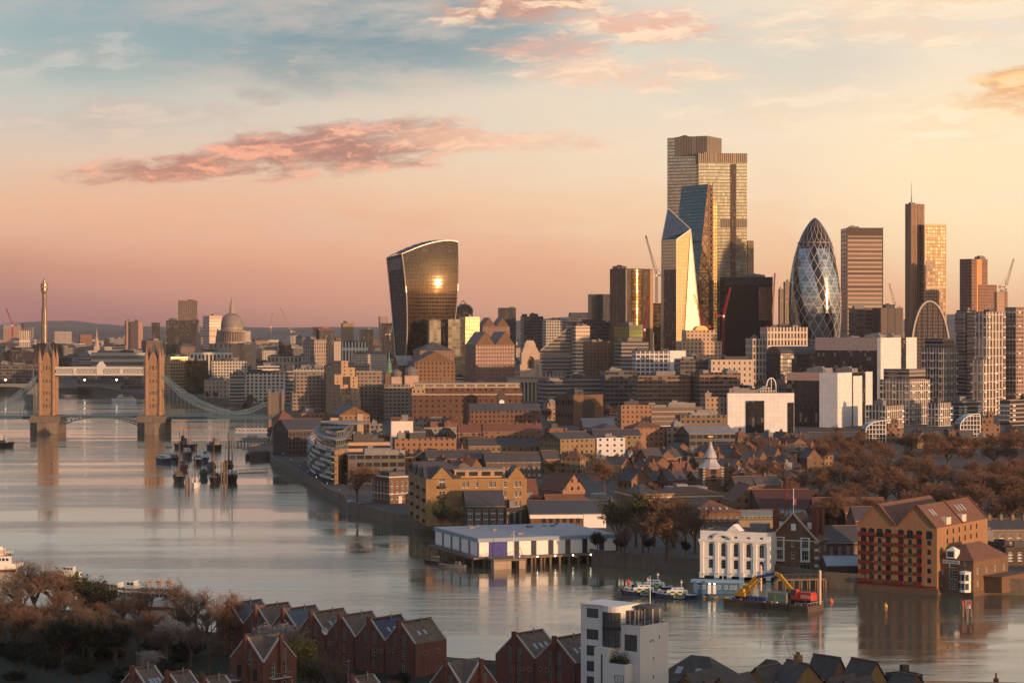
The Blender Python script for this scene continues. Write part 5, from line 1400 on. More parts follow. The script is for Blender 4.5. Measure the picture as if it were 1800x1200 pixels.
# ================================================================ trees
bark_m=mat('bare_bark',(.10,.07,.05),.95,var=.3)
twig_m=mat('russet_twigs',(.17,.097,.060),.95,var=.45,scale=.4)
twig2_m=mat('grey_brown_twigs',(.12,.085,.06),.95,var=.4,scale=.4)
leaf_g=mat('green_leaves',(.055,.06,.024),.8,var=.5,scale=.5)
leaf_d=mat('dark_evergreen_leaves',(.014,.02,.010),.85,var=.5,scale=.5)
leaf_y=mat('yellow_green_leaves',(.16,.12,.025),.8,var=.5,scale=.5)
leaf_o=mat('orange_brown_leaves',(.17,.085,.04),.85,var=.5,scale=.5)
blos_m=mat('pale_blossom',(.30,.26,.235),.8,var=.4,scale=.6)
def tree_meshes(seed,h=16.0,sp=.55,tw=.055,nl=0,leaf=.5,dens=1.0,up=.35):
 """returns trunk mesh data and twig/leaf mesh data of one tree of height h"""
 r=random.Random(seed)
 T,K=MB(),MB()
 def rot(d_,ang):
  a=Vector((r.gauss(0,1),r.gauss(0,1),r.gauss(0,1)));a=(a-d_*a.dot(d_)).normalized()
  return(d_*cos(ang)+a*sin(ang)).normalized()
 def sliver(p,q2,w_):
  dd=q2-p;s_=dd.cross(Vector((r.gauss(0,1),r.gauss(0,1),r.gauss(0,1))))
  if s_.length<1e-4:return
  s_=s_.normalized()*w_/2
  K.face([p-s_,p+s_,q2],[(0,0)]*3)
 def grow(p,d_,L,rad,lv):
  d2=(rot(d_,.12)+Vector((0,0,.05))).normalized()
  m=p+d_*L*.5;e=m+d2*L*.5
  if lv<=2:
   n=6 if lv==0 else(4 if lv==1 else 3)
   T.tube(p,m,rad,rad*.8,n,cap=False);T.tube(m,e,rad*.8,rad*.6,n,cap=False)
  else:
   sliver(p,m+(m-p)*.2,max(tw,rad*1.6));sliver(m,e,max(tw,rad*1.2))
  if lv>=5:return
  nc=(6,5,5,5,5)[lv]
  if lv>=2:nc=max(2,int(nc*dens+.5))
  for k in range(nc):
   t_=(.42+.58*(k+r.random())/nc) if lv else(.45+.55*(k+.6)/nc)
   o=p+(d_*L*.5)*min(1,t_*2)+d2*L*.5*max(0,t_*2-1)
   ang=r.uniform(.5,1.0)*(sp/.55) if lv else r.uniform(.35,.95)*(sp/.55)
   nd=rot(d2,ang);nd=(nd+Vector((0,0,up if lv<3 else .1))).normalized()
   grow(o,nd,L*r.uniform(.52,.74)*(1.0 if lv else 1.05),rad*(.62 if lv else .5),lv+1)
  if nl and lv>=3:
   for k in range(nl):
    c=p+(e-p)*r.random()+Vector((r.gauss(0,.35),r.gauss(0,.35),r.gauss(0,.35)))
    a,b_=rot(Vector((0,0,1)),r.uniform(0,1.5)),rot(Vector((1,0,0)),r.uniform(0,1.5))
    s_=leaf*r.uniform(.6,1.3)
    K.face([c-a*s_,c+b_*s_*.7,c+a*s_,c-b_*s_*.7],[(0,0)]*4)
 grow(Vector((0,0,-.4)),Vector((0,0,1)),h*.36,h*.020,0)
 zmax=max(v[2] for v in K.v)
 k=h/zmax
 for M_ in(T,K):M_.v=[(x*k,y*k,z*k) for x,y,z in M_.v]
 return T,K
PROTO={}
def tree_proto(key,seed,crown_m,**kw):
 T,K=tree_meshes(seed,**kw)
 PROTO[key]=(T.mesh('trunk',bark_m),K.mesh('crown',crown_m))
for i in range(4):tree_proto('bare%d'%i,100+i,twig_m,h=16.0,sp=.56+.04*i,tw=.10,dens=1.0)
for i in range(2):tree_proto('grey%d'%i,120+i,twig2_m,h=16.0,sp=.5+.08*i,tw=.042,dens=.95)
for i in range(2):tree_proto('fine%d'%i,125+i,twig_m,h=16.0,sp=.5+.08*i,tw=.038,dens=1.0)
tree_proto('green',131,leaf_g,h=15.0,sp=.55,nl=1,leaf=.30,dens=.8)
tree_proto('dark',132,leaf_d,h=15.0,sp=.55,nl=3,leaf=.42,dens=.8)
tree_proto('yellow',133,leaf_y,h=9.0,sp=.6,nl=2,leaf=.22,dens=.75)
tree_proto('orange',134,leaf_o,h=14.0,sp=.5,nl=1,leaf=.28,dens=.85)
tree_proto('blossom',135,blos_m,h=9.0,sp=.6,nl=1,leaf=.11,dens=.9)
PH={'green':15.0,'dark':15.0,'yellow':9.0,'orange':14.0,'blossom':9.0}
TN=[0]
def tree(kind,px,Y,h,label,group=None,zb=LZ,wide=1.0):
 tr,cr=PROTO[kind]
 k=h/PH.get(kind,16.0);TN[0]+=1
 o=thing('evergreen_tree' if kind=='dark' else('bare_tree' if kind[:4] in('bare','grey','fine') else 'leafy_tree'),label,'tree',(X(px,Y),Y,zb),(TN[0]*2.399)%6.28,group)
 o.scale=(k*wide,k*wide,k)
 inst('trunk',tr,o);inst('crown',cr,o)
 return o
def ordinal(i):return['first','second','third','fourth','fifth','sixth','seventh','eighth','ninth','tenth','eleventh','twelfth','thirteenth','fourteenth','fifteenth','sixteenth','seventeenth','eighteenth','nineteenth','twentieth','twenty-first','twenty-second','twenty-third','twenty-fourth','twenty-fifth','twenty-sixth','twenty-seventh','twenty-eighth'][i]
rt_=random.Random(77)
for(nm,Y,x0,x1,n,h) in[('front row',880,1440,1815,13,15),('second row',945,1395,1815,14,16),('third row',1020,1345,1815,15,16),('fourth row',1110,1300,1815,15,14),('rearmost row',1230,1260,1815,16,15),('far edge',1350,1430,1815,16,14)]:
 for i in range(n):
  px=x0+(x1-x0)*i/(n-1)+rt_.uniform(-8,8)
  tree('bare%d'%rt_.randrange(4),px,Y+rt_.uniform(-22,22),h*rt_.uniform(.72,1.18)*(1.0 if px>1440 else .8),'russet leafless tree, %s from left in the %s of the tree belt'%(ordinal(i),nm),'russet trees of the wide tree belt',wide=rt_.uniform(1.25,1.65))
  # ================================================================ buildings of the far bank (middle distance)
def edge_rail(rt,pts,h=1.0,nm='railing',m_=None):
 b=MB()
 for i in range(len(pts)-1):
  p,q2=Vector(pts[i]),Vector(pts[i+1]);up=Vector((0,0,h))
  b.bar(p+up,q2+up,.08,.08);n=max(1,int((q2-p).length/1.5))
  for k in range(n+1):b.bar(p+(q2-p)*k/n,p+(q2-p)*k/n+up,.06,.06)
 return b.build(nm,m_ or black_m,rt)
wslab=fac('white_cladding',(.44,.42,.40),(.66,.64,.62),3.1,3.7,.965,.97,.0,.0,.55,.12,.8,blind=0,gv=.12)
dkg=fm('darkgrid',(.022,.022,.026),(.028,.03,.035),2.2,3.6,.86,.86,gm=.35,gr=.08)
def slab_office(label,xs,yt,Y,a,sideL,cuts,top=True,yb=760):
 rt,lr,ll,h=blk('white_slab_office',label,'office block',xs,yt,Y,a,sideL,rm=roof_pale,plant=3,yb=yb)
 for(side,u0,u1,z0,z1,mt,nm,pr) in cuts:
  b=MB()
  if side=='R':b.box(lr*u0,lr*u1,-pr,.3,h*z0,h*z1+.3,bottom=True)
  else:b.box(-pr,.3,ll*u0,ll*u1,h*z0,h*z1+.3,bottom=True)
  b.build(nm,mt,rt)
 return rt,lr,ll,h
rt,lr,ll,h=slab_office('nearest white slab office, with two dark glass bays and a glazed gable on top',(1277,1279,1396),691,1640,4,wslab,
[('R',.27,.55,0,.80,dkg,'glass_bay',.3),('R',.90,.995,0,.75,dkg,'glass_bay',.3)])
b=MB();x0,x1=lr*.42,lr*.78
b.face([(x0,.5,h),(x1,.5,h),((x0+x1)/2,.5,h+5)]);b.face([(x0,.5,h),((x0+x1)/2,.5,h+5),((x0+x1)/2,14,h+5),(x0,14,h)]);b.face([(x1,.5,h),((x0+x1)/2,.5,h+5),((x0+x1)/2,14,h+5),(x1,14,h)])
b.build('glazed_gable',fm('gg',(.5,.47,.43),(.10,.10,.10),2,2,.8,.8,gm=.4),rt)
b=MB();m=8
for i in range(m):b.bar((lr*.66-cos(pi*i/m)*3.4,1,h+5+sin(pi*i/m)*6),(lr*.66-cos(pi*(i+1)/m)*3.4,1,h+5+sin(pi*(i+1)/m)*6),.6,.6)
for k in(-3.4,0,3.4):b.bar((lr*.66+k,1,h),(lr*.66+k,1,h+5+(6 if k==0 else 0)),.4,.4)
b.build('arched_frame',white_trim,rt)
slab_office('lower white slab office with a broad dark glass front and pink parapet',(1383,1472,1533),656,1720,56,dkg,
[('R',0,.40,0,1,wslab,'white_wall',.3),('R',.44,.70,0,.93,wslab,'white_wall',.25),('R',.80,1.0,0,1,wslab,'white_wall',.3),('L',0,.35,0,1,wslab,'white_wall',.3),('L',.35,1,.86,1.0,mat('pink_parapet',(.46,.30,.25),.7),'parapet_band',.3)])
slab_office('upper white slab office with dark glass front and tall white end walls',(1433,1548,1611),594,1930,56,dkg,
[('R',0,.55,0,1,wslab,'white_wall',.3),('R',.70,1.0,0,1,wslab,'white_wall',.3),('L',0,.05,0,1,wslab,'white_wall',.3),('L',.02,1,.84,1.0,mat('mauve_parapet',(.34,.27,.25),.7),'parapet_band',.25)],yb=660)
frm=fm('wframe',(.50,.44,.38),(.07,.06,.06),2.9,6.6,.60,.86,gm=.3)
frm2=fm('wframe2',(.52,.45,.38),(.10,.075,.065),4.2,7.2,.62,.90,gm=.3)
bal=fm('balcs',(.30,.25,.22),(.06,.05,.05),60,3.3,2,.66,gm=.3)
def balconies(rt,lr,ll,h,n,k,side='R',x0=.1,x1=.9):
 me=MB();me.box(-1.6,1.6,-1.3,0,0,.18,bottom=True);me.box(-1.6,1.6,-1.32,-1.25,.18,1.1)
 md=me.mesh('balcony',[white_trim])
 for i in range(n):
  for j in range(k):
   u=(x0+(x1-x0)*i/max(1,n-1));z=4+(h-9)*j/max(1,k-1)
   inst('balcony',md,rt,(lr*u,0,z) if side=='R' else(0,ll*u,z),0 if side=='R' else-pi/2)
for nm,lab,xs,yt,Y,a,mt,nb in[
('riverside_flats','stepped white-framed block of flats, its tall middle part with a glazed penthouse',(1546,1600,1634),668,1760,50,frm,(3,6)),
('riverside_flats','low white-framed block of flats left of the stepped one',(1522,1556,1588),713,1700,50,frm,(2,3)),
('riverside_flats','low white-framed block of flats right of the stepped one',(1630,1650,1672),708,1740,50,frm,(2,3)),
('residential_tower','white-framed residential tower below the pointed arch',(1620,1658,1683),612,2010,50,frm,(3,8)),
('residential_tower','tall sunlit white-framed residential tower at the right',(1714,1734,1767),548,1980,38,frm2,(2,10)),
('residential_tower','lower white-framed wing in front of the tall sunlit tower',(1708,1728,1752),632,1950,38,frm2,(2,6)),
('residential_tower','dark balconied tower with stacked leaning bays left of the sunlit tower',(1681,1700,1716),545,2060,40,bal,(0,0)),
('residential_tower','hazy balconied tower cut off by the right edge',(1767,1786,1830),540,2000,40,fm('hz',(.34,.24,.19),(.13,.09,.08),3.5,3.6,.7,.6,gm=.3),(3,8)),
('brown_flats','brown block of flats low at the right edge before the hazy tower',(1758,1775,1830),703,1750,40,bal,(3,4)),
('grey_flats','grey flats with slatted balconies below the leaning bays',(1674,1692,1722),705,1800,40,bal,(2,5)),
]:
 rt,lr,ll,h=blk(nm,lab,'flats' if 'flats' in nm else 'tower',xs,yt,Y,a,mt,plant=1,yb=yt+100)
 if nb[0]:balconies(rt,lr,ll,h,nb[0],nb[1]);balconies(rt,lr,ll,h,nb[0],nb[1],'L')
 if 'below the pointed' in lab or 'stepped white' in lab:
  b=MB();b.prism([(lr*.08,ll*.08),(lr*.92,ll*.08),(lr*.92,ll*.92),(lr*.08,ll*.92)],h+.1,h+8.5);b.build('penthouse',bal,rt)
 if 'leaning bays' in lab and 'dark' in lab:
  for k in range(4):
   b=MB();z0=h*(.15+.21*k);o_=.8+.9*k;b.box(-o_,.2,ll*.1,ll*.9,z0,z0+h*.19,bottom=True);b.build('leaning_bay',bal,rt)
for i,(x0,xp,x1,x2,yt,yb) in enumerate([(1505,1522,1558,1592,739,780),(1668,1688,1724,1762,727,786)]):
 Y=1500.0;q_=Y/F
 rt=thing('arched_glass_flats',['smaller brick flats with a white-framed arched glass front, left one','bigger brick flats with a white-framed arched glass front, right one'][i],'flats',(X(xp,Y),Y,LZ),radians(8))
 h=Z(yt,Y)-LZ;w_=(x1-xp)*q_
 b=MB();m=8;pr=[(0,0),(0,h*.55)]+[(w_*.95-w_*.95*cos(pi/2*k/m),h*.55+h*.45*sin(pi/2*k/m)) for k in range(1,m+1)]+[(w_,h*.95),(w_,0)]
 b.face([(x,0,z) for x,z in pr],pr)
 for k in range(len(pr)-1):b.face([(pr[k][0],0,pr[k][1]),(pr[k+1][0],0,pr[k+1][1]),(pr[k+1][0],12,pr[k+1][1]),(pr[k][0],12,pr[k][1])])
 b.build('glazed_front',fm('agl',(.03,.03,.03),(.05,.05,.055),2,2.8,.9,.9,gm=.3),rt)
 b=MB()
 for k in range(len(pr)-1):b.bar((pr[k][0],-.2,pr[k][1]),(pr[k+1][0],-.2,pr[k+1][1]),.5,.5)
 for k in range(1,6):
  x=w_*k/6;zt_=h*.55+h*.45*sin(math.acos(max(0,1-x/(w_*.95)))) if x<w_*.95 else h
  b.bar((x,-.2,0),(x,-.2,zt_-.2),.3,.3)
 z=3.0
 while z<h-1:
  xs=0 if z<h*.55 else w_*.95*(1-cos(math.asin(min(1,(z-h*.55)/(h*.45)))));b.bar((xs,-.22,z),(w_,-.22,z),.3,.35);z+=2.9
 b.build('white_frame',white_trim,rt)
 b=MB();b.box(w_,w_+(x2-x1)*q_,1,13,0,h*.62);b.box(w_+2,w_+(x2-x1)*q_*.7,2,12,h*.62,h*.84);b.box(w_+(x2-x1)*q_*.45,w_+(x2-x1)*q_*.7,2.2,6,h*.83,h*1.06);b.build('brick_wing',brk2,rt)
 b=MB();b.box((x0-xp)*q_,0,1,12,0,h*.45);b.build('brick_wing',brk,rt)
 BB.append((x0,x2,yt,yb,Y))
ybk=fm('ybrick',(.225,.155,.085),(.045,.045,.05),3.1,3.1,.36,.46)
obk=fm('obrick',(.26,.145,.088),(.045,.04,.045),3.1,3.1,.36,.46)
dbk=fm('dbrick',(.085,.062,.05),(.035,.035,.04),3.1,3.1,.36,.46)
wbk=fm('whiteflat',(.62,.60,.57),(.05,.05,.055),4,3.1,.3,.4)
for args,kw in[
(('hipped_brick_house','orange brick riverside house with a hipped red roof, just right of the bridge end','house',(478,490,517),737,1500,30,obk,'hip'),dict(rm=roof_red,rise=6)),
(('brick_terrace','orange brick block with a parapet right of the hipped red roof','flats',(514,530,579),726,1590,15,obk),dict(plant=4)),
(('gabled_brick_hall','orange brick hall with a shaped gable and dark roof below the concrete hotel','hall',(580,597,650),729,1560,18,obk,'gy'),dict(rm=roof_slate,rise=6)),
(('tan_lift_tower','shorter plain tan tower slab above the curved riverside flats','tower',(577,581,602),734,1290,12,mat('tan_render',(.36,.26,.17),.85)),dict(dl=6,plant=0)),
(('tan_lift_tower','taller plain tan tower slab above the curved riverside flats','tower',(624,628,639),727,1280,12,mat('tan_render',(.36,.26,.17),.85)),dict(dl=6,plant=0)),
(('scaffolded_block','block wrapped in white scaffold sheeting','block',(685,688,726),740,1380,6,mat('scaffold_sheet',(.70,.60,.52),.85,var=.15)),dict(dl=14,plant=1)),
(('brick_flats','long low brick flats right of the scaffolded block','flats',(690,694,802),771,1270,8,obk),dict(dl=16,plant=3)),
(('pink_penthouse_flats','stepped flats with pinkish terraces lit by the sun, beside the curved glass flats','flats',(606,610,686),776,1180,10,fm('pkf',(.42,.28,.2),(.05,.05,.05),60,3.2,2,.45)),dict(dl=18,plant=4)),
(('terrace_flats','white-roofed terrace flats with balconies below the pinkish terraces','flats',(608,612,712),800,1110,10,off2),dict(dl=18,plant=4,rm=roof_pale)),
(('brick_warehouse','long brown brick warehouse with a grey roof and a central pediment','warehouse',(822,826,950),722,1640,6,brk,'gx'),dict(dl=22,rise=5)),
(('brick_terrace','brick terrace of flats with a red roof and chimneys, shorter left one','flats',(800,806,846),760,1370,6,brk2,'gx'),dict(dl=12,rm=roof_red,rise=4.5,chim=3)),
(('brick_terrace','long brick terrace of flats with a red roof and a row of chimneys','flats',(843,850,953),758,1400,6,brk2,'gx'),dict(dl=12,rm=roof_red,rise=4.5,chim=6)),
(('yellow_brick_flats','yellow brick flats with a long slate roof below the red-roofed terraces','flats',(820,824,952),783,1280,6,ybk,'gx'),dict(dl=12,rm=roof_slate,rise=4)),
(('slate_roofed_flats','long low flats with a plain dark roof in the middle of the old quarter','flats',(744,750,865),806,1160,8,dbk,'gx'),dict(dl=14,rm=roof_slate,rise=4)),
(('slate_roofed_flats','dark roofed flats with white strip windows left of the big russet tree','flats',(848,854,950),812,1150,8,fm('wst',(.12,.085,.06),(.4,.4,.4),2.6,3.4,.5,.4),'gx'),dict(dl=14,rm=roof_slate,rise=4.5)),
(('gable_end_flats','long flats with a white balconied gable end at the left and a dark roof','flats',(948,985,1046),772,1250,30,ybk,'gx'),dict(rm=roof_slate,rise=3.5)),
(('white_rendered_flats','bright white rendered flats between the long roofs','flats',(1046,1049,1099),769,1265,6,wbk),dict(dl=14,plant=1)),
(('slate_roofed_flats','flats with a long slate roof right of the white rendered flats','flats',(1040,1044,1126),766,1290,6,ybk,'gx'),dict(dl=14,rm=roof_slate,rise=3.5)),
(('sunlit_flats','orange sunlit flats with a white top storey and tiled roof','flats',(1097,1115,1168),752,1330,20,obk,'hip'),dict(rm=roof_tile,rise=3.5)),
(('orange_towered_flats','orange brick flats with stepped towers below the banded brown offices','flats',(1085,1092,1145),712,1500,14,obk),dict(plant=4)),
(('school_hall','low school building with a glazed stair and pale roofs','school',(1168,1172,1222),752,1340,10,tan_),dict(dl=16,plant=2)),
(('metal_roofed_hall','wide hall with a silvery metal roof','hall',(1205,1212,1292),762,1310,10,off2,'gx'),dict(dl=30,rm=roof_pale,rise=4)),
(('balcony_flats','brown flats with white railings stacked below the banded offices','flats',(1120,1126,1235),716,1560,8,fm('wrail',(.16,.11,.08),(.5,.5,.5),60,3.3,2,.22)),dict(dl=16,plant=5,rm=roof_pale)),
(('balcony_flats','darker balconied flats with white terraces left of the white slab office','flats',(1190,1196,1278),730,1480,8,fm('wrail2',(.18,.13,.095),(.05,.05,.05),3.4,3.3,.5,.5)),dict(dl=16,plant=4,rm=roof_pale)),
(('curved_brick_wall_flats','dark long flats with a brick parapet at the edge of the tree belt','flats',(1420,1424,1520),770,1420,8,dbk,'gx'),dict(dl=12,rm=roof_slate,rise=3.5)),
(('yellow_brick_flats','low yellow brick flats between the two arched glass fronts','flats',(1614,1622,1690),772,1470,10,ybk),dict(dl=12,plant=1)),
]:blk(*args,**kw)
hr=random.Random(5)
hmats=[ybk,obk,brk2,dbk,brk];hrm=[roof_tile,roof_slate,roof_slate,roof_red,roof_dark]
hn=['yellow','orange','tan','sooty','brown'];rn=['tiled','slate','slate','red','lead']
HSE=[]
for Y,x0,x1,n in[(1260,1120,1460,11),(1200,1100,1440,12),(1140,1090,1420,12),(1090,1110,1400,11),(1040,1110,1400,10),(1000,1290,1390,3),(1230,690,830,5),(1130,735,850,4),(1430,960,1090,5),(1400,1290,1420,5),(1340,1300,1440,5),(1450,655,800,5),(1180,950,1040,3),(1440,1600,1800,5)]:
 for i in range(n):
  px=x0+(x1-x0)*(i+.5)/n+hr.uniform(-4,4)
  HSE.append((px,Y+hr.uniform(-14,14),hr.randrange(5),hr.randrange(5),hr.choice(['gx','gy','gy','hip','flat']),hr.uniform(8,13),hr.uniform(5.5,8.5)))
HSE.sort(key=lambda q_:q_[0])
rows={}
for(px,Y,mi_,ri_,kind,wd,eh) in HSE:
 wpx=wd*F/Y/2
 yt=HY+(CH-LZ-eh)*F/Y
 key=(hn[mi_],rn[ri_],kind if kind in('hip','flat') else 'g');rows.setdefault(key,[]).append(px)
 lab='small %s brick house with %s %s roof, %s such from left in old quarter'%(hn[mi_],{'hip':'hipped','flat':'flat'}.get(kind,'gabled'),rn[ri_],ordinal(len(rows[key])-1))
 blk('brick_house',lab,'house',(px-wpx-3,px-wpx*.5,px+wpx),yt,Y,hr.choice([20,28,35,60]),hmats[mi_],kind,rm=hrm[ri_],rise=hr.uniform(3.2,4.8),dl=hr.uniform(8,11),dr=wd,chim=hr.choice([0,1,1]),reg=False,group='houses of the old quarter')
def lead_cupola():
 Y=1010.0;q_=Y/F;rt=thing('church_tower','dark brick church tower with a two-stage silvery lead cupola and gilded cross','church',(X(1249,Y),Y,LZ),radians(12))
 z=lambda py:Z(py,Y)-LZ;w_=17*q_
 lead=mat('silver_lead',(.40,.38,.38),.5,.2,var=.2)
 b=MB();ops=[(0,z(845),2.4,3.2,1.0)]
 openwall(b,lambda u,zz,d_=0.0:(u,-w_+d_,zz),-w_,w_,0,z(821),ops+[(0,z(832),2.6,2.6,1.3)],.4)
 for s_ in(-1,1):b.face([(s_*w_,-w_,0),(s_*w_,w_,0),(s_*w_,w_,z(821)),(s_*w_,-w_,z(821))])
 b.face([(-w_,w_,0),(w_,w_,0),(w_,w_,z(821)),(-w_,w_,z(821))]);b.face([(-w_,-w_,z(821)),(w_,-w_,z(821)),(w_,w_,z(821)),(-w_,w_,z(821))]);b.build('tower',brick_brown,rt)
 for(u,zz,ww,hh,ar) in ops+[(0,z(832),2.6,2.6,1.3)]:inst('window',win_mesh(ww,hh,black_m,2,2),rt,(u,-w_,zz))
 for s_ in(-1,1):
  for k in range(7):b=MB();b.box(s_*w_-.55,s_*w_+.55,-w_-.12,-w_+.5,z(852)+k*1.25,z(852)+k*1.25+.7,bottom=True);b.build('quoin',stone_m,rt)
 b=MB();b.box(-w_-.4,w_+.4,-w_-.4,w_+.4,z(840),z(839),bottom=True);b.build('string_course',stone_m,rt)
 b=MB();b.lathe([(w_*1.28,z(822.5)),(w_*1.28,z(821)),(w_*1.0,z(818)),(w_*.72,z(812)),(w_*.60,z(806))],8,a0=pi/8);b.build('flared_skirt',lead,rt)
 b=MB();b.lathe([(w_*.56,z(806)),(w_*.56,z(803))],8);b.build('drum',brick_brown,rt)
 b=MB();b.lathe([(w_*.66,z(804)),(w_*.66,z(802.8)),(w_*.56,z(798)),(w_*.4,z(792)),(w_*.24,z(787)),(w_*.16,z(781)),(w_*.2,z(780)),(w_*.1,z(777)),(0,z(775))],16);b.build('cupola',lead,rt)
 gm_=mat('gilded_cross',(.6,.42,.15),.4,.6)
 b=MB();b.tube((0,0,z(776)),(0,0,z(764)),.14,n=6);b.lathe([(0,z(772)),(.45,z(771)),(0,z(769.6))],8);b.box(-1.2,1.2,-.1,.1,z(767.5),z(766.4),bottom=True);b.build('finial',gm_,rt)
 BB.append((1230,1268,764,852,Y))
lead_cupola()
tree('bare0',1062,1040,19,'big round russet tree standing alone before the long slate roofs',wide=1.35)
for i,(k_,px,Y,h,lab) in enumerate([
('dark',995,1230,10,'dark evergreen tree before the white gable end of the long flats'),('dark',1022,1235,7,'small dark evergreen bush tree right of the taller evergreen by the long flats'),
('dark',1078,1220,8,'dark evergreen tree before the bright white rendered flats'),('dark',784,1350,15,'tall dark conifer before the red-roofed terraces'),
('yellow',968,1180,8,'yellowing tree left of the two dark evergreens'),('grey1',845,1230,9,'bare brown tree before the yellow brick flats, left of two'),('grey0',875,1235,9,'bare brown tree before the yellow brick flats, right of two'),
('bare2',700,1140,9,'bare reddish tree on the terrace of the brick flats'),('bare1',795,1140,9,'round bare reddish tree among the plain dark roofs'),
('bare3',628,985,19,'big bare plane tree between the curved flats and the bow-fronted house'),('grey0',590,1120,7,'small bare tree in the quay garden by the curved flats'),
('green',776,850,12,'green leafy tree at the foot of the yellow brick warehouse, left of two'),('green',800,845,11,'green leafy tree at the foot of the yellow brick warehouse, right of two'),
('bare1',1150,1230,11,'bare russet tree left of the silvery metal roof'),('bare2',1300,1300,12,'bare russet tree right of the silvery metal roof'),('grey1',1340,1330,14,'pale leafless tree before the nearest white slab office, left of two'),('grey0',1400,1340,12,'pale leafless tree before the nearest white slab office, right of two'),
('grey1',1470,1500,13,'thin leafless tree at the foot of the lower white slab office'),('bare0',1165,1080,11,'bare brown tree left of the lead cupola'),('grey1',1200,960,11,'dusky bare tree close left of the lead cupola'),('bare3',1140,980,11,'dusky bare tree behind the pale-corniced warehouse'),
('bare2',1060,1420,10,'bare russet tree left of the orange sunlit flats'),('grey0',380,2300,12,'bare river-front tree before the classical hall, right of two'),('grey1',366,2310,12,'bare river-front tree before the classical hall, left of two'),
('bare2',440,2100,15,'dark bare tree on the riverside walk right of the classical hall'),('bare1',470,2050,14,'bare brown tree by the bridge abutment'),('bare0',960,1800,13,'bare tree by the arched brick office'),('bare1',1070,1800,15,'leafless brown tree right of the arched brick office, left of two'),('bare2',1085,1790,14,'leafless brown tree right of the arched brick office, right of two'),
]):tree(k_,px,Y,h,lab)
for i,(k_,px,Y,h) in enumerate([('green',1085,782,19),('green',1118,800,21),('grey0',1150,800,20),('grey1',1130,770,15),('bare2',1172,768,20),('grey0',1185,795,21),('bare0',1205,790,19),('orange',1172,752,15),('grey1',1098,765,12),('grey0',1222,775,17),('dark',1050,775,8),('dark',1092,770,7),('dark',1140,775,6),('dark',1205,765,6)]):
 lab={'green':'greenish leafy tree in the waterside garden','grey':'dull brown bare tree in the waterside garden','bare':'russet bare tree in the waterside garden','oran':'orange-brown tree hanging over the river wall of the waterside garden','dark':'low dark evergreen by the wall of the waterside garden'}[k_[:4] if k_!='green' and k_!='orange' else('green' if k_=='green' else 'oran')]
 same=[('green',[1085,1118]),('grey',[1098,1130,1150,1185,1222]),('bare',[1172,1205]),('dark',[1050,1092,1140,1205])]
 for kk,l_ in same:
  if k_.startswith(kk):lab+=', %s such from the left'%ordinal(l_.index(px))
 tree(k_,px,Y,h,lab,wide=1.15)
 # ================================================================ far river front, near buildings with real windows
def text_obj(txt,size,m_,parent,loc,rot,name='lettering'):
 cu=bpy.data.curves.new('lettering','FONT');cu.body=txt;cu.size=size;cu.align_x='CENTER';cu.extrude=.02
 tmp=bpy.data.objects.new('tmp',cu);LINK(tmp)
 dg=bpy.context.evaluated_depsgraph_get()
 me=bpy.data.meshes.new_from_object(tmp.evaluated_get(dg));bpy.data.objects.remove(tmp)
 me.materials.clear();me.materials.append(m_)
 o=bpy.data.objects.new(name,me);LINK(o);o.parent=parent;o.location=loc;o.rotation_euler=rot
 return o
def curved_flats():
 rt=thing('curved_glass_flats','curved glass riverside flats with stacked balconies and a round canopy roof','flats',(X(588,1110),1110,LZ))
 ox,oy=rt.location.x,rt.location.y
 arc=[]
 P0,P2=Vector((X(588,1110),1110)),Vector((X(549,1290),1290));P1=Vector((X(536,1180),1165))
 for i in range(11):t_=i/10;arc.append(((1-t_)**2*P0+2*t_*(1-t_)*P1+t_*t_*P2))
 poly=[(p.x-ox,p.y-oy) for p in arc]
 far=[(X(626,1300)-ox,1300-oy),(X(606,1125)-ox,1125-oy)]
 H_=Z(790,1110)-LZ
 gl=fm('cvg',(.16,.17,.16),(.06,.08,.08),3.0,3.1,.78,.74,gm=.45,gr=.08)
 b=MB();b.prism(poly+far,0,H_,top=True);b.build('glazed_wall',gl,rt)
 b=MB();a0,a1=Vector(far[1]),Vector(poly[0]);b.face([(*a1,0),(*a0,0),(*a0,H_),(*a1,H_)]);n_=Vector((.25,-1)).normalized()*.25
 b.v=[(x+n_.x,y+n_.y,z) for x,y,z in b.v];b.build('brick_end',fm('tanend',(.27,.18,.10),(.04,.04,.045),4,3.1,.3,.4),rt)
 c_=Vector((sum(p[0] for p in poly)/11,sum(p[1] for p in poly)/11))
 for k in range(1,7):
  z=H_*k/6.2
  for i in range(10):
   if(i+k)%3==0:continue
   p,q2=Vector(poly[i]),Vector(poly[i+1]);d_=(q2-p);nn=Vector((-abs(d_.y),0)).normalized();nn=Vector((d_.y,-d_.x)).normalized()*-1
   if nn.x>0:nn=-nn
   b=MB();q4=[p,q2,q2+nn*1.6,p+nn*1.6]
   b.prism([tuple(v) for v in q4],z-.2,z,bottom=True);b.face([(*q4[2],z),(*q4[3],z),(*q4[3],z+1.05),(*q4[2],z+1.05)])
   b.build('balcony',mat('grey_white_balcony',(.42,.42,.40),.5),rt)
 sh=lambda f_:[(c_.x+8+(x-c_.x-8)*f_,c_.y+60+(y-c_.y-60)*f_) for x,y in poly+far]
 b=MB();b.prism(sh(.80),H_,H_+3.6,top=False);b.prism(sh(.68),H_+3.6,H_+7,top=False);b.build('penthouse',gl,rt)
 b=MB();b.prism(sh(.88),H_+3.5,H_+3.9,bottom=True);b.build('terrace',roof_pale,rt)
 b=MB();b.lathe([(0,H_+7.0),(13,H_+7.1),(13.4,H_+7.7),(9,H_+8.3),(0,H_+8.4)],28,c_.x+12,c_.y+50);b.build('canopy_roof',roof_pale,rt)
 BB.append((545,630,755,855,1110))
curved_flats()
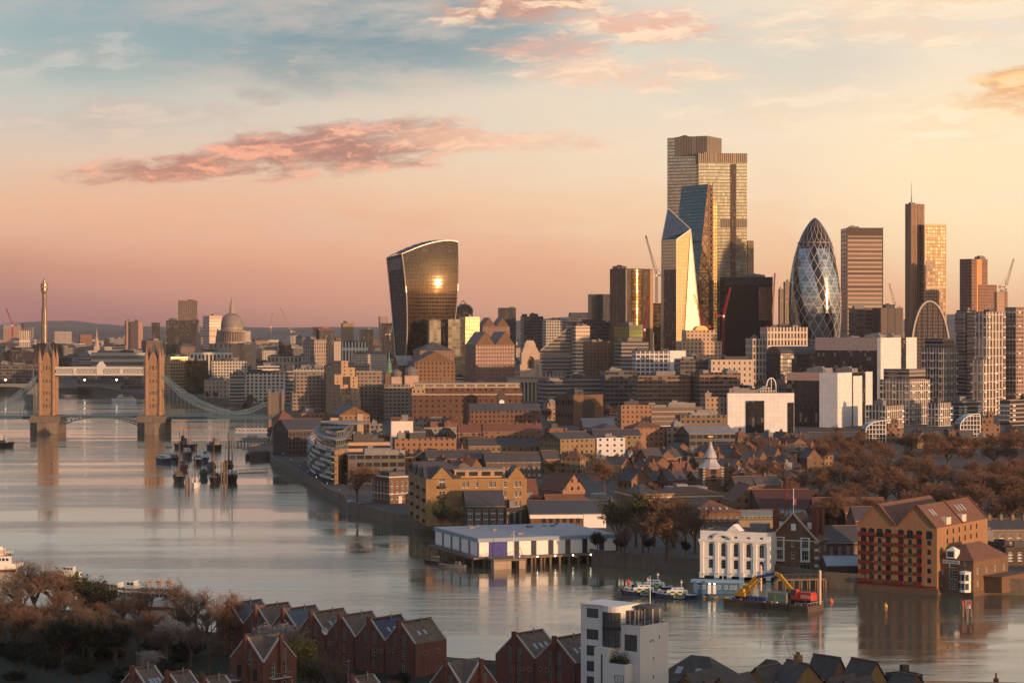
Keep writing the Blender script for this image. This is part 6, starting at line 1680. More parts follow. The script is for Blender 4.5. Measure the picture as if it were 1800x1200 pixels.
wst=mat('white_stone_dressing',(.55,.50,.42),.8,var=.15)
house('dark_warehouse','dark brick riverside warehouse with a slate roof just right of the bridge','warehouse',(480,507,578),756,1345,22,brick_dark,R(11,5,1.4,1.7),R(7,5,1.4,1.7),'gx',rise=6,fm=frame_dark,yb=805)
rt,lr,ll,h=house('bow_fronted_house','brown Georgian house with white-framed windows and a rounded river side','house',(655,684,721),840,990,36,brick_brown,R(4,3,1.2,2.0,1.6,1.0),R(5,3,1.2,2.0,1.6,1.0),'flat',rm=roof_slate,sill=wst,yb=885)
b=MB();b.box(-.3,lr+.3,-.3,ll+.3,h*.36,h*.36+.35,bottom=True);b.build('string_course',wst,rt)
b=MB();b.box(-.35,lr+.35,-.35,ll+.35,h+.15,h+.6,bottom=True);b.build('cornice',wst,rt)
b=MB();b.box(2,lr-1,3,ll-2,h+.7,h+2.4);b.build('mansard',roof_slate,rt)
b=MB();b.box(lr*.42,lr*.58,-.5,.05,0,3.2);b.build('porch',wst,rt)
def opsY(L,H):
 o=[]
 for z in(3.2,7.0,10.8,14.6):o.append((6.2,z,2.4,2.7,0))
 o.append((6.2,17.4,2.8,2.6,1.3) if H>20.4 else(6.2,17.0,2.4,1.3,0))
 for z in(3.4,7.2,11.0,14.8):
  for u in(14.6,16.2,19.8,25.2,26.8,31.0,35.2,36.8):
   if u<L-1:o.append((u,z,1.1,2.2,.3))
 return o
rt,lr,ll,h=house('yellow_brick_warehouse','big yellow brick riverside warehouse with loading doors, balconies and small gables','warehouse',(718,749,926),842,880,10,brick_yellow,opsY,R(6,5,1.5,2.3,1.4,1.0),'flat',rm=roof_dark,fm=white_trim,sill=wst,yb=925,plant=0)
for(u0,u1,nm) in((1.8,10.6,'gable'),(lr-7.5,lr-.4,'gable')):
 b=MB();um=(u0+u1)/2;dy_=10
 b.face([(u0,0,h),(u1,0,h),(um,0,h+4.6)]);b.face([(u0,dy_,h),(u1,dy_,h),(um,dy_,h+4.6)]);b.build(nm,brick_yellow,rt)
 b=MB();b.face([(u0-.3,-.3,h-.1),(um,-.3,h+4.8),(um,dy_,h+4.8),(u0-.3,dy_,h-.1)]);b.face([(u1+.3,-.3,h-.1),(um,-.3,h+4.8),(um,dy_,h+4.8),(u1+.3,dy_,h-.1)]);b.build('gable_roof',roof_slate,rt)
for k in range(3):
 b=MB();y0,y1=ll*(.02+.3*k),ll*(.26+.3*k);ym=(y0+y1)/2
 b.face([(0,y0,h),(0,y1,h),(0,ym,h+4.4)]);b.face([(-.3,y0,h-.1),(-.3,ym,h+4.6),(14,ym,h+4.6),(14,y0,h-.1)]);b.face([(-.3,y1,h-.1),(-.3,ym,h+4.6),(14,ym,h+4.6),(14,y1,h-.1)]);b.build('gable_roof',roof_slate,rt)
b=MB();b.box(11.5,lr-8,3,15,h+.1,h+3.1);b.build('rooftop_storey',fm('rts',(.38,.25,.15),(.05,.05,.05),5,3.2,.7,.5),rt)
b=MB();b.box(11,lr-7.6,2.4,15.5,h+3.2,h+3.5,bottom=True);b.build('rooftop_slab',roof_pale,rt)
bm_=MB();bm_.box(-1.4,1.4,-1.1,0,0,.15,bottom=True);bm_.box(-1.4,1.4,-1.12,-1.05,.2,1.1);bm_.box(-1.4,-1.33,-1.05,0,.2,1.1);bm_.box(1.33,1.4,-1.05,0,.2,1.1)
balc_dark=bm_.mesh('balcony',[black_m]);balc_red=bm_.mesh('balcony',[mat('oxblood_paint',(.13,.02,.018),.55,var=.2)])
for z in(3.2,7.0,10.8,14.6):inst('balcony',balc_dark,rt,(6.2,0,z-.1))
for k in range(6):
 for z in(1.3,5.2,9.2,13.2):
  if k%2==0:inst('balcony',balc_red,rt,(0,ll*(k+.5)/6,z),-pi/2)
house('dark_brick_house','dark brown brick house with white windows left of the police pier roof','house',(812,820,887),889,866,6,brick_dark,R(5,3,1.7,2.0,1.6,.8),R(3,3,.9,1.8),'gx',rm=roof_slate,rise=5.2,sill=white_trim,yb=932)
house('white_end_warehouse','low brown warehouse with a white band and a blank white right end','warehouse',(917,932,1065),903,872,4,brick_brown,lambda L,H:[(L*(.18+.09*k),H*.35,1.5,1.9,.5) for k in range(6)]+[(L*.82,H*.4,1.3,1.9,0)],R(2,2,1.1,1.5),'gx',rm=roof_slate,rise=3.6,yb=926,fm=mat('maroon_frame',(.10,.03,.03),.6))
rt=[o for o in S.objects if o.name.startswith('white_end_warehouse')][0]
L_=corner(917,932,1065,872,4)[1];H_=Z(903,872)-LZ
b=MB();b.box(L_*.705,L_+.12,-.12,6,0,H_-.05);b.build('white_end_wall',white_m,rt)
b=MB();b.box(-.14,L_*.70,-.14,6,H_-1.7,H_-.15,bottom=True);b.build('white_band',white_m,rt)
for args,kw in[
(('tiled_house','brown-roofed house right behind the dark brick house','house',(838,842,890),858,925,6,brick_brown,R(4,1,1.2,1.3),None,'gx'),dict(rm=roof_dark,rise=4.5,dl=12)),
(('tiled_house','house with a broad orange-red tiled roof right of the yellow brick warehouse','house',(880,886,946),872,915,10,brick_yellow,R(4,1,1.2,1.3),None,'gx'),dict(rm=roof_red,rise=6.2,dl=14)),
(('black_timber_house','narrow black-boarded building between the dark brick house and the white-banded warehouse','house',(885,889,920),893,880,8,black_m,R(3,4,.9,2.0),None,'flat'),dict(dl=16)),
(('gabled_warehouse','orange brick double-gabled warehouse with skylights behind the white-banded warehouse','warehouse',(946,989,1029),862,930,32,obk,None,None,'gy'),dict(rm=roof_tile,rise=6.5)),
(('terrace_house','brown house with a roof terrace left of the double-gabled warehouse','house',(905,912,962),880,900,10,brick_yellow,R(4,1,1.4,1.5,2.5),None,'flat'),dict(dl=12,rm=roof_tile)),
(('tiled_house','low house with a sloping tiled roof before the double-gabled warehouse','house',(955,962,1030),884,895,12,brick_brown,R(5,1,1.3,1.4),None,'gx'),dict(dl=9,rm=roof_tile,rise=3)),
(('workshop_roof','flat pale roofed workshop left of the pale-corniced warehouse','workshop',(1025,1030,1092),880,960,8,brick_dark,R(5,2,1.4,1.5),None,'flat'),dict(dl=26,rm=roof_pale)),
(('dark_gap_building','soot-black building between the white-ended warehouse and the pale-corniced one','building',(1055,1064,1100),888,905,10,brick_dark,R(4,3,1.2,1.8),None,'flat'),dict(dl=18)),
]:house(*args,**kw)
rt,lr,ll,h=house('corniced_warehouse','yellow brick corner warehouse with a pale cornice and arched windows','warehouse',(1082,1124,1291),872,925,14,brick_yellow,R(9,3,1.9,2.6,1.6,1.6,.8),R(6,3,1.4,2.4,1.6,1.6,.5),'flat',rm=roof_dark,sill=wst,yb=915,plant=1,fm=mat('maroon_frame',(.10,.03,.03),.6))
b=MB();b.box(-.4,lr+.4,-.4,.02,h-.75,h-.15,bottom=True);b.box(-.4,-.02,.03,ll,h-.75,h-.15,bottom=True);b.build('cornice',wst,rt)
b=MB();b.box(-.2,lr+.2,-.2,.1,h+.16,h+1.0);b.box(-.2,.1,.11,ll,h+.16,h+1.0);b.build('parapet_wall',brick_yellow,rt)
for(u0,u1,rise_,m_) in((.02,.24,4.0,roof_slate),(.26,.95,2.6,roof_tile)):
 b=MB();x0,x1=lr*u0,lr*u1;y0,y1=2,ll*.8;ym=(y0+y1)/2;q_=min((y1-y0)/2,(x1-x0)/2)*.8
 b.face([(x0,y0,h),(x1,y0,h),(x1-q_,ym,h+rise_),(x0+q_,ym,h+rise_)]);b.face([(x1,y1,h),(x0,y1,h),(x0+q_,ym,h+rise_),(x1-q_,ym,h+rise_)]);b.face([(x0,y0,h),(x0+q_,ym,h+rise_),(x0,y1,h)]);b.face([(x1,y0,h),(x1-q_,ym,h+rise_),(x1,y1,h)])
 b.build('hipped_roof',m_,rt)
rt,lr,ll,h=house('tiled_warehouse','brown brick building with a sunlit tiled roof and skylights before the corniced warehouse','warehouse',(1178,1217,1303),901,850,10,brick_brown,R(8,2,1.5,1.6,1.2,.8),R(3,2,1.3,1.6),'hip',rm=roof_tile,rise=4.2,yb=930)
for k in range(5):
 b=MB();x=3+k*2.6;b.face([(x,1.6,h+.98),(x+.9,1.6,h+.98),(x+.9,2.9,h+1.75),(x,2.9,h+1.75)]);b.build('skylight',mat('skylight_glass',(.3,.32,.34),.15),rt)
for args,kw in[
(('gabled_house','house with a wide orange brick gable left of the maroon roofs','house',(1288,1292,1347),880,905,8,obk,None,None,'gy'),dict(rm=roof_tile,rise=6.2,dl=20)),
(('long_roofed_shed','long shed with a dark maroon roof behind the lattice mast','shed',(1330,1336,1434),893,890,8,brick_dark,R(9,1,1,1),None,'gx'),dict(rm=mat('maroon_roof',(.075,.032,.03),.8,var=.3),rise=6.5,dl=24)),
(('station_canopy','long low building with a ribbed grey-green glass canopy roof','building',(1288,1294,1418),906,855,6,fm('cnp',(.20,.21,.18),(.08,.09,.085),1.6,2.4,.6,.6),None,None,'gx'),dict(rm=mat('canopy_grey_green',(.17,.19,.17),.5,var=.25),rise=1.8,dl=8)),
(('boundary_building','long low wall-like building of pale yellow stone behind the white house','building',(1294,1299,1434),914,835,6,mat('pale_yellow_stone',(.26,.20,.12),.9,streak=True),None,None,'flat'),dict(dl=4,plant=0)),
(('dormered_house','terrace with three white dormers and a brown tiled roof beyond the police station','terrace',(1430,1434,1484),899,872,6,brick_brown,R(5,1,1.2,1.9,1.4,1,.5),None,'gx'),dict(rm=roof_tile,rise=5,dl=12)),
(('tiled_house','long dull tiled house right of the three-dormer terrace','house',(1482,1486,1560),900,865,8,brick_brown,R(6,1,1.2,1.6),None,'gx'),dict(rm=roof_tile,rise=5,dl=12)),
(('slate_house','dark slate-roofed house between the police station and the orange warehouse','house',(1448,1454,1513),953,760,6,brick_dark,R(4,2,1.1,1.6),None,'gx'),dict(rm=roof_slate,rise=5,dl=14)),
(('quay_shed','quayside shed with a pale blue-grey metal roof and lit lamps','shed',(1449,1454,1511),993,715,4,brick_dark,R(3,1,1.4,1.6,1.5),None,'gx'),dict(rm=mat('pale_metal_roof',(.26,.30,.33),.5,var=.15),rise=2.6,dl=11)),
(('terrace_house','pale terrace with white windows and a row of chimneys at the right edge','terrace',(1733,1737,1860),930,800,4,mat('grey_yellow_brick',(.20,.15,.10),.9,streak=True),R(8,2,1.3,2.0,1.4,1.2),None,'gx'),dict(rm=roof_slate,rise=3.2,dl=12,chim=6,sill=white_trim)),
(('dark_brick_block','dark brick block with white sash windows below the pale terrace at the right','house',(1760,1768,1850),962,735,6,brick_dark,R(5,3,1.3,2.0,2,1),R(2,3,1,1.8),'flat'),dict(sill=white_trim)),
(('flat_roofed_annexe','low dark annexe with white dormer windows behind the pub','house',(1722,1728,1775),952,745,6,brick_dark,R(4,1,1.2,1.4,3),None,'flat'),dict(dl=8)),
(('slate_house','long slate-roofed house half hidden before the tree belt, left of the orange warehouse gables','house',(1498,1504,1600),914,830,6,brick_brown,R(8,1,1.1,1.5),None,'gx'),dict(rm=roof_slate,rise=4.5,dl=12)),
(('tiled_house','long tiled house half hidden right behind the orange warehouse ridge','house',(1600,1606,1725),912,850,6,brick_brown,R(9,1,1.1,1.5),None,'gx'),dict(rm=roof_tile,rise=5,dl=12)),
]:house(*args,**kw)
lampm=mat('lamp_glow',(.8,.8,.8),.5,emit=((1,.85,.6),9))
def white_house():
 xw,lr,ll=corner(1231,1354,1358,727,66,dr=15);h=Z(936,727)-1
 def ops(L,H):
  o=[]
  for f_ in(.125,.31,.49,.67,.85):
   o+=[(L*f_,2.4,1.55,2.9,.6),(L*f_,6.3,1.55,4.2,.75),(L*f_,12.2,1.3,.7,.5)]
  return o
 rt,lr,ll,h=house('white_house','white rendered riverside house with pilasters, tall arched windows and a curved pediment','house',(1231,1354,1358),936,727,66,white_m,lambda L,H:[],ops,'flat',rm=roof_dark,dr=15,zb=1,fm=mat('grey_sash',(.25,.26,.27),.5),yb=1015,depth=.35)
 b=MB();b.box(-.75,.02,-.2,ll+.4,11.0,11.7,bottom=True);b.build('cornice',white_m,rt)
 b=MB();b.box(-.3,.02,-.1,ll+.1,5.6,5.9,bottom=True);b.build('string_course',white_m,rt)
 for f_ in(.02,.215,.40,.58,.76,.975):
  b=MB();u=ll*f_;b.box(-.45,.02,u-.55,u+.55,1.0,10.9);b.box(-.65,.03,u-.75,u+.75,-.8,.98);b.box(-.6,.03,u-.7,u+.7,10.1,10.95,bottom=True);b.build('pilaster',white_m,rt)
 b=MB();m=10;uc=ll*.67;hw=ll*.13
 for i in range(m):
  a0,a1=pi*i/m,pi*(i+1)/m
  b.bar((-.5,uc-cos(a0)*hw,11.6+sin(a0)*1.9),(-.5,uc-cos(a1)*hw,11.6+sin(a1)*1.9),.55,.8)
 b.build('curved_pediment',white_m,rt)
 b=MB();b.face([(-.4,ll*.42,h),(-.4,ll*.62,h),(-.4,ll*.52,h+2.2)]);b.face([(4,ll*.42,h),(4,ll*.62,h),(4,ll*.52,h+2.2)]);b.face([(-.4,ll*.42,h),(4,ll*.42,h),(4,ll*.52,h+2.2),(-.4,ll*.52,h+2.2)]);b.face([(-.4,ll*.62,h),(4,ll*.62,h),(4,ll*.52,h+2.2),(-.4,ll*.52,h+2.2)]);b.build('parapet_gable',white_m,rt)
white_house()
def station():
 def ops(L,H):
  o=[]
  for z in(1.6,5.6,9.4):o+=[(L*.25,z,2.4,2.9,0),(L*.52,z+.4,1.1,2.0,0),(L*.78,z,2.4,2.9,0)]
  o[2]=(L*.26,1.3,3.6,3.0,0)
  return o[:2]+[(L*.78,1.6,2.4,2.9,0)]+o[3:] if False else[q_ for q_ in o if not(q_[0]==L*.25 and q_[1]==1.6)]
 rt,lr,ll,h=house('brick_police_station','red-brown brick station with a big pale-edged gable, white bays and striped quoins','building',(1353,1437,1454),950,727,66,brick_brown,R(2,3,1.1,1.8),ops,'gx',rm=roof_tile,rise=8.2,zb=1,fm=white_trim,sill=wst,yb=1018,nx=3,nz=2)
 for z in(5.6,9.4):
  for f_ in(.25,.78):
   b=MB();u=ll*f_;b.box(-.55,-.02,u-1.5,u-1.15,z-.3,z+3.1,bottom=True);b.box(-.55,-.02,u+1.15,u+1.5,z-.3,z+3.1,bottom=True);b.box(-.6,-.03,u-1.6,u+1.6,z+3.12,z+3.4,bottom=True);b.box(-.6,-.03,u-1.6,u+1.6,z-.6,z-.32,bottom=True);b.build('bay_surround',white_trim,rt)
 for s_,e in((0,1),(ll,-1)):
  b=MB();b.bar((-.45,s_-e*.6,h-.5),(-.45,ll/2,h+8.5),.9,.5);b.build('barge_board',mat('pale_barge_board',(.45,.32,.22),.7),rt)
 for k in range(10):
  for u in(.35,ll-.35):
   if k%2==0:b=MB();b.box(-.1,.1,u-.6,u+.6,1+k*1.25,1.9+k*1.25,bottom=True);b.build('quoin',wst,rt)
 for k in range(10):
  if k%2==0:b=MB();b.box(0.1,1.0,-.1,.05,1+k*1.25,1.9+k*1.25,bottom=True);b.build('quoin',wst,rt)
 b=MB();b.box(-.18,.02,0,ll,h-.4,h,bottom=True);b.build('string_course',wst,rt)
 b=MB();b.box(-.06,.02,ll/2-.8,ll/2+.8,h+3.0,h+5.2);b.build('gable_window',white_trim,rt)
 for(u,x) in((1.5,2.5),(ll-1.5,2.5),(1.5,9)):
  b=MB();b.box(x-1.4,x+1.4,u-.8,u+.8,h+.2,h+9.4);
  for q_ in(-.9,0,.9):b.tube((x+q_,u,h+9.4),(x+q_,u,h+10.2),.22,n=6)
  b.build('chimney',brick_red,rt)
 for u in(3.2,ll-3.2):
  b=MB();b.box(2.0,5,u-1.8,u+1.8,h+1,h+6.2);b.pyramid(1.8,5.2,u-2,u+2,h+6.2,h+8.4);b.build('dormer',brick_brown,rt)
  b=MB();b.box(1.9,2.02,u-.7,u+.7,h+3.4,h+5.6,bottom=True);b.build('dormer_window',white_trim,rt)
 b=MB();b.tube((0,ll/2,h+8),(0,ll/2,h+16.5),.14,.08,6);fp=b.build('flagpole',white_trim,rt)
 b=MB();b.box(.05,.12,ll/2-.9,ll/2-.1,h+10.6,h+13.2,bottom=True);b.build('flag',mat('flag_red_cloth',(.4,.12,.12),.8),fp)
station()
def lattice_mast(name,label,px,Y,yt,yb,w_,m_):
 z0,z1=Z(yb,Y),Z(yt,Y);rt=thing(name,label,'mast',(X(px,Y),Y,z0))
 H_=z1-z0;b=MB();n=int(H_/w_/1.2)
 for sx,sy in((-1,-1),(1,-1),(1,1),(-1,1)):b.bar((sx*w_/2,sy*w_/2,0),(sx*w_*.3,sy*w_*.3,H_*.9),.14,.14)
 for i in range(n):
  za,zb_=H_*.9*i/n,H_*.9*(i+1)/n;wa,wb=w_/2*(1-.4*i/n),w_/2*(1-.4*(i+1)/n)
  c0=[(-wa,-wa),(wa,-wa),(wa,wa),(-wa,wa)];c1=[(-wb,-wb),(wb,-wb),(wb,wb),(-wb,wb)]
  for k in range(4):b.bar((*c0[k],za),(*c1[(k+1)%4],zb_),.1,.1)
 b.build('lattice',m_,rt);b=MB();b.tube((0,0,H_*.88),(0,0,H_),.1,n=5);b.build('aerial',m_,rt)
lattice_mast('radio_mast','rusty red lattice radio mast behind the brick station',1383,770,846,935,1.5,mat('rusty_mast',(.16,.05,.035),.7))
def gabled_wh():
 fr=[.93,.83,.725,.615,.455,.34,.225,.10]
 def ops(L,H):
  o=[]
  st=(H-2.2)/6
  for i,f_ in enumerate(fr):
   for k in range(6):
    door=i in(0,1,3,4,6)
    if k==5:o.append((L*f_,2.0+st*k-.5,2.2,2.6,.55))
    elif door:o.append((L*f_,2.0+st*k-.1,1.9,2.45,.2))
    else:o.append((L*f_,2.0+st*k+.5,1.35,1.6,.35))
  return o
 def opsr(L,H):
  st=(H-2.2)/6
  return[(L*(.2+.115*i),2.0+st*k+.5,1.2,1.7,.4) for i in range(6) for k in(3,4,5)]+[(L*.22,2+st*2+.4,1.2,1.6,.4)]
 bo=mat('brick_orange',(.275,.155,.078),.9,var=.22,scale=.3,streak=True)
 rt,lr,ll,h=house('gabled_orange_warehouse','orange brick warehouse with twin gables and columns of oxblood balconies','warehouse',(1508,1647,1736),928,690,57,bo,opsr,ops,'zy',rm=roof_tile,rise=6.6,n=2,zb=1,fm=frame_dark,yb=1042,depth=.4,nx=2,nz=2)
 st=(h-2.2)/6
 for i in(0,1,3,4,6):
  for k in range(6):inst('balcony',balc_red,rt,(0,ll*fr[i],2.0+st*k-.25),-pi/2,(.92,1,1))
 b=MB();b.box(-.9,-.02,0,ll,1.2,1.5,bottom=True);b.build('river_walkway',balc_red.materials[0],rt)
 b=MB();b.box(-.35,lr+.1,-.35,ll+.1,-2.5,.8);b.build('stone_base',mat('dark_wet_stone',(.12,.08,.06),.85,streak=True),rt)
 for k in range(2):
  y0,y1=ll*k/2,ll*(k+1)/2;ym=(y0+y1)/2
  b=MB();b.bar((-.2,y0+.1,h+.15),(-.2,ym,h+6.85),.5,.35);b.bar((-.2,y1-.1,h+.15),(-.2,ym,h+6.85),.5,.35);b.build('gable_coping',mat('red_coping',(.17,.075,.055),.8),rt)
 for f_ in(.5,.985):
  b=MB();ym=ll*.25;b.bar((lr*f_,0,h+.25),(lr*f_,ym,h+7.0),.35,.5);b.bar((lr*f_,ll*.5,h+.25),(lr*f_,ym,h+7.0),.35,.5);b.build('party_wall',mat('red_coping',(.17,.075,.055),.8),rt)
 for x in(lr*.12,lr*.17,lr*.62,lr*.68,lr*.74):
  b=MB();y0,y1=ll*.12,ll*.19;g_=lambda y:h+6.6*y/(ll*.25)+.12
  b.face([(x,y0,g_(y0)),(x+1.0,y0,g_(y0)),(x+1.0,y1,g_(y1)),(x,y1,g_(y1))]);b.build('skylight',MATS['skylight_glass'],rt)
 for x in(lr*.25,lr*.55):
  b=MB();b.box(x-1.8,x+1.8,.4,4,h+.2,h+2.6);b.build('dormer',wst,rt)
gabled_wh()
def pub():
 def ops(L,H):return[(L*.90,1.4,1.1,2.0,0),(L*.86,5.0,1.1,2.0,.5),(L*.86,8.4,1.1,1.6,0),(L*.56,.9,2.6,2.5,0),(L*.56,4.0,2.6,2.6,0),(L*.56,7.4,2.6,2.2,0),(L*.22,8.2,1.2,1.6,0)]
 rt,lr,ll,h=house('riverside_pub','small red brick riverside pub with hipped roof, white bays and a sign under its eaves','pub',(1648,1711,1772),986,685,50,brick_brown,R(4,2,1.3,1.8),ops,'hip',rm=roof_tile,rise=4.6,zb=1,fm=white_trim,yb=1042,nx=3,nz=3)
 b=MB();b.lathe([(0,.3),(1.75,.4),(1.75,6.2),(1.9,6.3),(1.9,6.5),(0,6.9)],8,-.4,ll*.2,a0=pi/8);o=b.build('oriel_bay',white_trim,rt)
 for k in range(3):
  for j in range(2):
   a_=pi+(k-1)*pi/4;c=MB();c.box(-.52,.52,-.06,.03,0,1.9,bottom=True)
   inst('bay_window',c.mesh('bay_window',[glass_m]),o,(-.4+1.65*cos(a_),ll*.2+1.65*sin(a_),1.2+2.7*j),a_+pi/2)
 b=MB();b.box(-.35,-.12,ll*.38,ll*.84,h-1.15,h-.1,bottom=True);sg=b.build('sign_board',white_m,rt)
 text_obj('CAPTAIN KIDD',.95,black_m,sg,(-.38,ll*.61,h-.95),(pi/2,0,-pi/2))
 b=MB();b.box(-.8,2.2,ll*.48,ll*.72,h+.5,h+2.8);b.pyramid(-1,2.4,ll*.46,ll*.74,h+2.8,h+4.0);b.build('dormer',white_m,rt)
 b=MB();b.box(-.84,-.8,ll*.51,ll*.69,h+.9,h+2.5,bottom=True);b.build('dormer_window',glass_m,rt)
 b=MB();b.box(lr*.3,lr*1.0,-6,-.05,0,4.6);b.box(lr*.27,lr*1.03,-6.4,-.04,4.6,4.95,bottom=True);b.build('side_wing',brick_brown,rt)
 b=MB();b.box(-.2,lr,-.2,ll+.1,-2.5,.4);b.build('stone_base',MATS['dark_wet_stone'],rt)
pub()
def pier_building():
 x_,lr,ll=corner(764,841,1066,770,20)
 zb,h=3.4,Z(947,770)-3.4
 rt=thing('pier_building','long low white-panelled building with a blue fascia standing on piles over the river','building',(x_,770,zb),radians(20))
 lr+=4
 b=MB();b.box(0,lr,0,ll,0,h-1.1);b.build('wall',mat('grey_blue_wall',(.14,.17,.22),.7,var=.15),rt)
 b=MB();b.box(-.35,lr+.3,-.35,ll+.3,h-1.1,h+.05,bottom=True);b.build('fascia',mat('blue_grey_fascia',(.20,.27,.36),.55,var=.08),rt)
 b=MB();b.box(-.1,lr,-.1,ll,h+.05,h+.17);b.build('roof',mat('pale_grey_roof',(.30,.30,.31),.8,var=.2,scale=.15),rt)
 for k in range(9):
  r_=random.Random(k);b=MB();x,y=r_.uniform(4,lr-5),r_.uniform(3,ll-4);b.box(x,x+r_.uniform(1,2.6),y,y+r_.uniform(.8,1.6),h+.16,h+r_.uniform(.45,1.1));b.build('roof_vent',plant_m,rt)
 edge_rail(rt,[(0,ll-.3,h+.1),(lr*.9,ll-.3,h+.1)],1.0,'roof_railing')
 pan=mat('white_patterned_panel',(.74,.70,.63),.6,var=.16,scale=.8);dwin=mat('dark_pier_glass',(.025,.03,.04),.1,var=.2)
 us=[0];
 x=.4
 def panel(x0,x1,m_,nm,pr=.12):
  b=MB();b.box(x0,x1,-pr,.02,.1,h-1.15,bottom=True);return b.build(nm,m_,rt)
 panel(.3,3.6,pan,'wall_panel');d_=panel(3.8,10.2,mat('blue_shutter',(.035,.04,.20),.6,var=.1),'shutter_door',.08);panel(10.4,12.6,pan,'wall_panel')
 x=12.8;pitch=(lr-13.2)/6
 for k in range(6):
  if k==5:panel(x,x+1.6,mat('deep_blue_panel',(.02,.035,.12),.5),'window',.06)
  else:panel(x,x+1.7,dwin,'window',.05)
  panel(x+1.9,x+pitch-.15,pan,'wall_panel');x+=pitch
 for k in range(5):
  b=MB();y0=ll*(k+.10)/5;b.box(-.14,.02,y0,y0+ll/5*.74,.1,h-1.15,bottom=True);b.build('wall_panel',pan,rt)
 b=MB();b.box(-2.5,lr+.3,-2.2,ll,-.7,-.02,bottom=True);b.build('deck',mat('deck_timber',(.17,.13,.10),.9,var=.3),rt)
 pm=MB();pm.box(-.35,.35,-.35,.35,-5.5,-.7);pme=pm.mesh('pile',[mat('pile_timber',(.15,.11,.08),.9)])
 for k in range(15):
  inst('pile',pme,rt,(1.5+(lr-3)*k/14,-1.7,0));inst('pile',pme,rt,(1.5+(lr-3)*k/14,4,0))
  if k<6:inst('pile',pme,rt,(-2,ll*k/5.2,0))
 for k in range(5):
  b=MB();b.lathe([(0,-.5),(.22,-.4),(.22,-.1),(0,0)],8);inst('lamp',b.mesh('lamp',[lampm]),rt,(14+k*6.5,-2.3,-.1))
 b=MB();b.box(2,13.5,-9.5,-2.4,-.72,-.05,bottom=True);b.build('landing_deck',MATS['deck_timber'],rt)
 for(xa,xb) in((2.2,8.4),(11.2,13.4)):
  b=MB();b.box(xa,xb,-9.6,-6.4,-5.4,-.75);b.build('concrete_dolphin',mat('dolphin_concrete',(.33,.25,.18),.9,var=.3,streak=True),rt)
 for k in range(6):inst('pile',pme,rt,(2.6+k*2.1,-4.2,0))
 edge_rail(rt,[(2,-9.4,0),(13.4,-9.4,0),(13.4,-2.4,0)],1.1,'railing',mat('blue_railing',(.04,.05,.2),.5))
 edge_rail(rt,[(2,-9.4,0),(2,-2.4,0)],1.1,'railing',MATS['blue_railing'])
 edge_rail(rt,[(-2.4,0,0),(-2.4,ll-1,0)],1.1,'railing',MATS['blue_railing'])
 b=MB();b.tube((9.5,-9,0),(9.5,-9,9.4),.1,.06,6);b.build('flagpole',white_trim,rt)
 b=MB();b.bar((5,-9.2,1.1),(12,-8.6,3.4),.12,.12);b.bar((12,-8.6,3.4),(13.2,-8.2,-.1),.12,.12);b.build('davit_frame',MATS['blue_railing'],rt)
 BB.append((764,1066,930,1006,770))
pier_building()
# ================================================================ river traffic
hull_d=mat('black_hull',(.02,.02,.022),.5,var=.3);hull_w=mat('white_hull',(.66,.65,.63),.4,var=.08);hull_b=mat('navy_hull',(.02,.03,.075),.45,var=.2)
hull_r=mat('rust_red_hull',(.17,.045,.03),.7,var=.3);deck_m=mat('boat_deck',(.16,.12,.09),.85,var=.3);mast_m=mat('varnished_spar',(.16,.10,.06),.6)
def hull_mesh(b,L,B,D,draft=.4,bow=.45,mi=0,dmi=1,stern=.75):
 """hull along +x (bow at +L/2)"""
 n=12;secs=[]
 for i in range(n+1):
  t_=i/n;x=-L/2+L*t_
  w_=B/2*(stern+(1-stern)*min(1,t_/.25)) if t_<1-bow else B/2*(1-((t_-1+bow)/bow)**2.2)
  sheer=D*(1+.35*max(0,(t_-.55)/.45)**2+.08*max(0,(.2-t_)/.2))
  secs.append([(x,-w_*.7,-draft),(x+(.05*L if t_>.9 else 0),-max(w_,.02),sheer),(x+(.05*L if t_>.9 else 0),max(w_,.02),sheer),(x,w_*.7,-draft)])
 for i in range(n):
  A,C=secs[i],secs[i+1]
  b.face([A[0],C[0],C[1],A[1]],None,mi);b.face([C[3],A[3],A[2],C[2]],None,mi)
  ins=.12
  b.face([(A[1][0],A[1][1]*.93,A[1][2]-ins),(C[1][0],C[1][1]*.93,C[1][2]-ins),(C[2][0],C[2][1]*.93,C[2][2]-ins),(A[2][0],A[2][1]*.93,A[2][2]-ins)],None,dmi)
  for s_ in(1,2):b.face([A[s_],C[s_],(C[s_][0],C[s_][1]*.93,C[s_][2]-ins),(A[s_][0],A[s_][1]*.93,A[s_][2]-ins)],None,mi)
 b.face(secs[0],None,mi)
 return b
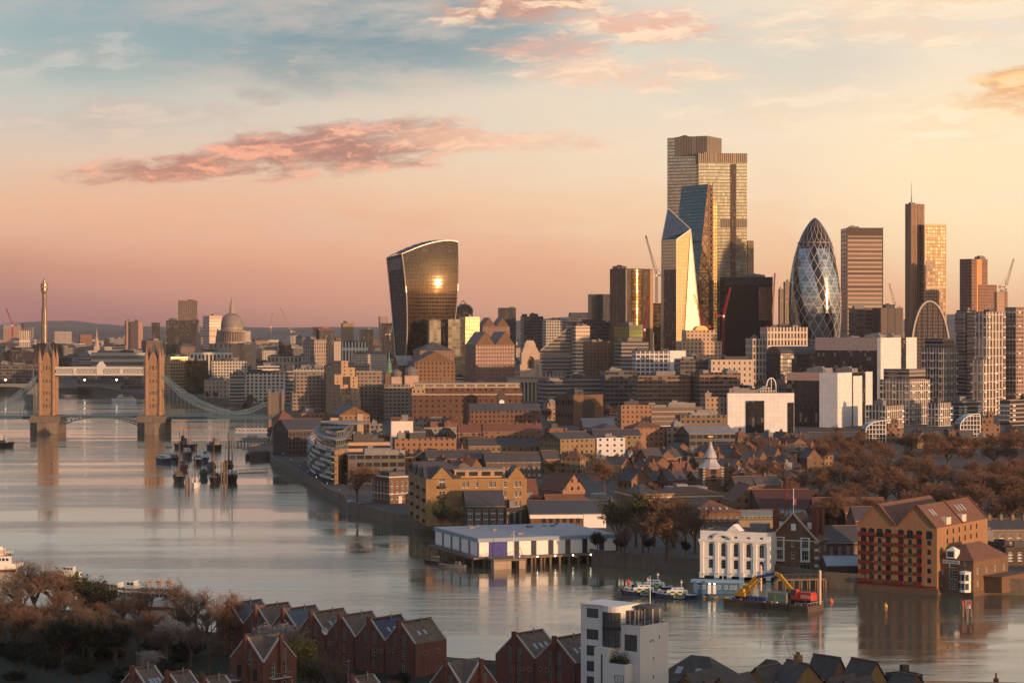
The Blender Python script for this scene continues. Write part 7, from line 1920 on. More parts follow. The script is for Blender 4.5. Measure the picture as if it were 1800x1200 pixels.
def boat(name,label,cat,px,yw,L,B,D,ang,hm_,cabins=(),mast=0,masts=1,dk=None,group=None,extras=None):
 Y=G(yw);rt=thing(name,label,cat,(X(px,Y),Y,0),radians(ang),group)
 b=MB();hull_mesh(b,L,B,D);b.build('hull',[hm_,dk or deck_m],rt)
 for(x0,x1,w_,z0,z1,m_) in cabins:
  b=MB();b.frustum([(x0,-w_/2),(x1,-w_/2),(x1,w_/2),(x0,w_/2)],D*.9+z0,[(x0+.15,-w_/2+.12),(x1-.3,-w_/2+.12),(x1-.3,w_/2-.12),(x0+.15,w_/2-.12)],D*.9+z1);c=b.build('cabin',m_,rt)
  b=MB();zz=D*.9+z0+(z1-z0)*.5
  n_=max(2,int((x1-x0)/1.3))
  for k in range(n_):
   xa=x0+.3+(x1-x0-.7)*k/n_;xb=xa+(x1-x0-.7)/n_*.7
   for s_ in(-1,1):
    wb=MB();wb.box(xa,xb,s_*(w_/2+.02)-.05,s_*(w_/2+.02)+.03,zz,zz+(z1-z0)*.3,bottom=True);wb.build('window',glass_m,c)
 for k in range(masts if mast else 0):
  x=L*(.18-.36*k);hh=mast*(1-.25*k)
  b=MB();b.tube((x,0,D*.7),(x,0,D+hh),.16+mast*.005,.07,6);mm=b.build('mast',mast_m,rt)
  b=MB();b.tube((x,0,D+hh*.12),(x-L*.32,0,D+hh*.16),.12,.08,5);b.build('boom',mast_m,mm)
  b=MB()
  for(xx,yy) in((x-1.5,B/2),(x-1.5,-B/2),(L*.5,0),(x+.6,B/2),(x+.6,-B/2)):b.tube((x,0,D+hh*.97),(xx,yy*.95,D),.035,n=3)
  b.build('rigging',black_m,mm)
 if extras:extras(rt)
 return rt
cw=mat('white_cabin',(.5,.49,.47),.5,var=.15);cg=mat('grey_cabin',(.13,.12,.115),.6,var=.25);cbr=mat('brown_cabin',(.11,.075,.05),.7,var=.25)
mg='vessels at the moorings below the bridge'
for a in[
('sailing_barge','black-hulled sailing barge with a brown deckhouse, leftmost of the front moored barges','boat',315,847,24,6.2,3.0,-78,hull_d,[(-9,-3,4,0,2.4,cbr),(0,5,3.6,0,1.2,cg)],24,2),
('motor_yacht','white motor yacht moored bow-on between the black barges','boat',344,856,15,4.4,2.2,-88,hull_w,[(-4,2.5,3.2,0,1.9,cw),(-2,1,2.6,1.9,3.3,cw)],22,1),
('sailing_barge','black-hulled sailing barge in the middle of the moorings with one tall mast','boat',377,849,22,5.4,2.9,-86,hull_d,[(-8,-2,3.6,0,2.4,cbr),(1,5,3.0,0,1.2,cbr)],24,1),
('sailing_barge','big black sailing barge with white trim, rightmost of the front moored barges','boat',408,848,26,6.0,3.6,-84,hull_d,[(-9,-2,4.4,0,3.0,cw),(0,6,4.2,0,1.5,cbr)],28,2),
('houseboat','blue-hulled houseboat, left one of a pair at the moorings','boat',289,813,20,5.2,2.6,-60,hull_b,[(-7,6,3.8,0,2.2,cw)],8,1),
('houseboat','blue-hulled houseboat, right one of a pair at the moorings','boat',308,811,18,5.0,2.5,-66,hull_b,[(-6,5,3.6,0,2.1,cg)],8,1),
('river_barge','dark barge with a pale wheelhouse moored behind the front row','boat',330,803,22,5.6,2.6,-75,hull_d,[(-8,-2,4,0,3,cw),(0,7,4,0,1.2,cg)],20,1),
('river_barge','dark barge with a cluttered deck in the centre of the moorings','boat',348,815,22,5.6,2.6,-80,hull_d,[(-8,-1,4,0,2.4,cg),(1,6,3.6,0,1.4,cw)],0,0),
('tugboat','small blue tug at the right of the second row of moorings','boat',361,811,14,4.6,2.2,-84,hull_b,[(-3,3,3,0,2.6,cw),(-1,1.5,2.2,2.6,4.2,cg)],0,0),
('tugboat','black tug with twin funnels farthest back at the moorings','boat',328,789,24,6,3,-50,hull_d,[(-6,4,4,0,2.6,cg),(-1,3,3,2.6,4.6,cg),(-4,-3,1.2,2.6,6,hull_d),(-6,-5,1.2,2.6,6,hull_d)],0,0),
('tugboat','black tug with a tall wheelhouse near the grey pier shed','boat',378,790,20,5.6,3,-60,hull_d,[(-5,4,4,0,2.4,cg),(0,3,3,2.4,5.0,cg)],10,1),
('river_barge','low black lighter tucked between the two right-hand barges','boat',392,842,18,4.6,2.0,-84,hull_d,[(-5,3,3.4,0,1.4,cg)],0,0),
('houseboat','dark green houseboat squeezed between the yacht and the centre barge','boat',358,838,20,4.8,2.4,-82,mat('green_hull',(.02,.05,.035),.6),[(-7,5,3.6,0,2.0,cbr)],9,1),
('river_barge','rust-brown barge with a tall mast behind the leftmost front barge','boat',322,826,24,5.6,2.8,-78,hull_r,[(-8,-3,4,0,2.6,cg),(0,6,3.6,0,1.2,cg)],22,1),
('sailing_barge','black sailing barge half hidden behind the big right-hand barge','boat',402,826,24,5.6,3.0,-80,hull_d,[(-8,-2,4,0,2.4,cbr)],25,2),
('river_barge','grey barge in the centre of the second row at the moorings','boat',372,826,22,5.4,2.6,-80,mat('grey_hull',(.12,.12,.12),.6),[(-7,4,3.8,0,2.2,cg)],18,1),
('passenger_boat','white and red passenger boat beyond the stone bridge','boat',218,705,26,6,2.4,172,hull_w,[(-10,8,5,0,2.6,cw),(-8,-1,4.6,2.6,4.6,mat('red_awning',(.4,.06,.05),.7)),(2,6,4,2.6,5.2,cw)],8,1),
('workboat','dark workboat cut off by the left edge near the stone bridge','boat',-1,785,18,5,2.6,10,hull_d,[(-6,4,4,0,2.4,cg),(-2,2,3,2.4,4.4,cw)],7,1),
('dinghy','small black launch beside the piles of the pier building, left one','boat',765,990,8.5,2.6,1.0,150,hull_d,[(-1.5,1.5,1.8,0,1.7,cg)],4,1),
('dinghy','open grey workboat under the left end of the pier building','boat',795,997,9.5,2.8,1.0,160,mat('grey_hull',(.12,.12,.12),.6),[(-3,-1,1.6,0,1.2,cg)],0,0),
]:boat(*a)
def piles(name,label,pxs,yw,ztop,r_=.35,red=False):
 Y=G(yw);rt=thing(name,label,'mooring piles',(X(pxs[0],Y),Y,0))
 for i,px in enumerate(pxs):
  b=MB();b.tube((X(px,Y)-rt.location.x,(i%2)*2.0,-2),(X(px,Y)-rt.location.x,(i%2)*2.0,ztop-.5*(i%3)),r_,n=8);p_=b.build('pile',MATS['pile_timber'],rt)
  if red:
   b=MB();b.lathe([(0,ztop),(.3,ztop),(.3,ztop+1.1),(0,ztop+1.3)],8,X(px,Y)-rt.location.x,(i%2)*2.0);b.build('topmark',mat('red_topmark',(.5,.05,.04),.6),p_)
 b=MB();b.bar((0,-.2,ztop*.6),(X(pxs[-1],Y)-rt.location.x,-.2,ztop*.6),.3,.4);b.build('cross_beam',MATS['pile_timber'],rt)
piles('mooring_dolphin','cluster of dark piles between the left barge and the white yacht',[327,330,333],861,7)
piles('mooring_dolphin','cluster of tall dark piles between the two right-hand barges',[389,392,395,398],856,13)
piles('river_beacon','isolated pair of dark beacon piles with red topmarks at the right',[1692,1699,1706],1083,3.2,.5,True)
def truss_gangway(label,pa,pb,Y0,Y1,w_=1.8,hgt=1.8,z0=None,m_=None):
 A=Vector((X(pa[0],Y0),Y0,Z(pa[1],Y0)));B=Vector((X(pb[0],Y1),Y1,Z(pb[1],Y1)))
 rt=thing('gangway',label,'gangway',A);b=MB();d_=B-A;n=max(4,int(d_.length/3));up=Vector((0,0,hgt))
 for yy in(Vector((0,-w_/2,0)),Vector((0,w_/2,0))):
  b.bar(yy,d_+yy,.22,.25);b.bar(yy+up,d_+yy+up,.22,.25)
  for i in range(n):b.bar(yy+d_*i/n,yy+d_*(i+1)/n+up,.14,.14);b.bar(yy+d_*i/n+up,yy+d_*(i+1)/n,.14,.14)
 b.build('truss',m_ or steel_m,rt);b=MB();b.bar(Vector((0,0,.05)),d_+Vector((0,0,.05)),w_*.9,.12);b.build('walkway',deck_m,rt)
 return rt
truss_gangway('lattice gangway from the moorings to the quay',(419,831),(471,829),1255,1262)
truss_gangway('white lattice gangway rising to the bank below the bridge',(414,760),(470,760),1560,1575,hgt=2.8,m_=white_p)
def pier_shed():
 Y=1540;rt=thing('pier_shed','pale grey landing pier shed on dark piles below the bridge','pier',(X(418,Y),Y,0));L=X(471,Y)-X(418,Y)
 z0,z1=3.0,Z(767,Y)
 b=MB();b.box(0,L,0,12,2.4,z0,bottom=True);b.build('deck',deck_m,rt)
 b=MB();b.box(3,L,1,11,z0,z1-1.5);b.build('shed',fm('shed',(.30,.29,.27),(.45,.40,.30),3,5,.5,.3),rt)
 b=MB();b.box(2.4,L+.5,.4,11.6,z1-1.5,z1-.9,bottom=True);b.box(6,L*.6,2,9,z1-.9,z1+.6);b.build('roof',roof_pale,rt)
 for k in range(10):inst('pile',PILE,rt,(L*k/9,.5,2.4),0)
PM_=MB();PM_.tube((0,0,-4),(0,0,0),.4,n=7);PILE=PM_.mesh('pile',[MATS['pile_timber']])
pier_shed()
def timber_jetty():
 Y=1390;rt=thing('timber_jetty','empty dark timber jetty platform beside the riverside warehouse','jetty',(X(432,Y),Y,0));L=X(480,Y)-X(432,Y)
 b=MB();b.box(0,L,0,34,2.4,3.1,bottom=True);b.build('deck',deck_m,rt)
 for k in range(9):inst('pile',PILE,rt,(L*k/8,.4,2.4));inst('pile',PILE,rt,(.4,34*k/8,2.4))
 edge_rail(rt,[(0,.2,3.1),(L,.2,3.1)],1.1);edge_rail(rt,[(.2,.2,3.1),(.2,33,3.1)],1.1)
timber_jetty()
def warship():
 Y=2330;rt=thing('grey_warship','grey warship with a tripod mast moored behind the left bridge tower','ship',(X(58,Y),Y,0),radians(-78))
 gs=mat('warship_grey',(.14,.14,.145),.6,var=.25);b=MB();hull_mesh(b,120,19,9,1,.5);b.build('hull',[gs,deck_m],rt)
 for(x0,x1,w_,z0,z1) in((-30,30,12,8,14),(-5,22,10,14,19),(8,18,8,19,24)):b=MB();b.box(x0,x1,-w_/2,w_/2,z0,z1);b.build('superstructure',gs,rt)
 for x in(2,-16):b=MB();b.lathe([(3,13),(2.6,26),(0,26.2)],10,x,0);b.build('funnel',gs,rt)
 for x in(32,42):
  b=MB();b.lathe([(4.5,8.5),(4.5,11.5),(3.5,12),(0,12.2)],10,x,0);b.tube((x+3,-1,10.8),(x+12,-1,12),.3,n=5);b.tube((x+3,1,10.8),(x+12,1,12),.3,n=5);b.build('gun_turret',gs,rt)
 b=MB();b.tube((10,0,22),(9,0,42),.5,.2,6);b.tube((4,-3,19),(9,0,36),.3,n=5);b.tube((4,3,19),(9,0,36),.3,n=5);b.bar((9,-4,36),(9,4,36),.3,.3);b.build('tripod_mast',gs,rt)
warship()
yel=mat('hi_vis_yellow',(.62,.62,.04),.5,var=.05);blu=mat('police_blue',(.03,.09,.32),.5,var=.05)
def launch(label,px,yw,ang,L=12.5):
 def ex(rt):
  for s_ in(-1,1):
   for k in range(5):
    for j in range(2):
     b=MB();x0=-3.0+k*1.15;b.box(x0,x0+1.12,s_*1.5-.06,s_*1.5+.06,1.25+.5*j,1.73+.5*j,bottom=True);b.build('checker_panel',yel if(k+j)%2 else blu,rt)
  text_obj('POLICE',1.0,white_trim,rt,(-1.0,-1.98,.28),(pi/2-.12,0,0));text_obj('POLICE',1.0,white_trim,rt,(-1.0,1.98,.28),(pi/2-.12,0,pi))
  b=MB();b.tube((-1.5,0,3),(-1.5,0,5.6),.07,n=5);b.bar((-1.5,-.9,4.6),(-1.5,.9,4.6),.08,.08);b.lathe([(0,4.7),(.4,4.8),(.4,5.0),(0,5.1)],8,-1.5,0);b.build('radar_mast',white_trim,rt)
  b=MB();b.box(L*.02,L*.1,-.35,.35,3.02,3.25);b.build('light_bar',blu,rt)
  edge_rail(rt,[(L*.2,-1.8,1.3),(L*.44,-.5,1.7),(L*.44,.5,1.7),(L*.2,1.8,1.3)],.8,'bow_rail',white_trim)
 boat('police_launch',label,'police boat',px,yw,L,4.0,1.25,ang,hull_b,[(-3.4,3.0,3.0,0,1.35,hull_w),(-2.2,1.6,2.6,1.35,2.1,hull_w)],0,0,dk=hull_w,extras=ex)
launch('police launch with chequered cabin, leftmost and nearest of three',1130,1046,172);launch('police launch half hidden behind the leftmost one',1148,1037,168);launch('police launch with chequered cabin moored against the blue pontoon hut',1189,1051,170)
def pontoon():
 Y=G(1049);rt=thing('pontoon_hut','blue floating pontoon hut with white doors and windows','pontoon',(X(1212,Y),Y,0),radians(-8));L=X(1305,Y)-X(1212,Y)
 bl=mat('pontoon_blue',(.05,.14,.24),.6,var=.12)
 b=MB();b.box(-3,L+2,-1.6,5.5,-.5,1.1,bottom=True);b.build('pontoon',mat('pontoon_dark',(.06,.09,.13),.7),rt)
 b=MB();b.box(1.2,L-1,0,4.6,1.1,4.6);b.build('hut_wall',bl,rt)
 b=MB();b.box(.4,L+.2,-.7,5.1,4.6,5.0,bottom=True);b.build('roof',mat('pontoon_roof',(.20,.33,.42),.5),rt)
 for x in(3.0,4.3,8.9,11.0,12.6,13.8):
  if x<L-1.5:inst('window',win_mesh(.9,1.1,white_trim,2,1),rt,(x,-.2,2.6))
 for x in(6.0,7.5):b=MB();b.box(x-.5,x+.5,-.12,.02,1.15,3.7);b.box(x-.22,x+.22,-.2,-.05,3.8,4.1);b.build('door',white_trim,rt)
 for x in(6.0,7.5):b=MB();b.lathe([(0,4.0),(.2,4.1),(.2,4.3),(0,4.4)],6,x,-.35);b.build('lamp',lampm,rt)
 for k in range(5):b=MB();b.box(1+k*3.2,2.4+k*3.2,-1.75,-1.62,.1,.6,bottom=True);b.build('fender',mat('tan_fender',(.3,.2,.08),.8),rt)
 edge_rail(rt,[(-3,-1.4,1.1),(-3,5,1.1)],1.0);b=MB();b.tube((9.8,4,4.9),(9.8,4,8),.08,n=5);b.bar((9.2,4,7),(10.4,4,7),.07,.07);b.build('aerial',white_trim,rt)
pontoon()
def work_barge():
 Y0,Y1=G(1077),G(1063)
 A,B,C=Vector((X(1420,Y0),Y0)),Vector((X(1272,G(1063)),G(1063))),Vector((X(1458,G(1066)),G(1066)))
 ang=atan2(A.y-B.y,A.x-B.x);L=(A-B).length
 rt=thing('work_barge','long flat rust-brown work barge with two upright posts and deck clutter','barge',(B.x,B.y,0),ang);W_=8.6
 b=MB();b.prism([(0,0),(L,0),(L,W_),(0,W_)],-.6,1.7);b.box(-.02,L+.02,-.15,.1,1.3,1.9,bottom=True);b.build('hull',mat('barge_brown',(.085,.06,.045),.75,var=.35),rt)
 for x,px in((7.8,0),(L-.8,0)):
  b=MB();b.tube((x,W_-.8,-2),(x,W_-.8,11.2),.38,n=10);b.lathe([(.38,11.2),(.15,11.6),(0,11.6)],10,x,W_-.8);b.build('spud_leg',mat('spud_pale',(.55,.40,.30),.6),rt)
 b=MB();b.box(L*.46,L*.68,3,6.4,1.75,4.6);b.build('tank',mat('grey_green_tank',(.16,.19,.16),.6),rt)
 b=MB();b.box(L*.53,L*.56,2.96,3.02,2.2,4.0);b.build('tank_label',mat('tank_green',(.15,.32,.06),.6),rt)
 r_=random.Random(9)
 for k in range(16):
  b=MB();x,y=r_.uniform(1,L-2),r_.uniform(.4,2.4);s_=r_.uniform(.3,.7)
  b.box(x,x+s_*r_.uniform(1,2.4),y,y+s_,1.75,1.75+s_*r_.uniform(.7,1.6));b.build('deck_box',[white_trim,mat('orange_box',(.45,.15,.04),.7),mat('blue_drum',(.04,.07,.2),.6),plant_m][k%4],rt)
 for k in range(4):
  b=MB();b.lathe([(0,0),(.7,0),(.7,.9),(0,.9)],12);o=b.build('cable_drum',MATS['blue_drum'],rt,(L*.28+k*1.7,2.2,2.6));o.rotation_euler=(pi/2,0,0)
 for x in(L*.50,L*.78):
  b=MB()
  for i in range(12):
   a0,a1=2*pi*i/12,2*pi*(i+1)/12
   b.bar((x+.7*cos(a0),-.3,.9+.7*sin(a0)),(x+.7*cos(a1),-.3,.9+.7*sin(a1)),.35,.35)
  b.build('tyre_fender',black_m,rt)
 edge_rail(rt,[(L*.85,.3,1.75),(L-.2,.3,1.75),(L-.2,W_-.3,1.75)],.9,'railing',mat('pale_railing',(.5,.42,.35),.6))
 c_,s_=cos(ang),sin(ang)
 Pw=lambda x,y,z:(B.x+x*c_-y*s_,B.y+x*s_+y*c_,z)
 ex=thing('excavator','long-reach excavator with red body and bent yellow boom on the barge','excavator',Pw(L*.80,5.4,1.7),ang)
 red=mat('excavator_red',(.42,.05,.025),.5,var=.1);yl=mat('boom_yellow',(.50,.26,.03),.5,var=.12);pur=mat('arm_blue',(.06,.07,.20),.5)
 for yy in(-1.6,1.0):b=MB();b.prism([(-2.6,yy),(2.6,yy),(2.6,yy+.7),(-2.6,yy+.7)],.25,.95);b.prism([(-2.2,yy),(2.2,yy),(2.2,yy+.7),(-2.2,yy+.7)],.02,1.15,bottom=True);b.build('track',black_m,ex)
 b=MB();b.prism([(-2.2,-1.6),(4.4,-1.6),(4.7,-1.2),(4.7,1.2),(4.4,1.6),(-2.2,1.6)],1.3,3.1,bottom=True);b.box(-.2,4.2,-1.4,1.4,3.1,3.5);b.build('body',red,ex)
 b=MB();b.box(-2.4,-.4,-1.7,-.2,3.1,4.2);b.box(-2.4,-.4,-1.7,-.2,1.7,3.1);b.build('cab',red,ex)
 b=MB();b.box(-2.3,-.6,-1.76,-1.71,2.5,4.0,bottom=True);b.build('cab_window',glass_m,ex)
 b=MB();b.box(1.0,4.2,-1.72,-1.62,1.9,2.8);b.build('side_panel',mat('pale_red_panel',(.6,.3,.25),.6),ex)
 J=[Vector((-1.6,.3,2.0)),Vector((-7.4,.3,7.6)),Vector((-9.0,.3,8.1)),Vector((-15.5,.3,6.4)),Vector((-18.0,.3,4.0))]
 b=MB();b.bar(J[0],J[1],.7,1.1);b.bar(J[1],J[2],.7,1.0);b.build('boom',yl,ex)
 b=MB();b.bar(J[2],J[3],.5,.9);b.build('arm',pur,ex)
 b=MB();b.bar(J[3],J[4],.6,1.3);b.prism([(-19.6,-.5),(-17.4,-.5),(-17.0,1.1),(-19.4,1.1)],2.4,4.0,bottom=True);b.build('bucket',yl,ex)
 b=MB();b.tube(J[0]+Vector((-.6,0,1.4)),J[1]*.6+J[0]*.4+Vector((0,0,.4)),.16,n=6);b.tube(J[1]+Vector((.4,0,.5)),J[2]*.5+J[3]*.5+Vector((0,0,.7)),.14,n=6);b.build('hydraulic_ram',steel_m,ex)
 for k,(px,ang_) in enumerate(((L*.16,0),)):
  cx=thing('crawler_machine','yellow crawler machine at the left end of the barge','machine',Pw(3.6,4.2,1.7),ang)
  for yy in(-1.2,.7):b=MB();b.prism([(-1.8,yy),(1.8,yy),(1.8,yy+.5),(-1.8,yy+.5)],.02,.9);b.build('track',black_m,cx)
  b=MB();b.prism([(-2.0,-1.2),(1.7,-1.2),(1.7,1.2),(-2.0,1.2)],.95,2.1,bottom=True);b.box(-.4,1.2,-1.1,0,2.1,3.1);b.build('body',yl,cx)
  b=MB();b.bar((1.2,.4,1.8),(4.4,.4,4.6),.5,.8);b.bar((4.4,.4,4.6),(6.2,.4,6.4),.4,.6);b.build('boom',yl,cx)
work_barge()
def jetty():
 Y=705;rt=thing('timber_jetty','dark trussed timber jetty before the brick station','jetty',(X(1366,Y),Y,0),radians(10));L=X(1455,Y)-X(1366,Y)
 b=MB();b.box(0,L,0,3,2.6,3.1,bottom=True);b.build('deck',deck_m,rt)
 for k in range(7):inst('pile',PILE,rt,(L*k/6,.4,2.6));inst('pile',PILE,rt,(L*k/6,2.6,2.6))
 b=MB();n=8
 for i in range(n):x0,x1=L*i/n,L*(i+1)/n;b.bar((x0,0,3.1),(x1,0,4.6),.16,.16);b.bar((x0,0,4.6),(x1,0,3.1),.16,.16)
 b.bar((0,0,4.6),(L,0,4.6),.2,.2);b.build('truss',black_m,rt)
jetty()
def buoy(label,px,yw,m_,s_=.8):
 Y=G(yw);b=MB();b.lathe([(0,-.3),(s_*.7,-.1),(s_,.3),(s_*.6,.7),(s_*.2,1.0),(0,1.6)],10);o=b.build('buoy',m_,None,(X(px,Y),Y,0));tag(o,label,'buoy')
ob=mat('orange_buoy',(.6,.16,.04),.6)
buoy('orange mooring buoy just right of the work barge',1461,1058,ob);buoy('small yellow-orange mooring buoy before the gabled orange warehouse',1557,1066,mat('yellow_buoy',(.6,.35,.06),.6),.6)
buoy('red mooring buoy left of the nearest police launch',1105,1024,mat('red_buoy',(.5,.06,.04),.6),.55)
def post(label,px,yw,yt):
 Y=G(yw);h=Z(yt,Y);rt=thing('channel_post',label,'marker post',(X(px,Y),Y,0));b=MB();b.tube((0,0,-2),(0,0,h),.3,.22,8);b.build('post',mat('dark_red_post',(.10,.03,.03),.7),rt)
 b=MB();b.lathe([(0,h-2.2),(.6,h-2.0),(.6,h-1.2),(0,h-1)],8);b.build('collar',MATS['dark_red_post'],rt)
post('dark red channel marker post at the bottom right',1751,1222,1182)
def cruise(label,px,yw,L,ang,txt=None,extra=False):
 def exf(rt):
  b=MB();b.box(-L*.44,L*.36,-2.3,2.3,5.05,5.25,bottom=True);b.build('upper_deck',deck_m,rt)
  for s_ in(-1,1):edge_rail(rt,[(-L*.44,s_*2.2,5.2),(L*.36,s_*2.2,5.2)],1.0,'railing',white_trim)
  b=MB();b.box(-L*.5,L*.42,-2.72,2.72,.1,.5,bottom=True);b.build('rubbing_strake',hull_r,rt)
  if txt:
   b=MB();b.box(-L*.05,L*.2,-2.55,-2.45,5.2,8.2,bottom=True);sg=b.build('name_board',white_m,rt);text_obj(txt,2.6,mat('orange_red_letter',(.45,.10,.04),.6),sg,(L*.07,-2.62,5.7),(pi/2,0,0))
  if extra:
   for k in range(5):b=MB();x=-L*.42+k*1.6;b.lathe([(.1,5.3),(.1,7.2),(1.0,7.3),(0,7.9)],8,x,.6*(-1)**k);b.build('sunshade',mat('orange_shade',(.6,.16,.04),.7),rt)
   text_obj('RIVER CRUISES',.7,mat('orange_red_letter',(.45,.10,.04),.6),rt,(2,-2.35,3.95),(pi/2,0,0)) if False else None
 boat('excursion_boat',label,'boat',px,yw,L,5.4,2.0,ang,hull_w,[(-L*.42,L*.34,4.6,0,3.1,hull_w),(L*.1,L*.24,3,3.3,5.8,cw)],0,0,extras=exf)
cruise('white excursion boat with orange sunshades half hidden behind the bare trees',252,1066,22,160,None,True)
cruise('white excursion boat cut off by the left edge, with orange-red lettering',-14,1002,19,6,'cruises.')
boat('motor_launch','small launch peeking over the bare trees near the left excursion boat','boat',119,1012,9,3,1.4,165,hull_w,[(-2.5,1.5,2.2,0,2.0,cw)])
boat('covered_barge','covered barge with a pale flat roof behind the green tree top','boat',182,1046,16,4.4,1.8,160,hull_r,[(-6,5,3.8,0,2.6,cw)])
lm_=MB();lm_.tube((0,0,0),(0,0,4.6),.09,.06,6);LP_=lm_.mesh('post',[black_m]);lm_=MB();lm_.lathe([(0,4.5),(.28,4.7),(.24,5.1),(0,5.3)],8);LH_=lm_.mesh('lantern',[white_trim])
for i,(px,py) in enumerate([(497,812),(512,823),(527,834),(541,845),(556,856),(575,868),(597,880)]):
 Y=G(py,LZ);o=thing('street_lamp','promenade lamp post on the quay, %s from the bridge end'%ordinal(i),'street lamp',(X(px,Y),Y,LZ),0,'lamps on the quay promenade');inst('post',LP_,o);inst('lantern',LH_,o)
def car(px,py,ang,colr,label):
 Y=G(py,LZ);rt=thing('parked_car',label,'car',(X(px,Y),Y,LZ),radians(ang));b=MB();b.prism([(-2.1,-.85),(2.1,-.85),(2.1,.85),(-2.1,.85)],.35,.95,bottom=True)
 b.frustum([(-1.7,-.8),(1.1,-.8),(1.1,.8),(-1.7,.8)],.95,[(-1.3,-.65),(.5,-.65),(.5,.65),(-1.3,.65)],1.45);b.build('body',colr,rt)
 b=MB();b.frustum([(-1.62,-.83),(1.0,-.83),(1.0,.83),(-1.62,.83)],.98,[(-1.3,-.69),(.46,-.69),(.46,.69),(-1.3,.69)],1.38,top=False);b.build('windows',glass_m,rt)
 for x in(-1.3,1.3):
  for y in(-.86,.86):b=MB();b.tube((x,y-.1,.33),(x,y+.1,.33),.33,n=10);b.build('wheel',black_m,rt)
for a in[(619,884,40,mat('silver_car',(.4,.4,.41),.35,.5),'silver car parked beside the bow-fronted house'),(632,889,30,mat('dark_car',(.03,.03,.035),.3),'dark car parked under the big plane tree')]:car(*a)
# ================================================================ near bank: houses and trees
cop=mat('pale_coping',(.38,.34,.31),.8,var=.2);cheek=mat('grey_cladding_cheek',(.13,.11,.105),.7,var=.2)
brick_near=mat('brick_wharf_red',(.145,.06,.044),.92,var=.55,scale=.5,streak=True,bump=.4)
roof_near=mat('roof_mossy_slate',(.13,.10,.075),.85,var=.7,scale=.9,bump=.5);roof_blue=mat('roof_blue_slate',(.07,.085,.11),.6,var=.35,scale=.9)
roofm=[roof_blue,roof_near,roof_blue,roof_near,roof_near,mat('solar_panel',(.02,.03,.055),.25,var=.2),roof_near]
def round_win(r_):
 key=('round',r_)
 if key not in WCACHE:
  b=MB();n=14
  pts=[(r_*cos(2*pi*i/n),-.06,r_*sin(2*pi*i/n)) for i in range(n)]
  b.face(pts,None,1)
  for i in range(n):b.bar((pts[i][0],-.08,pts[i][2]),(pts[(i+1)%n][0],-.08,pts[(i+1)%n][2]),.16,.16)
  WCACHE[key]=b.mesh('round_window',[mat('round_frame',(.30,.18,.13),.7),glass_m])
 return WCACHE[key]
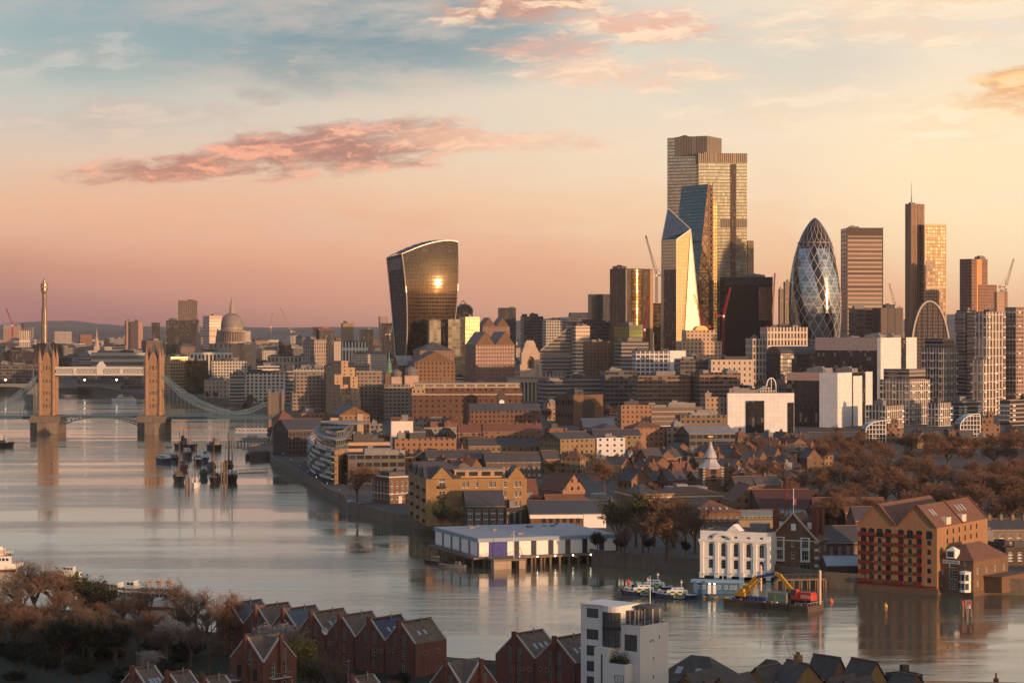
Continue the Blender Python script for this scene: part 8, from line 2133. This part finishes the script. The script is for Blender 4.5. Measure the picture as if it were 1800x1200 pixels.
def wharf_row(label,xs,yt,Y,a,n,rise,zb=4.5,windows=True,endwin=True,roofs=None,label_cat='terrace'):
 xl,xc,xr=xs
 xw,lr,ll=corner(xl,xc,xr,Y,a);h=Z(yt,Y)-zb
 rt=thing('wharf_terrace',label,label_cat,(xw,Y,zb),radians(a));w_=ll/n
 ops=[]
 if windows:
  for k in range(n):
   ym=(k+.5)*w_
   for z in(h-3.6,h-6.4,h-9.2):
    if z>.3:
     for s_ in(-1,1):
      if z<h-5 or True:ops.append((ym+s_*1.15,z,1.25,2.1,0))
 eops=[(lr*.3,h-5.2,1.5,2.2,0),(lr*.7,h-5.2,1.5,2.2,0),(lr*.3,h-8.6,1.5,2.2,0),(lr*.7,h-8.6,1.5,2.2,0)] if endwin and h>9 else[]
 b=MB();openwall(b,TL,0,ll,0,h,ops,.22);openwall(b,TR,0,lr,0,h,eops,.22)
 b.face([(lr,0,0),(lr,ll,0),(lr,ll,h),(lr,0,h)]);b.face([(0,ll,0),(lr,ll,0),(lr,ll,h),(0,ll,h)]);b.build('wall',brick_near,rt)
 put_windows(rt,'L',ops,mat('pale_grey_frame',(.34,.32,.30),.6),2,3,.09,glass_near);put_windows(rt,'R',eops,white_trim,2,3,.07,glass_near)
 for k in range(n):
  y0,y1,ym=k*w_,(k+1)*w_,(k+.5)*w_
  kk=n-1-k;m_=(roofs or roofm)[kk%len(roofs or roofm)]
  g=MB()
  g.face([(0,y0,h),(0,y1,h),(0,ym,h+rise)]);g.face([(lr,y0,h),(lr,y1,h),(lr,ym,h+rise)]);g.build('gable',brick_near,rt)
  b=MB();ov=.15
  for(ya,yb_) in((y0,ym),(y1,ym)):
   p=[(-ov*0+.25,ya,h+.03),(lr-.25,ya,h+.03),(lr-.25,yb_,h+rise+.03),(.25,yb_,h+rise+.03)]
   b.face(p)
  ro=b.build('roof',m_,rt)
  for x in(-.06,lr-.34):
   c=MB();c.bar((x+.2,y0+.05,h+.12),(x+.2,ym,h+rise+.25),.4,.26);c.bar((x+.2,y1-.05,h+.12),(x+.2,ym,h+rise+.25),.4,.26);c.build('coping',cop,ro)
  c=MB();c.bar((0,ym,h+rise+.22),(lr,ym,h+rise+.22),.5,.3);c.build('ridge',mat('red_ridge',(.15,.075,.055),.85),ro)
  c=MB();c.tube((-.12,y0+.1,0),(-.12,y0+.1,h-.2),.09,n=6);c.build('downpipe',black_m,rt)
  c=MB();c.tube((lr*.6,ym-.5,h+rise*.6),(lr*.6,ym-.5,h+rise+.9),.15,n=6);c.build('flue',steel_m,ro)
  b=MB();b.box(-.75,.05,ym-.42,ym+.42,0,h+rise+.75);b.build('pier',brick_near,rt)
  for s_ in(-1,1):
   b=MB();b.box(-.10,.02,ym+s_*.46 if s_>0 else ym-1.75,ym+1.75 if s_>0 else ym-.46,h-1.0,h+rise*.46,bottom=True);b.build('cheek_panel',cheek,rt)
  for s_ in(.13,.30):
   inst('round_window',round_win(.45),rt,(-.02,y0+w_*(s_ if k%2 else 1-s_),h-1.9-.4*(k%2)),-pi/2)
  if kk in(3,6,5) or(n<4):
   for j in range(3 if n<4 else 2):
    b=MB();f0,f1=.35,.55;x0=lr*(.3+.2*j);ge=lambda f_:(y0+(ym-y0)*f_,h+rise*f_+.1)
    b.face([(x0,*ge(f0)),(x0+.8,*ge(f0)),(x0+.8,*ge(f1)),(x0,*ge(f1))]);b.build('skylight',MATS['skylight_glass'],ro)
 for x in(lr*.3,lr*.72):
  if endwin:inst('round_window',round_win(.5),rt,(x,-.02,h-2.2))
 b=MB();b.tube((lr*.5,ll*.9,h),(lr*.5,ll*.9,h+rise+3),.05,n=4);b.bar((lr*.5-.7,ll*.9,h+rise+2.6),(lr*.5+.7,ll*.9,h+rise+2.6),.05,.05);b.build('aerial',steel_m,rt)
 BB.append((xl,xr,yt-40,1200,Y))
 return rt,lr,ll,h
rt,lr,ll,h=wharf_row('long red brick wharf terrace with seven sawtooth gables on the near bank',(380,730,785),1132,500,51,7,4.3)
b=MB();b.lathe([(0,0),(.75,.1),(.95,.35),(.9,.4),(.7,.18),(0,.06)],14);o=b.build('satellite_dish',white_trim,rt,(-1.1,ll*(2.9/7),h+1.0));o.rotation_euler=(0,-pi/2-.3,0)
wharf_row('pair of red brick sawtooth-gabled wharf houses left of the white art deco house',(871,1012,1060),1166,470,51,2,4.6,roofs=[roof_near,roof_near])
wharf_row('brown-roofed sawtooth terrace tops along the bottom edge at the left',(205,392,428),1238,425,51,3,4.3,roofs=[roof_near],endwin=False)
wharf_row('single brown roof peak at the bottom edge between the two gabled corner houses',(588,655,690),1238,415,51,1,4.3,roofs=[roof_near],endwin=False)
def corner_house(label,xs,yt,Y,rise):
 xl,xc,xr=xs;zb=4.5
 a=48;xw,lr,ll=corner(xl,xc,xr,Y,a);h=Z(yt,Y)-zb
 rt=thing('gabled_corner_house',label,'house',(xw,Y,zb),radians(a))
 oL=[(ll*.25,h-4.0,1.3,2.4,0),(ll*.72,h-3.6,1.3,2.4,0),(ll*.25,h-7.2,1.3,2.4,0),(ll*.72,h-7.0,1.3,2.4,0)]
 oR=[(lr*.28,h-3.2,1.4,2.8,0),(lr*.62,h-3.2,1.4,2.8,0),(lr*.28,h-6.8,1.4,2.6,0),(lr*.62,h-6.8,1.4,2.6,0),(lr*.86,h-6.8,.8,2.6,0)]
 oL=[o_ for o_ in oL if o_[1]>.2];oR=[o_ for o_ in oR if o_[1]>.2]
 b=MB();openwall(b,TL,0,ll,0,h,oL,.22);openwall(b,TR,0,lr,0,h,oR,.22);b.face([(lr,0,0),(lr,ll,0),(lr,ll,h),(lr,0,h)]);b.face([(0,ll,0),(lr,ll,0),(lr,ll,h),(0,ll,h)]);b.build('wall',brick_near,rt)
 put_windows(rt,'L',oL,frame_dark,2,3,.07);put_windows(rt,'R',oR,white_trim,2,3,.07)
 g=MB();g.face([(0,0,h),(0,ll,h),(0,ll/2,h+rise)]);g.build('gable',brick_near,rt)
 g=MB();g.face([(0,0,h),(lr,0,h),(lr/2,0,h+rise)]);g.build('gable',brick_near,rt)
 b=MB();e=.2
 b.face([(e,0,h),(lr,0,h),(lr,ll/2,h+rise),(e,ll/2,h+rise)]);b.face([(e,ll,h),(lr,ll,h),(lr,ll/2,h+rise),(e,ll/2,h+rise)])
 b.face([(0,e,h),(0,ll,h),(lr/2,ll,h+rise),(lr/2,e,h+rise)]);b.face([(lr,e,h),(lr,ll,h),(lr/2,ll,h+rise),(lr/2,e,h+rise)]);ro=b.build('roof',roof_near,rt)
 c=MB();c.bar((.1,.1,h+.1),(.1,ll/2,h+rise+.2),.4,.26);c.bar((.1,ll,h+.1),(.1,ll/2,h+rise+.2),.4,.26);c.bar((.1,.1,h+.1),(lr/2,.1,h+rise+.2),.4,.26);c.bar((lr,.1,h+.1),(lr/2,.1,h+rise+.2),.4,.26);c.build('coping',cop,ro)
 b=MB();b.box(-.6,.05,ll/2-.4,ll/2+.4,0,h+rise+.6);b.build('pier',brick_near,rt);b=MB();b.box(lr/2-.4,lr/2+.4,-.6,.05,0,h+rise+.6);b.build('pier',brick_near,rt)
 b=MB();b.box(-.1,.02,ll/2-1.7,ll/2-.45,h-1.2,h+rise*.5,bottom=True);b.build('cheek_panel',cheek,rt);b=MB();b.box(lr/2+.45,lr/2+1.7,-.1,.02,h-.2,h+rise*.5,bottom=True);b.build('cheek_panel',cheek,rt)
 inst('round_window',round_win(.5),rt,(-.12,ll/2-1.1,h-.2),-pi/2)
 bal_=MB();bal_.box(-2.6,2.6,-1.3,-.02,-.15,0,bottom=True);md=bal_.mesh('balcony',[cop])
 for(x,z) in((lr*.45,h-3.35),(lr*.35,h-6.95)):
  if z>.5:o=inst('balcony',md,rt,(x,0,z));edge_rail(o,[(-2.6,-1.25,0),(2.6,-1.25,0)],1.0,'railing',steel_m);edge_rail(o,[(2.6,-1.25,0),(2.6,-.1,0)],1.0,'railing',steel_m)
 for z in(h-4.2,h-7.4):
  if z>.5:o=inst('balcony',md,rt,(0,ll*.8,z),-pi/2,(.5,1,1));edge_rail(o,[(-2.6,-1.25,0),(2.6,-1.25,0)],1.0,'railing',steel_m)
 BB.append((xl,xr,yt-40,1200,Y))
corner_house('red brick corner house with two gables and balconies before the long wharf terrace',(404,463,521),1164,455,4.6)
corner_house('red brick corner house with two gables at the bottom edge right of the long terrace',(755,815,873),1210,430,4.6)
def deco():
 Y,a,zb=455.0,51,4.5;xw,lr,ll=corner(1021,1125,1175,Y,a);h=Z(1100,Y)-zb;h2=h+3.3
 rt=thing('art_deco_house','white art deco river house with a rooftop rotunda and flagpole','house',(xw,Y,zb),radians(a))
 wd=mat('deco_white',(.62,.585,.54),.8,var=.10,scale=.35,streak=True)
 zs=[h-2.2+2.6,h-3.6,h-7.2,h-10.8]
 oL=[(ll*.80,z,3.0,2.1,0) for z in(h-3.7,h-7.0,h-10.2,h-13.3) if z>.3]+[(ll*.155,h-5.2,3.2,3.3,0),(ll*.2,h-12.6,2.2,1.4,0)]
 oR=[(lr*.45,h-3.6,.35,.6,0),(lr*.36,h-3.7,.35,.6,0),(lr*.68,h-3.2,.35,.7,0),(lr*.47,h-7.3,.35,.7,0),(lr*.47,h-11,.35,.7,0)]
 b=MB();openwall(b,TL,0,ll,0,h,oL,.2);openwall(b,TR,0,lr,0,h,oR,.2);b.face([(lr,0,0),(lr,ll,0),(lr,ll,h),(lr,0,h)]);b.face([(0,ll,0),(lr,ll,0),(lr,ll,h),(0,ll,h)]);b.face([(0,0,h-.9),(lr,0,h-.9),(lr,ll,h-.9),(0,ll,h-.9)]);b.build('wall',wd,rt)
 put_windows(rt,'L',oL,frame_dark,4,3,.07,glass_near);put_windows(rt,'R',oR,frame_dark,1,1,.05)
 oT=[(ll*.80,.75,3.0,1.9,0)]
 b=MB();openwall(b,lambda u,z,d_=0.0:(d_,u,z+h-.02),ll*.36,ll,0,h2-h,oT,.2)
 x1=lr*.72
 for p,q2 in(((0,ll*.36),(x1,ll*.36)),((x1,ll*.36),(x1,ll)),((0,ll),(x1,ll))):b.face([(*p,h),(*q2,h),(*q2,h2),(*p,h2)])
 b.build('upper_storey',wd,rt);put_windows(rt,'L',[(u,z+h,w_,hh,ar) for(u,z,w_,hh,ar) in oT],frame_dark,4,3,.07,glass_near)
 b=MB();b.box(.3,x1-.3,ll*.36+.3,ll-.3,h2-.5,h2-.1);b.build('roof',roof_dark,rt)
 b=MB();b.box(-.25,x1+.2,ll*.34,ll+.2,h2,h2+.28,bottom=True);b.build('parapet',wd,rt)
 for(z0,z1) in((h-.6,h+2.3),(h-4.6,h-1.2)):
  b=MB();n=8;r_=2.1;uc=ll*.47
  pts=[(-1.1*sin(pi*i/n)*1.1,uc-r_*cos(pi*i/n)) for i in range(n+1)]
  for i in range(n):b.face([(*pts[i],z0),(*pts[i+1],z0),(*pts[i+1],z1),(*pts[i],z1)])
  o=b.build('bow_window',glass_near,rt);b=MB()
  for i in range(n+1):b.bar((*pts[i],z0),(*pts[i],z1),.12,.12)
  for zz in(z0,z0+(z1-z0)*.4,z0+(z1-z0)*.72,z1):
   for i in range(n):b.bar((*pts[i],zz),(*pts[i+1],zz),.12,.14)
  b.build('frame',frame_dark,o)
 b=MB();pts=[(-1.35*sin(pi*i/8),ll*.47-2.3*cos(pi*i/8)) for i in range(9)];b.prism(pts,h+2.35,h+3.6,bottom=True);b.build('bay_head',wd,rt);b=MB();b.prism(pts,h-1.15,h-.65,bottom=True);b.build('bay_band',black_m,rt)
 b=MB();b.box(-2.6,.0,ll*.12,ll*.64,0,h-7.6);b.box(-2.6,0,ll*.40,ll*.64,h-7.6,h-4.7);b.build('lower_wing',wd,rt)
 b=MB();b.box(-2.68,-2.55,ll*.50,ll*.52,.5,h-6,bottom=True);b.build('slot_window',black_m,rt)
 inst('window',win_mesh(2.2,1.4,frame_dark,3,2),rt,(-2.8,ll*.22,h-11.2),-pi/2)
 r_=random.Random(4);lv=MB()
 for k in range(900):
  c=Vector((r_.uniform(-2.4,-.6),r_.uniform(ll*.13,ll*.39),h-7.6+abs(r_.gauss(0,.9))));s_=r_.uniform(.08,.2)
  a1,a2=Vector((r_.gauss(0,1),r_.gauss(0,1),r_.gauss(0,1))).normalized()*s_,Vector((r_.gauss(0,1),r_.gauss(0,1),r_.gauss(0,1))).normalized()*s_
  lv.face([c-a1,c+a2,c+a1,c-a2],[(0,0)]*4)
 lv.build('terrace_planting',leaf_g,rt)
 edge_rail(rt,[(.1,.1,h-.9+.9),(.1,ll*.34,h)],1.0,'railing',steel_m);edge_rail(rt,[(.1,.1,h),(lr-.1,.1,h)],.7,'railing',steel_m)
 cx,cy=lr*.72,ll*.16;R0=2.2
 b=MB();b.lathe([(R0,h-.8),(R0,h+2.9)],16,cx,cy);o=b.build('rotunda',fm('rot',(.5,.45,.4),(.10,.11,.115),1.73,9,.86,2,gm=.3),rt)
 b=MB();b.lathe([(0,h+2.9),(R0+.6,h+2.95),(R0+.7,h+3.25),(0,h+3.75)],20,cx,cy);b.build('rotunda_roof',roof_dark,rt)
 b=MB();b.tube((cx-.3,cy,h+3.5),(cx-.3,cy,h+9.3),.09,.05,6);b.build('flagpole',white_trim,rt)
 b=MB();b.box(lr*.25,lr*.5,ll*.2,ll*.36,h-.85,h+2.5);b.build('stair_cabin',fm('stc',(.35,.32,.29),(.05,.05,.055),1.2,4,.7,.7),rt)
 BB.append((1021,1175,1065,1200,Y))
deco()
roof_wharf=mat('roof_dark_brown_slate',(.075,.063,.055),.7,var=.6,scale=.8,streak=True,bump=.5)
by_=mat('brick_wharf_yellow',(.25,.15,.065),.92,var=.3,scale=.5,streak=True,bump=.3)
for args,kw in[
(('hipped_house','dark hipped slate roof with skylights right of the white art deco house','house',(1146,1262,1316),1208,470,52,by_,None,R(5,2,1.2,1.8),'hip'),dict(rm=roof_wharf,rise=5.2,zb=4.5)),
(('gabled_house','slate-roofed yellow brick house with tile-hung dormers at the bottom edge','house',(1178,1296,1345),1234,430,50,by_,None,R(5,1,1.2,1.8),'zy'),dict(rm=roof_wharf,rise=4.4,n=2,zb=4.5)),
(('gabled_house','dark slate-roofed house at the bottom edge left of the yellow brick gable','house',(1296,1362,1402),1222,450,48,by_,None,R(3,1,1.2,1.8),'gx'),dict(rm=roof_wharf,rise=5,zb=4.5)),
(('gabled_house','yellow brick house with a plain gable and dark corner window','house',(1358,1394,1448),1204,448,26,by_,R(2,2,1.4,2.0),R(2,2,1.2,1.8),'gy'),dict(chim=1,rm=roof_wharf,rise=3.9,zb=4.5)),
(('gabled_house','tall dark gabled roof behind the yellow brick gable','house',(1418,1462,1490),1194,478,40,brick_brown,None,None,'gy'),dict(rm=roof_wharf,rise=4.4,zb=4.5)),
(('gabled_house','slate-roofed house with an ochre right end wall','house',(1478,1520,1561),1205,460,34,by_,R(2,2,1.2,1.6),R(2,2,1.2,1.6),'gy'),dict(rm=roof_wharf,rise=4.6,zb=4.5)),
(('gabled_house','low slate roofs at the bottom edge below the ochre end wall','house',(1440,1500,1545),1230,430,46,by_,None,None,'zy'),dict(rm=roof_wharf,rise=3.6,n=2,zb=4.5)),
(('gabled_house','rightmost dark roofed house on the near bank beside a flat-topped turret','house',(1558,1596,1630),1214,450,40,brick_brown,None,None,'gy'),dict(rm=roof_wharf,rise=2.8,zb=4.5)),
(('flat_roofed_house','small flat-topped turret building at the right end of the near roofs','house',(1556,1588,1622),1188,470,30,brick_dark,R(2,2,1,1.4),None,'flat'),dict(rm=roof_wharf,zb=4.5)),
(('hipped_house','dark hipped roof left of the tall dark gable, with a dish aerial','house',(1310,1370,1402),1198,485,46,brick_brown,None,None,'hip'),dict(rm=roof_wharf,rise=4.0,zb=4.5)),
]:
 rt,lr,ll,h=house(*args,**kw)
 if 'skylights' in args[1]:
  for k in range(2):
   b=MB();y0=ll*(.35+.28*k);b.face([(1.6,y0,h+1.75),(1.6,y0+1.5,h+1.75),(3.0,y0+1.5,h+3.05),(3.0,y0,h+3.05)]);b.build('skylight',MATS['skylight_glass'],rt)
 if 'dormers' in args[1]:
  for k in range(3):
   y0=ll*(.2+.28*k);b=MB();b.box(-.2,2.6,y0-1,y0+1,h+.2,h+2.2);b.face([(-.4,y0-1.2,h+2.2),(-.4,y0,h+3.3),(3,y0,h+3.3),(3,y0-1.2,h+2.2)]);b.face([(-.4,y0+1.2,h+2.2),(-.4,y0,h+3.3),(3,y0,h+3.3),(3,y0+1.2,h+2.2)]);b.build('dormer',roof_tile,rt)
   inst('window',win_mesh(1.1,1.3,white_trim,2,2),rt,(-.3,y0,h+.6),-pi/2)
 if 'dish' in args[1]:
  b=MB();b.lathe([(0,0),(.6,.1),(.8,.3),(.6,.16),(0,.05)],12);o=b.build('satellite_dish',steel_m,rt,(0,ll*.5,h+2));o.rotation_euler=(0,-1.4,0)
def flag():
 Y=470;rt=thing('flag_on_pole','white triangular flag on a thin leaning pole above the near roofs','flag',(X(1408,Y),Y,Z(1168,Y)-6))
 tp=Vector((X(1378,Y)-X(1408,Y),0,Z(1112,Y)-Z(1168,Y)+6));b=MB();b.tube((0,0,0),tp,.07,.04,6);b.build('pole',steel_m,rt)
 b=MB();n=5
 for i in range(n):
  x0,x1=-.3+1.4*i/n,-.3+1.4*(i+1)/n;f_=lambda x:.12*sin(x*5)
  hh=lambda x:max(.02,1.25*(1-(x+.3)/1.4))
  for s_ in(0,.03):b.face([tp+Vector((x0,f_(x0)+s_,-.05-(1.3-hh(x0))*.3)),tp+Vector((x1,f_(x1)+s_,-.05-(1.3-hh(x1))*.3)),tp+Vector((x1,f_(x1)+s_,-.05-hh(x1)-.2)),tp+Vector((x0,f_(x0)+s_,-.05-hh(x0)-.2))])
 b.build('flag',white_m,rt)
flag()
nr=random.Random(21)
def gy(px,h):return None
NT_=[]
for(k_,px,Y,h,lab) in[
('grey0',8,560,15,'tall bare grey tree at the left edge of the near bank'),('grey1',42,575,19,'tall bare tree with fine grey twigs below the left excursion boat'),('grey0',62,590,20,'bare tree rising highest left of the green-tinged tree'),('fine1',92,580,19.5,'bare reddish tree standing up over the river, second peak from left'),
('fine0',105,560,15,'russet bare tree low in the middle of the left thicket'),('grey1',20,530,15,'dull grey-brown bare tree at the lower left edge'),('fine0',60,530,14,'russet bare tree at the lower left below the tall pair'),
('green',140,585,17,'green-tinged tree at the top of the left thicket'),('dark',165,570,15,'dark green crown at the right shoulder of the left thicket'),('green',178,585,14,'greenish crown in front of the covered barge'),
('fine1',195,560,12,'orange-brown bare tree in front of the covered barge'),('grey0',215,570,13,'bare open tree showing water through its branches, left of the blossom tree'),('grey1',262,575,15,'big open bare tree in front of the excursion boat'),('fine0',240,560,12,'reddish bare tree under the excursion boat'),
('grey1',320,580,15,'bare tree with pale twigs left of the wharf terrace'),('fine1',345,565,14.5,'russet bare tree against the left end of the wharf terrace'),('fine0',318,550,12,'russet bare tree right of the excursion boat'),('grey0',362,545,13,'dull bare tree close to the wharf terrace end'),
('blossom',300,525,11,'pale blossoming tree left of the wharf terrace'),('blossom',262,500,7,'small white-blossomed bush at the bottom left'),('grey0',335,515,11,'grey-brown bare tree beside the blossoming tree'),('grey1',368,505,11,'dusky bare tree before the left end of the wharf terrace'),
('dark',110,520,12,'black-green evergreen in the deep shade at the lower left, left of three'),('dark',160,515,13,'black-green evergreen in the deep shade at the lower left, middle of three'),('dark',205,515,12,'black-green evergreen in the deep shade at the lower left, right of three'),('dark',30,500,10,'dark evergreen at the bottom left corner'),('dark',85,490,9,'dark evergreen bush along the bottom edge, left of two'),('dark',140,485,8.5,'dark evergreen bush along the bottom edge, right of two'),
('yellow',250,478,6.5,'mustard-coloured bush at the bottom edge before the blossoming tree'),('yellow',280,470,6,'yellow-green bush at the bottom edge above the brown roof tops'),('yellow',357,465,7.5,'bright yellow-green bush just left of the gabled corner house'),
('yellow',535,482,12,'mustard-yellow tree right of the gabled corner house'),('blossom',482,493,13.5,'pink-tinged blossoming tree behind the gabled corner house'),('green',545,470,9,'olive-green tree below the mustard-yellow tree'),('fine1',510,488,13,'russet bare tree beside the pink-tinged blossoming tree'),
('grey1',575,472,10,'bare grey shrubby tree before the wharf terrace, left of two'),('grey0',600,465,9.5,'bare grey shrubby tree before the wharf terrace, right of two'),('dark',705,470,6.5,'dark bush at the right foot of the wharf terrace'),('fine0',690,462,6,'low russet bush at the right foot of the wharf terrace'),('fine0',395,535,15,'russet bare tree overlapping the leftmost wharf gable'),
('green',878,440,6.5,'bright green bush at the bottom edge left of the pair of wharf houses'),
]:tree(k_,px,Y,h*(.9 if px<370 else 1),lab,zb=4.5,wide=1.3)
for i in range(18):
 px=6+19.5*i+nr.uniform(-6,6)
 tree(nr.choice(['grey0','grey1','fine0','grey1']),px,nr.uniform(520,572),nr.uniform(9,12.5),'dusky bare tree low in the near thicket, %s from the left'%ordinal(i),'lower trees of the near thicket',zb=4.5,wide=1.45)
for i in range(16):
 px=4+22*i+nr.uniform(-8,8)
 tree('dark',px,nr.uniform(478,540),nr.uniform(4,7),'dark shrub under the near bank trees, %s from the left'%ordinal(i),'shrubs under the near trees',zb=2.6,wide=2.1)
rt=thing('shade_casting_block','unseen brown brick slab added right of the view to shade the near houses','tower',(212,262,4.5),radians(46))  # unseen slab, added out of view to shade the near-bank houses
b=MB();b.prism([(-75,0),(75,0),(75,16),(-75,16)],0,38,top=True);b.build('wall',brk2,rt)
# ================================================================ the rest of the city
cr=random.Random(1234)
CM=[('brown',fm('c_brown',(.17,.105,.075))),('grey',fm('c_grey',(.20,.185,.17),(.05,.05,.055),3.2,3.5,.6,.5)),('pale',fm('c_pale',(.42,.36,.30),(.06,.055,.055),3.4,3.5,.45,.5)),('red-brick',fm('c_red',(.19,.085,.055),bay=3,flo=3.3,ww=.4,wh=.5)),
('dark glass',fm('c_dark',(.05,.048,.05),(.05,.05,.055),2.6,3.7,.85,.75,gm=.4)),('white',fm('c_white',(.58,.53,.47),(.06,.06,.06),60,3.5,2,.45)),('tan',fm('c_tan',(.33,.23,.16),(.06,.05,.045),3.6,3.6,.4,.5)),('banded grey',fm('c_band',(.26,.24,.22),(.05,.05,.055),60,3.7,2,.5,gm=.3)),('stone',fm('c_stone',(.32,.26,.21),(.05,.045,.045),3.8,4.4,.36,.5))]
LMK=[(78,'comms tower'),(271,'right bridge tower'),(329,'grey-brown tower'),(407,'cathedral dome'),(446,'lone stone column'),(549,'openwork grey spire'),(610,'ochre slab'),(745,'curved skyscraper'),(892,'dark square tower'),(931,'monumental stone tower'),(1110,'bronze office tower'),(1200,'angular pointed skyscraper'),(1315,'black office block'),(1432,'bullet tower'),(1520,'banded slab tower'),(1610,'mast skyscraper'),(1710,'brown stepped tower')]
PLACED=[]
def fits(xl,xr,yt,Y):
 for(a,b_,t_,bt,yn) in BB:
  if xr>a and xl<b_:
   if abs(Y-yn)<45:return None
   if Y<yn and yt<bt:yt=bt+cr.uniform(0,3)
 for(a,b_,yn) in PLACED:
  if xr>a-1 and xl<b_+1 and abs(yn-Y)<42:return None
 return yt
cand=[]
def row(Y,n,x0,x1,hmin,hmax,wmin,wmax,tallp=.06):
 for i in range(n):
  px=x0+(x1-x0)*(i+cr.random())/n
  wm_=cr.uniform(wmin,wmax);wp=wm_*F/Y/2
  hh=cr.uniform(hmin,hmax)*(1 if cr.random()>tallp else 1.7)
  Yr=Y+cr.uniform(-.03,.03)*Y
  yt=fits(px-wp,px+wp,HY+(CH-LZ-hh)*F/Yr,Yr)
  if yt is None:continue
  hreal=CH+(HY-yt)*Yr/F-LZ
  if hreal<7:continue
  PLACED.append((px-wp,px+wp,Yr));cand.append((px,wp,yt,Yr,hreal))
for(Y,n,x0,x1,a,b_,c_,d_) in[(1680,9,1060,1290,12,20,18,34),(1900,16,500,1300,14,24,20,40),(2020,12,700,1420,16,26,20,40),(2240,16,500,1560,18,30,22,44),(2450,20,400,1680,18,34,24,46),(2650,22,380,1700,20,36,24,48),(2900,26,-20,1820,18,34,24,50),
(3200,28,-20,1820,20,36,26,54),(3600,30,-20,1820,20,38,28,58),(4100,32,-20,1820,20,40,30,62),(4800,34,-20,1820,22,44,34,74),(5700,34,-20,1820,24,50,40,84)]:
 row(Y,n,x0,x1,a,b_,c_,d_)
N0=len(cand)
for(Y,n,x0,x1) in[(1215,8,690,960),(1330,10,660,1140),(1425,10,640,1180),(1520,12,600,1280),(1600,12,600,1290)]:row(Y,n,x0,x1,9,14,14,30,0)
keys={}
for i_,(px,wp,yt,Y,hh) in enumerate(cand):
 ci=cr.choice([0,3,3,6,1]) if i_>=N0 else cr.choice([0,1,1,2,2,2,3,4,5,5,6,7,7,8,8]);kind=cr.choice(['flat','flat','flat','flat','gx','hip'])
 lx,ln=min(LMK,key=lambda q_:abs(q_[0]-px)+(3 if q_[0]>px else 0))
 asp='low' if hh<22 else('tall' if hh>38 else 'mid-height')
 k=(asp,CM[ci][0],kind,'left of' if px<lx else 'right of',ln)
 keys.setdefault(k,[]).append((abs(px-lx),px,wp,yt,Y,hh,ci,kind))
for k,lst in keys.items():
 lst.sort()
 for i,(_,px,wp,yt,Y,hh,ci,kind) in enumerate(lst):
  rf={'flat':'flat-roofed','gx':'ridge-roofed','hip':'hip-roofed'}[k[2]]
  lab='%s %s %s block %s the %s'%(k[0],k[1],rf,k[3],k[4])
  if len(lst)>1:lab+=', %s nearest such'%(ordinal(i) if i else 'the')
  a=cr.choice([4,8,14,22,35,50]);wm_=2*wp*Y/F
  f_=cr.uniform(.15,.5) if a>10 else .05
  blk('city_block',lab,'building',(px-wp,px-wp+2*wp*f_,px+wp),yt,Y,a,CM[ci][1],kind,rm=cr.choice([roof_dark,roof_dark,roof_pale,roof_slate,roof_tile]),rise=cr.uniform(3,6),dl=None if f_>.1 else wm_*.8,plant=cr.choice([1,2,3]),reg=False,group='buildings of the wider city')
b=MB();fr_=random.Random(8)
for Y in(6300,6900,7600,8400,9300,10300,11300):
 n=210
 for i in range(n):
  px=-400+2700*(i+fr_.random())/n;Yr=Y+fr_.uniform(-260,260);w_=fr_.uniform(14,60);h_=fr_.uniform(8,26)*(1 if fr_.random()>.07 else fr_.uniform(1.6,3.0));x=X(px,Yr)
  c_,s_=cos(fr_.uniform(-.6,.6)),sin(fr_.uniform(-.6,.6));d_=w_*fr_.uniform(.3,.7)
  b.prism([(x+u*c_-v*s_,Yr+u*s_+v*c_) for u,v in((-w_/2,-d_/2),(w_/2,-d_/2),(w_/2,d_/2),(-w_/2,d_/2))],LZ,LZ+h_,mi=fr_.randrange(5))
o=b.build('distant_rooftops',[CM[0][1],CM[2][1],CM[3][1],CM[8][1],CM[1][1]]);tag(o,kind='stuff')
for o in S.objects:
 if 'dims' in o:del o['dims']
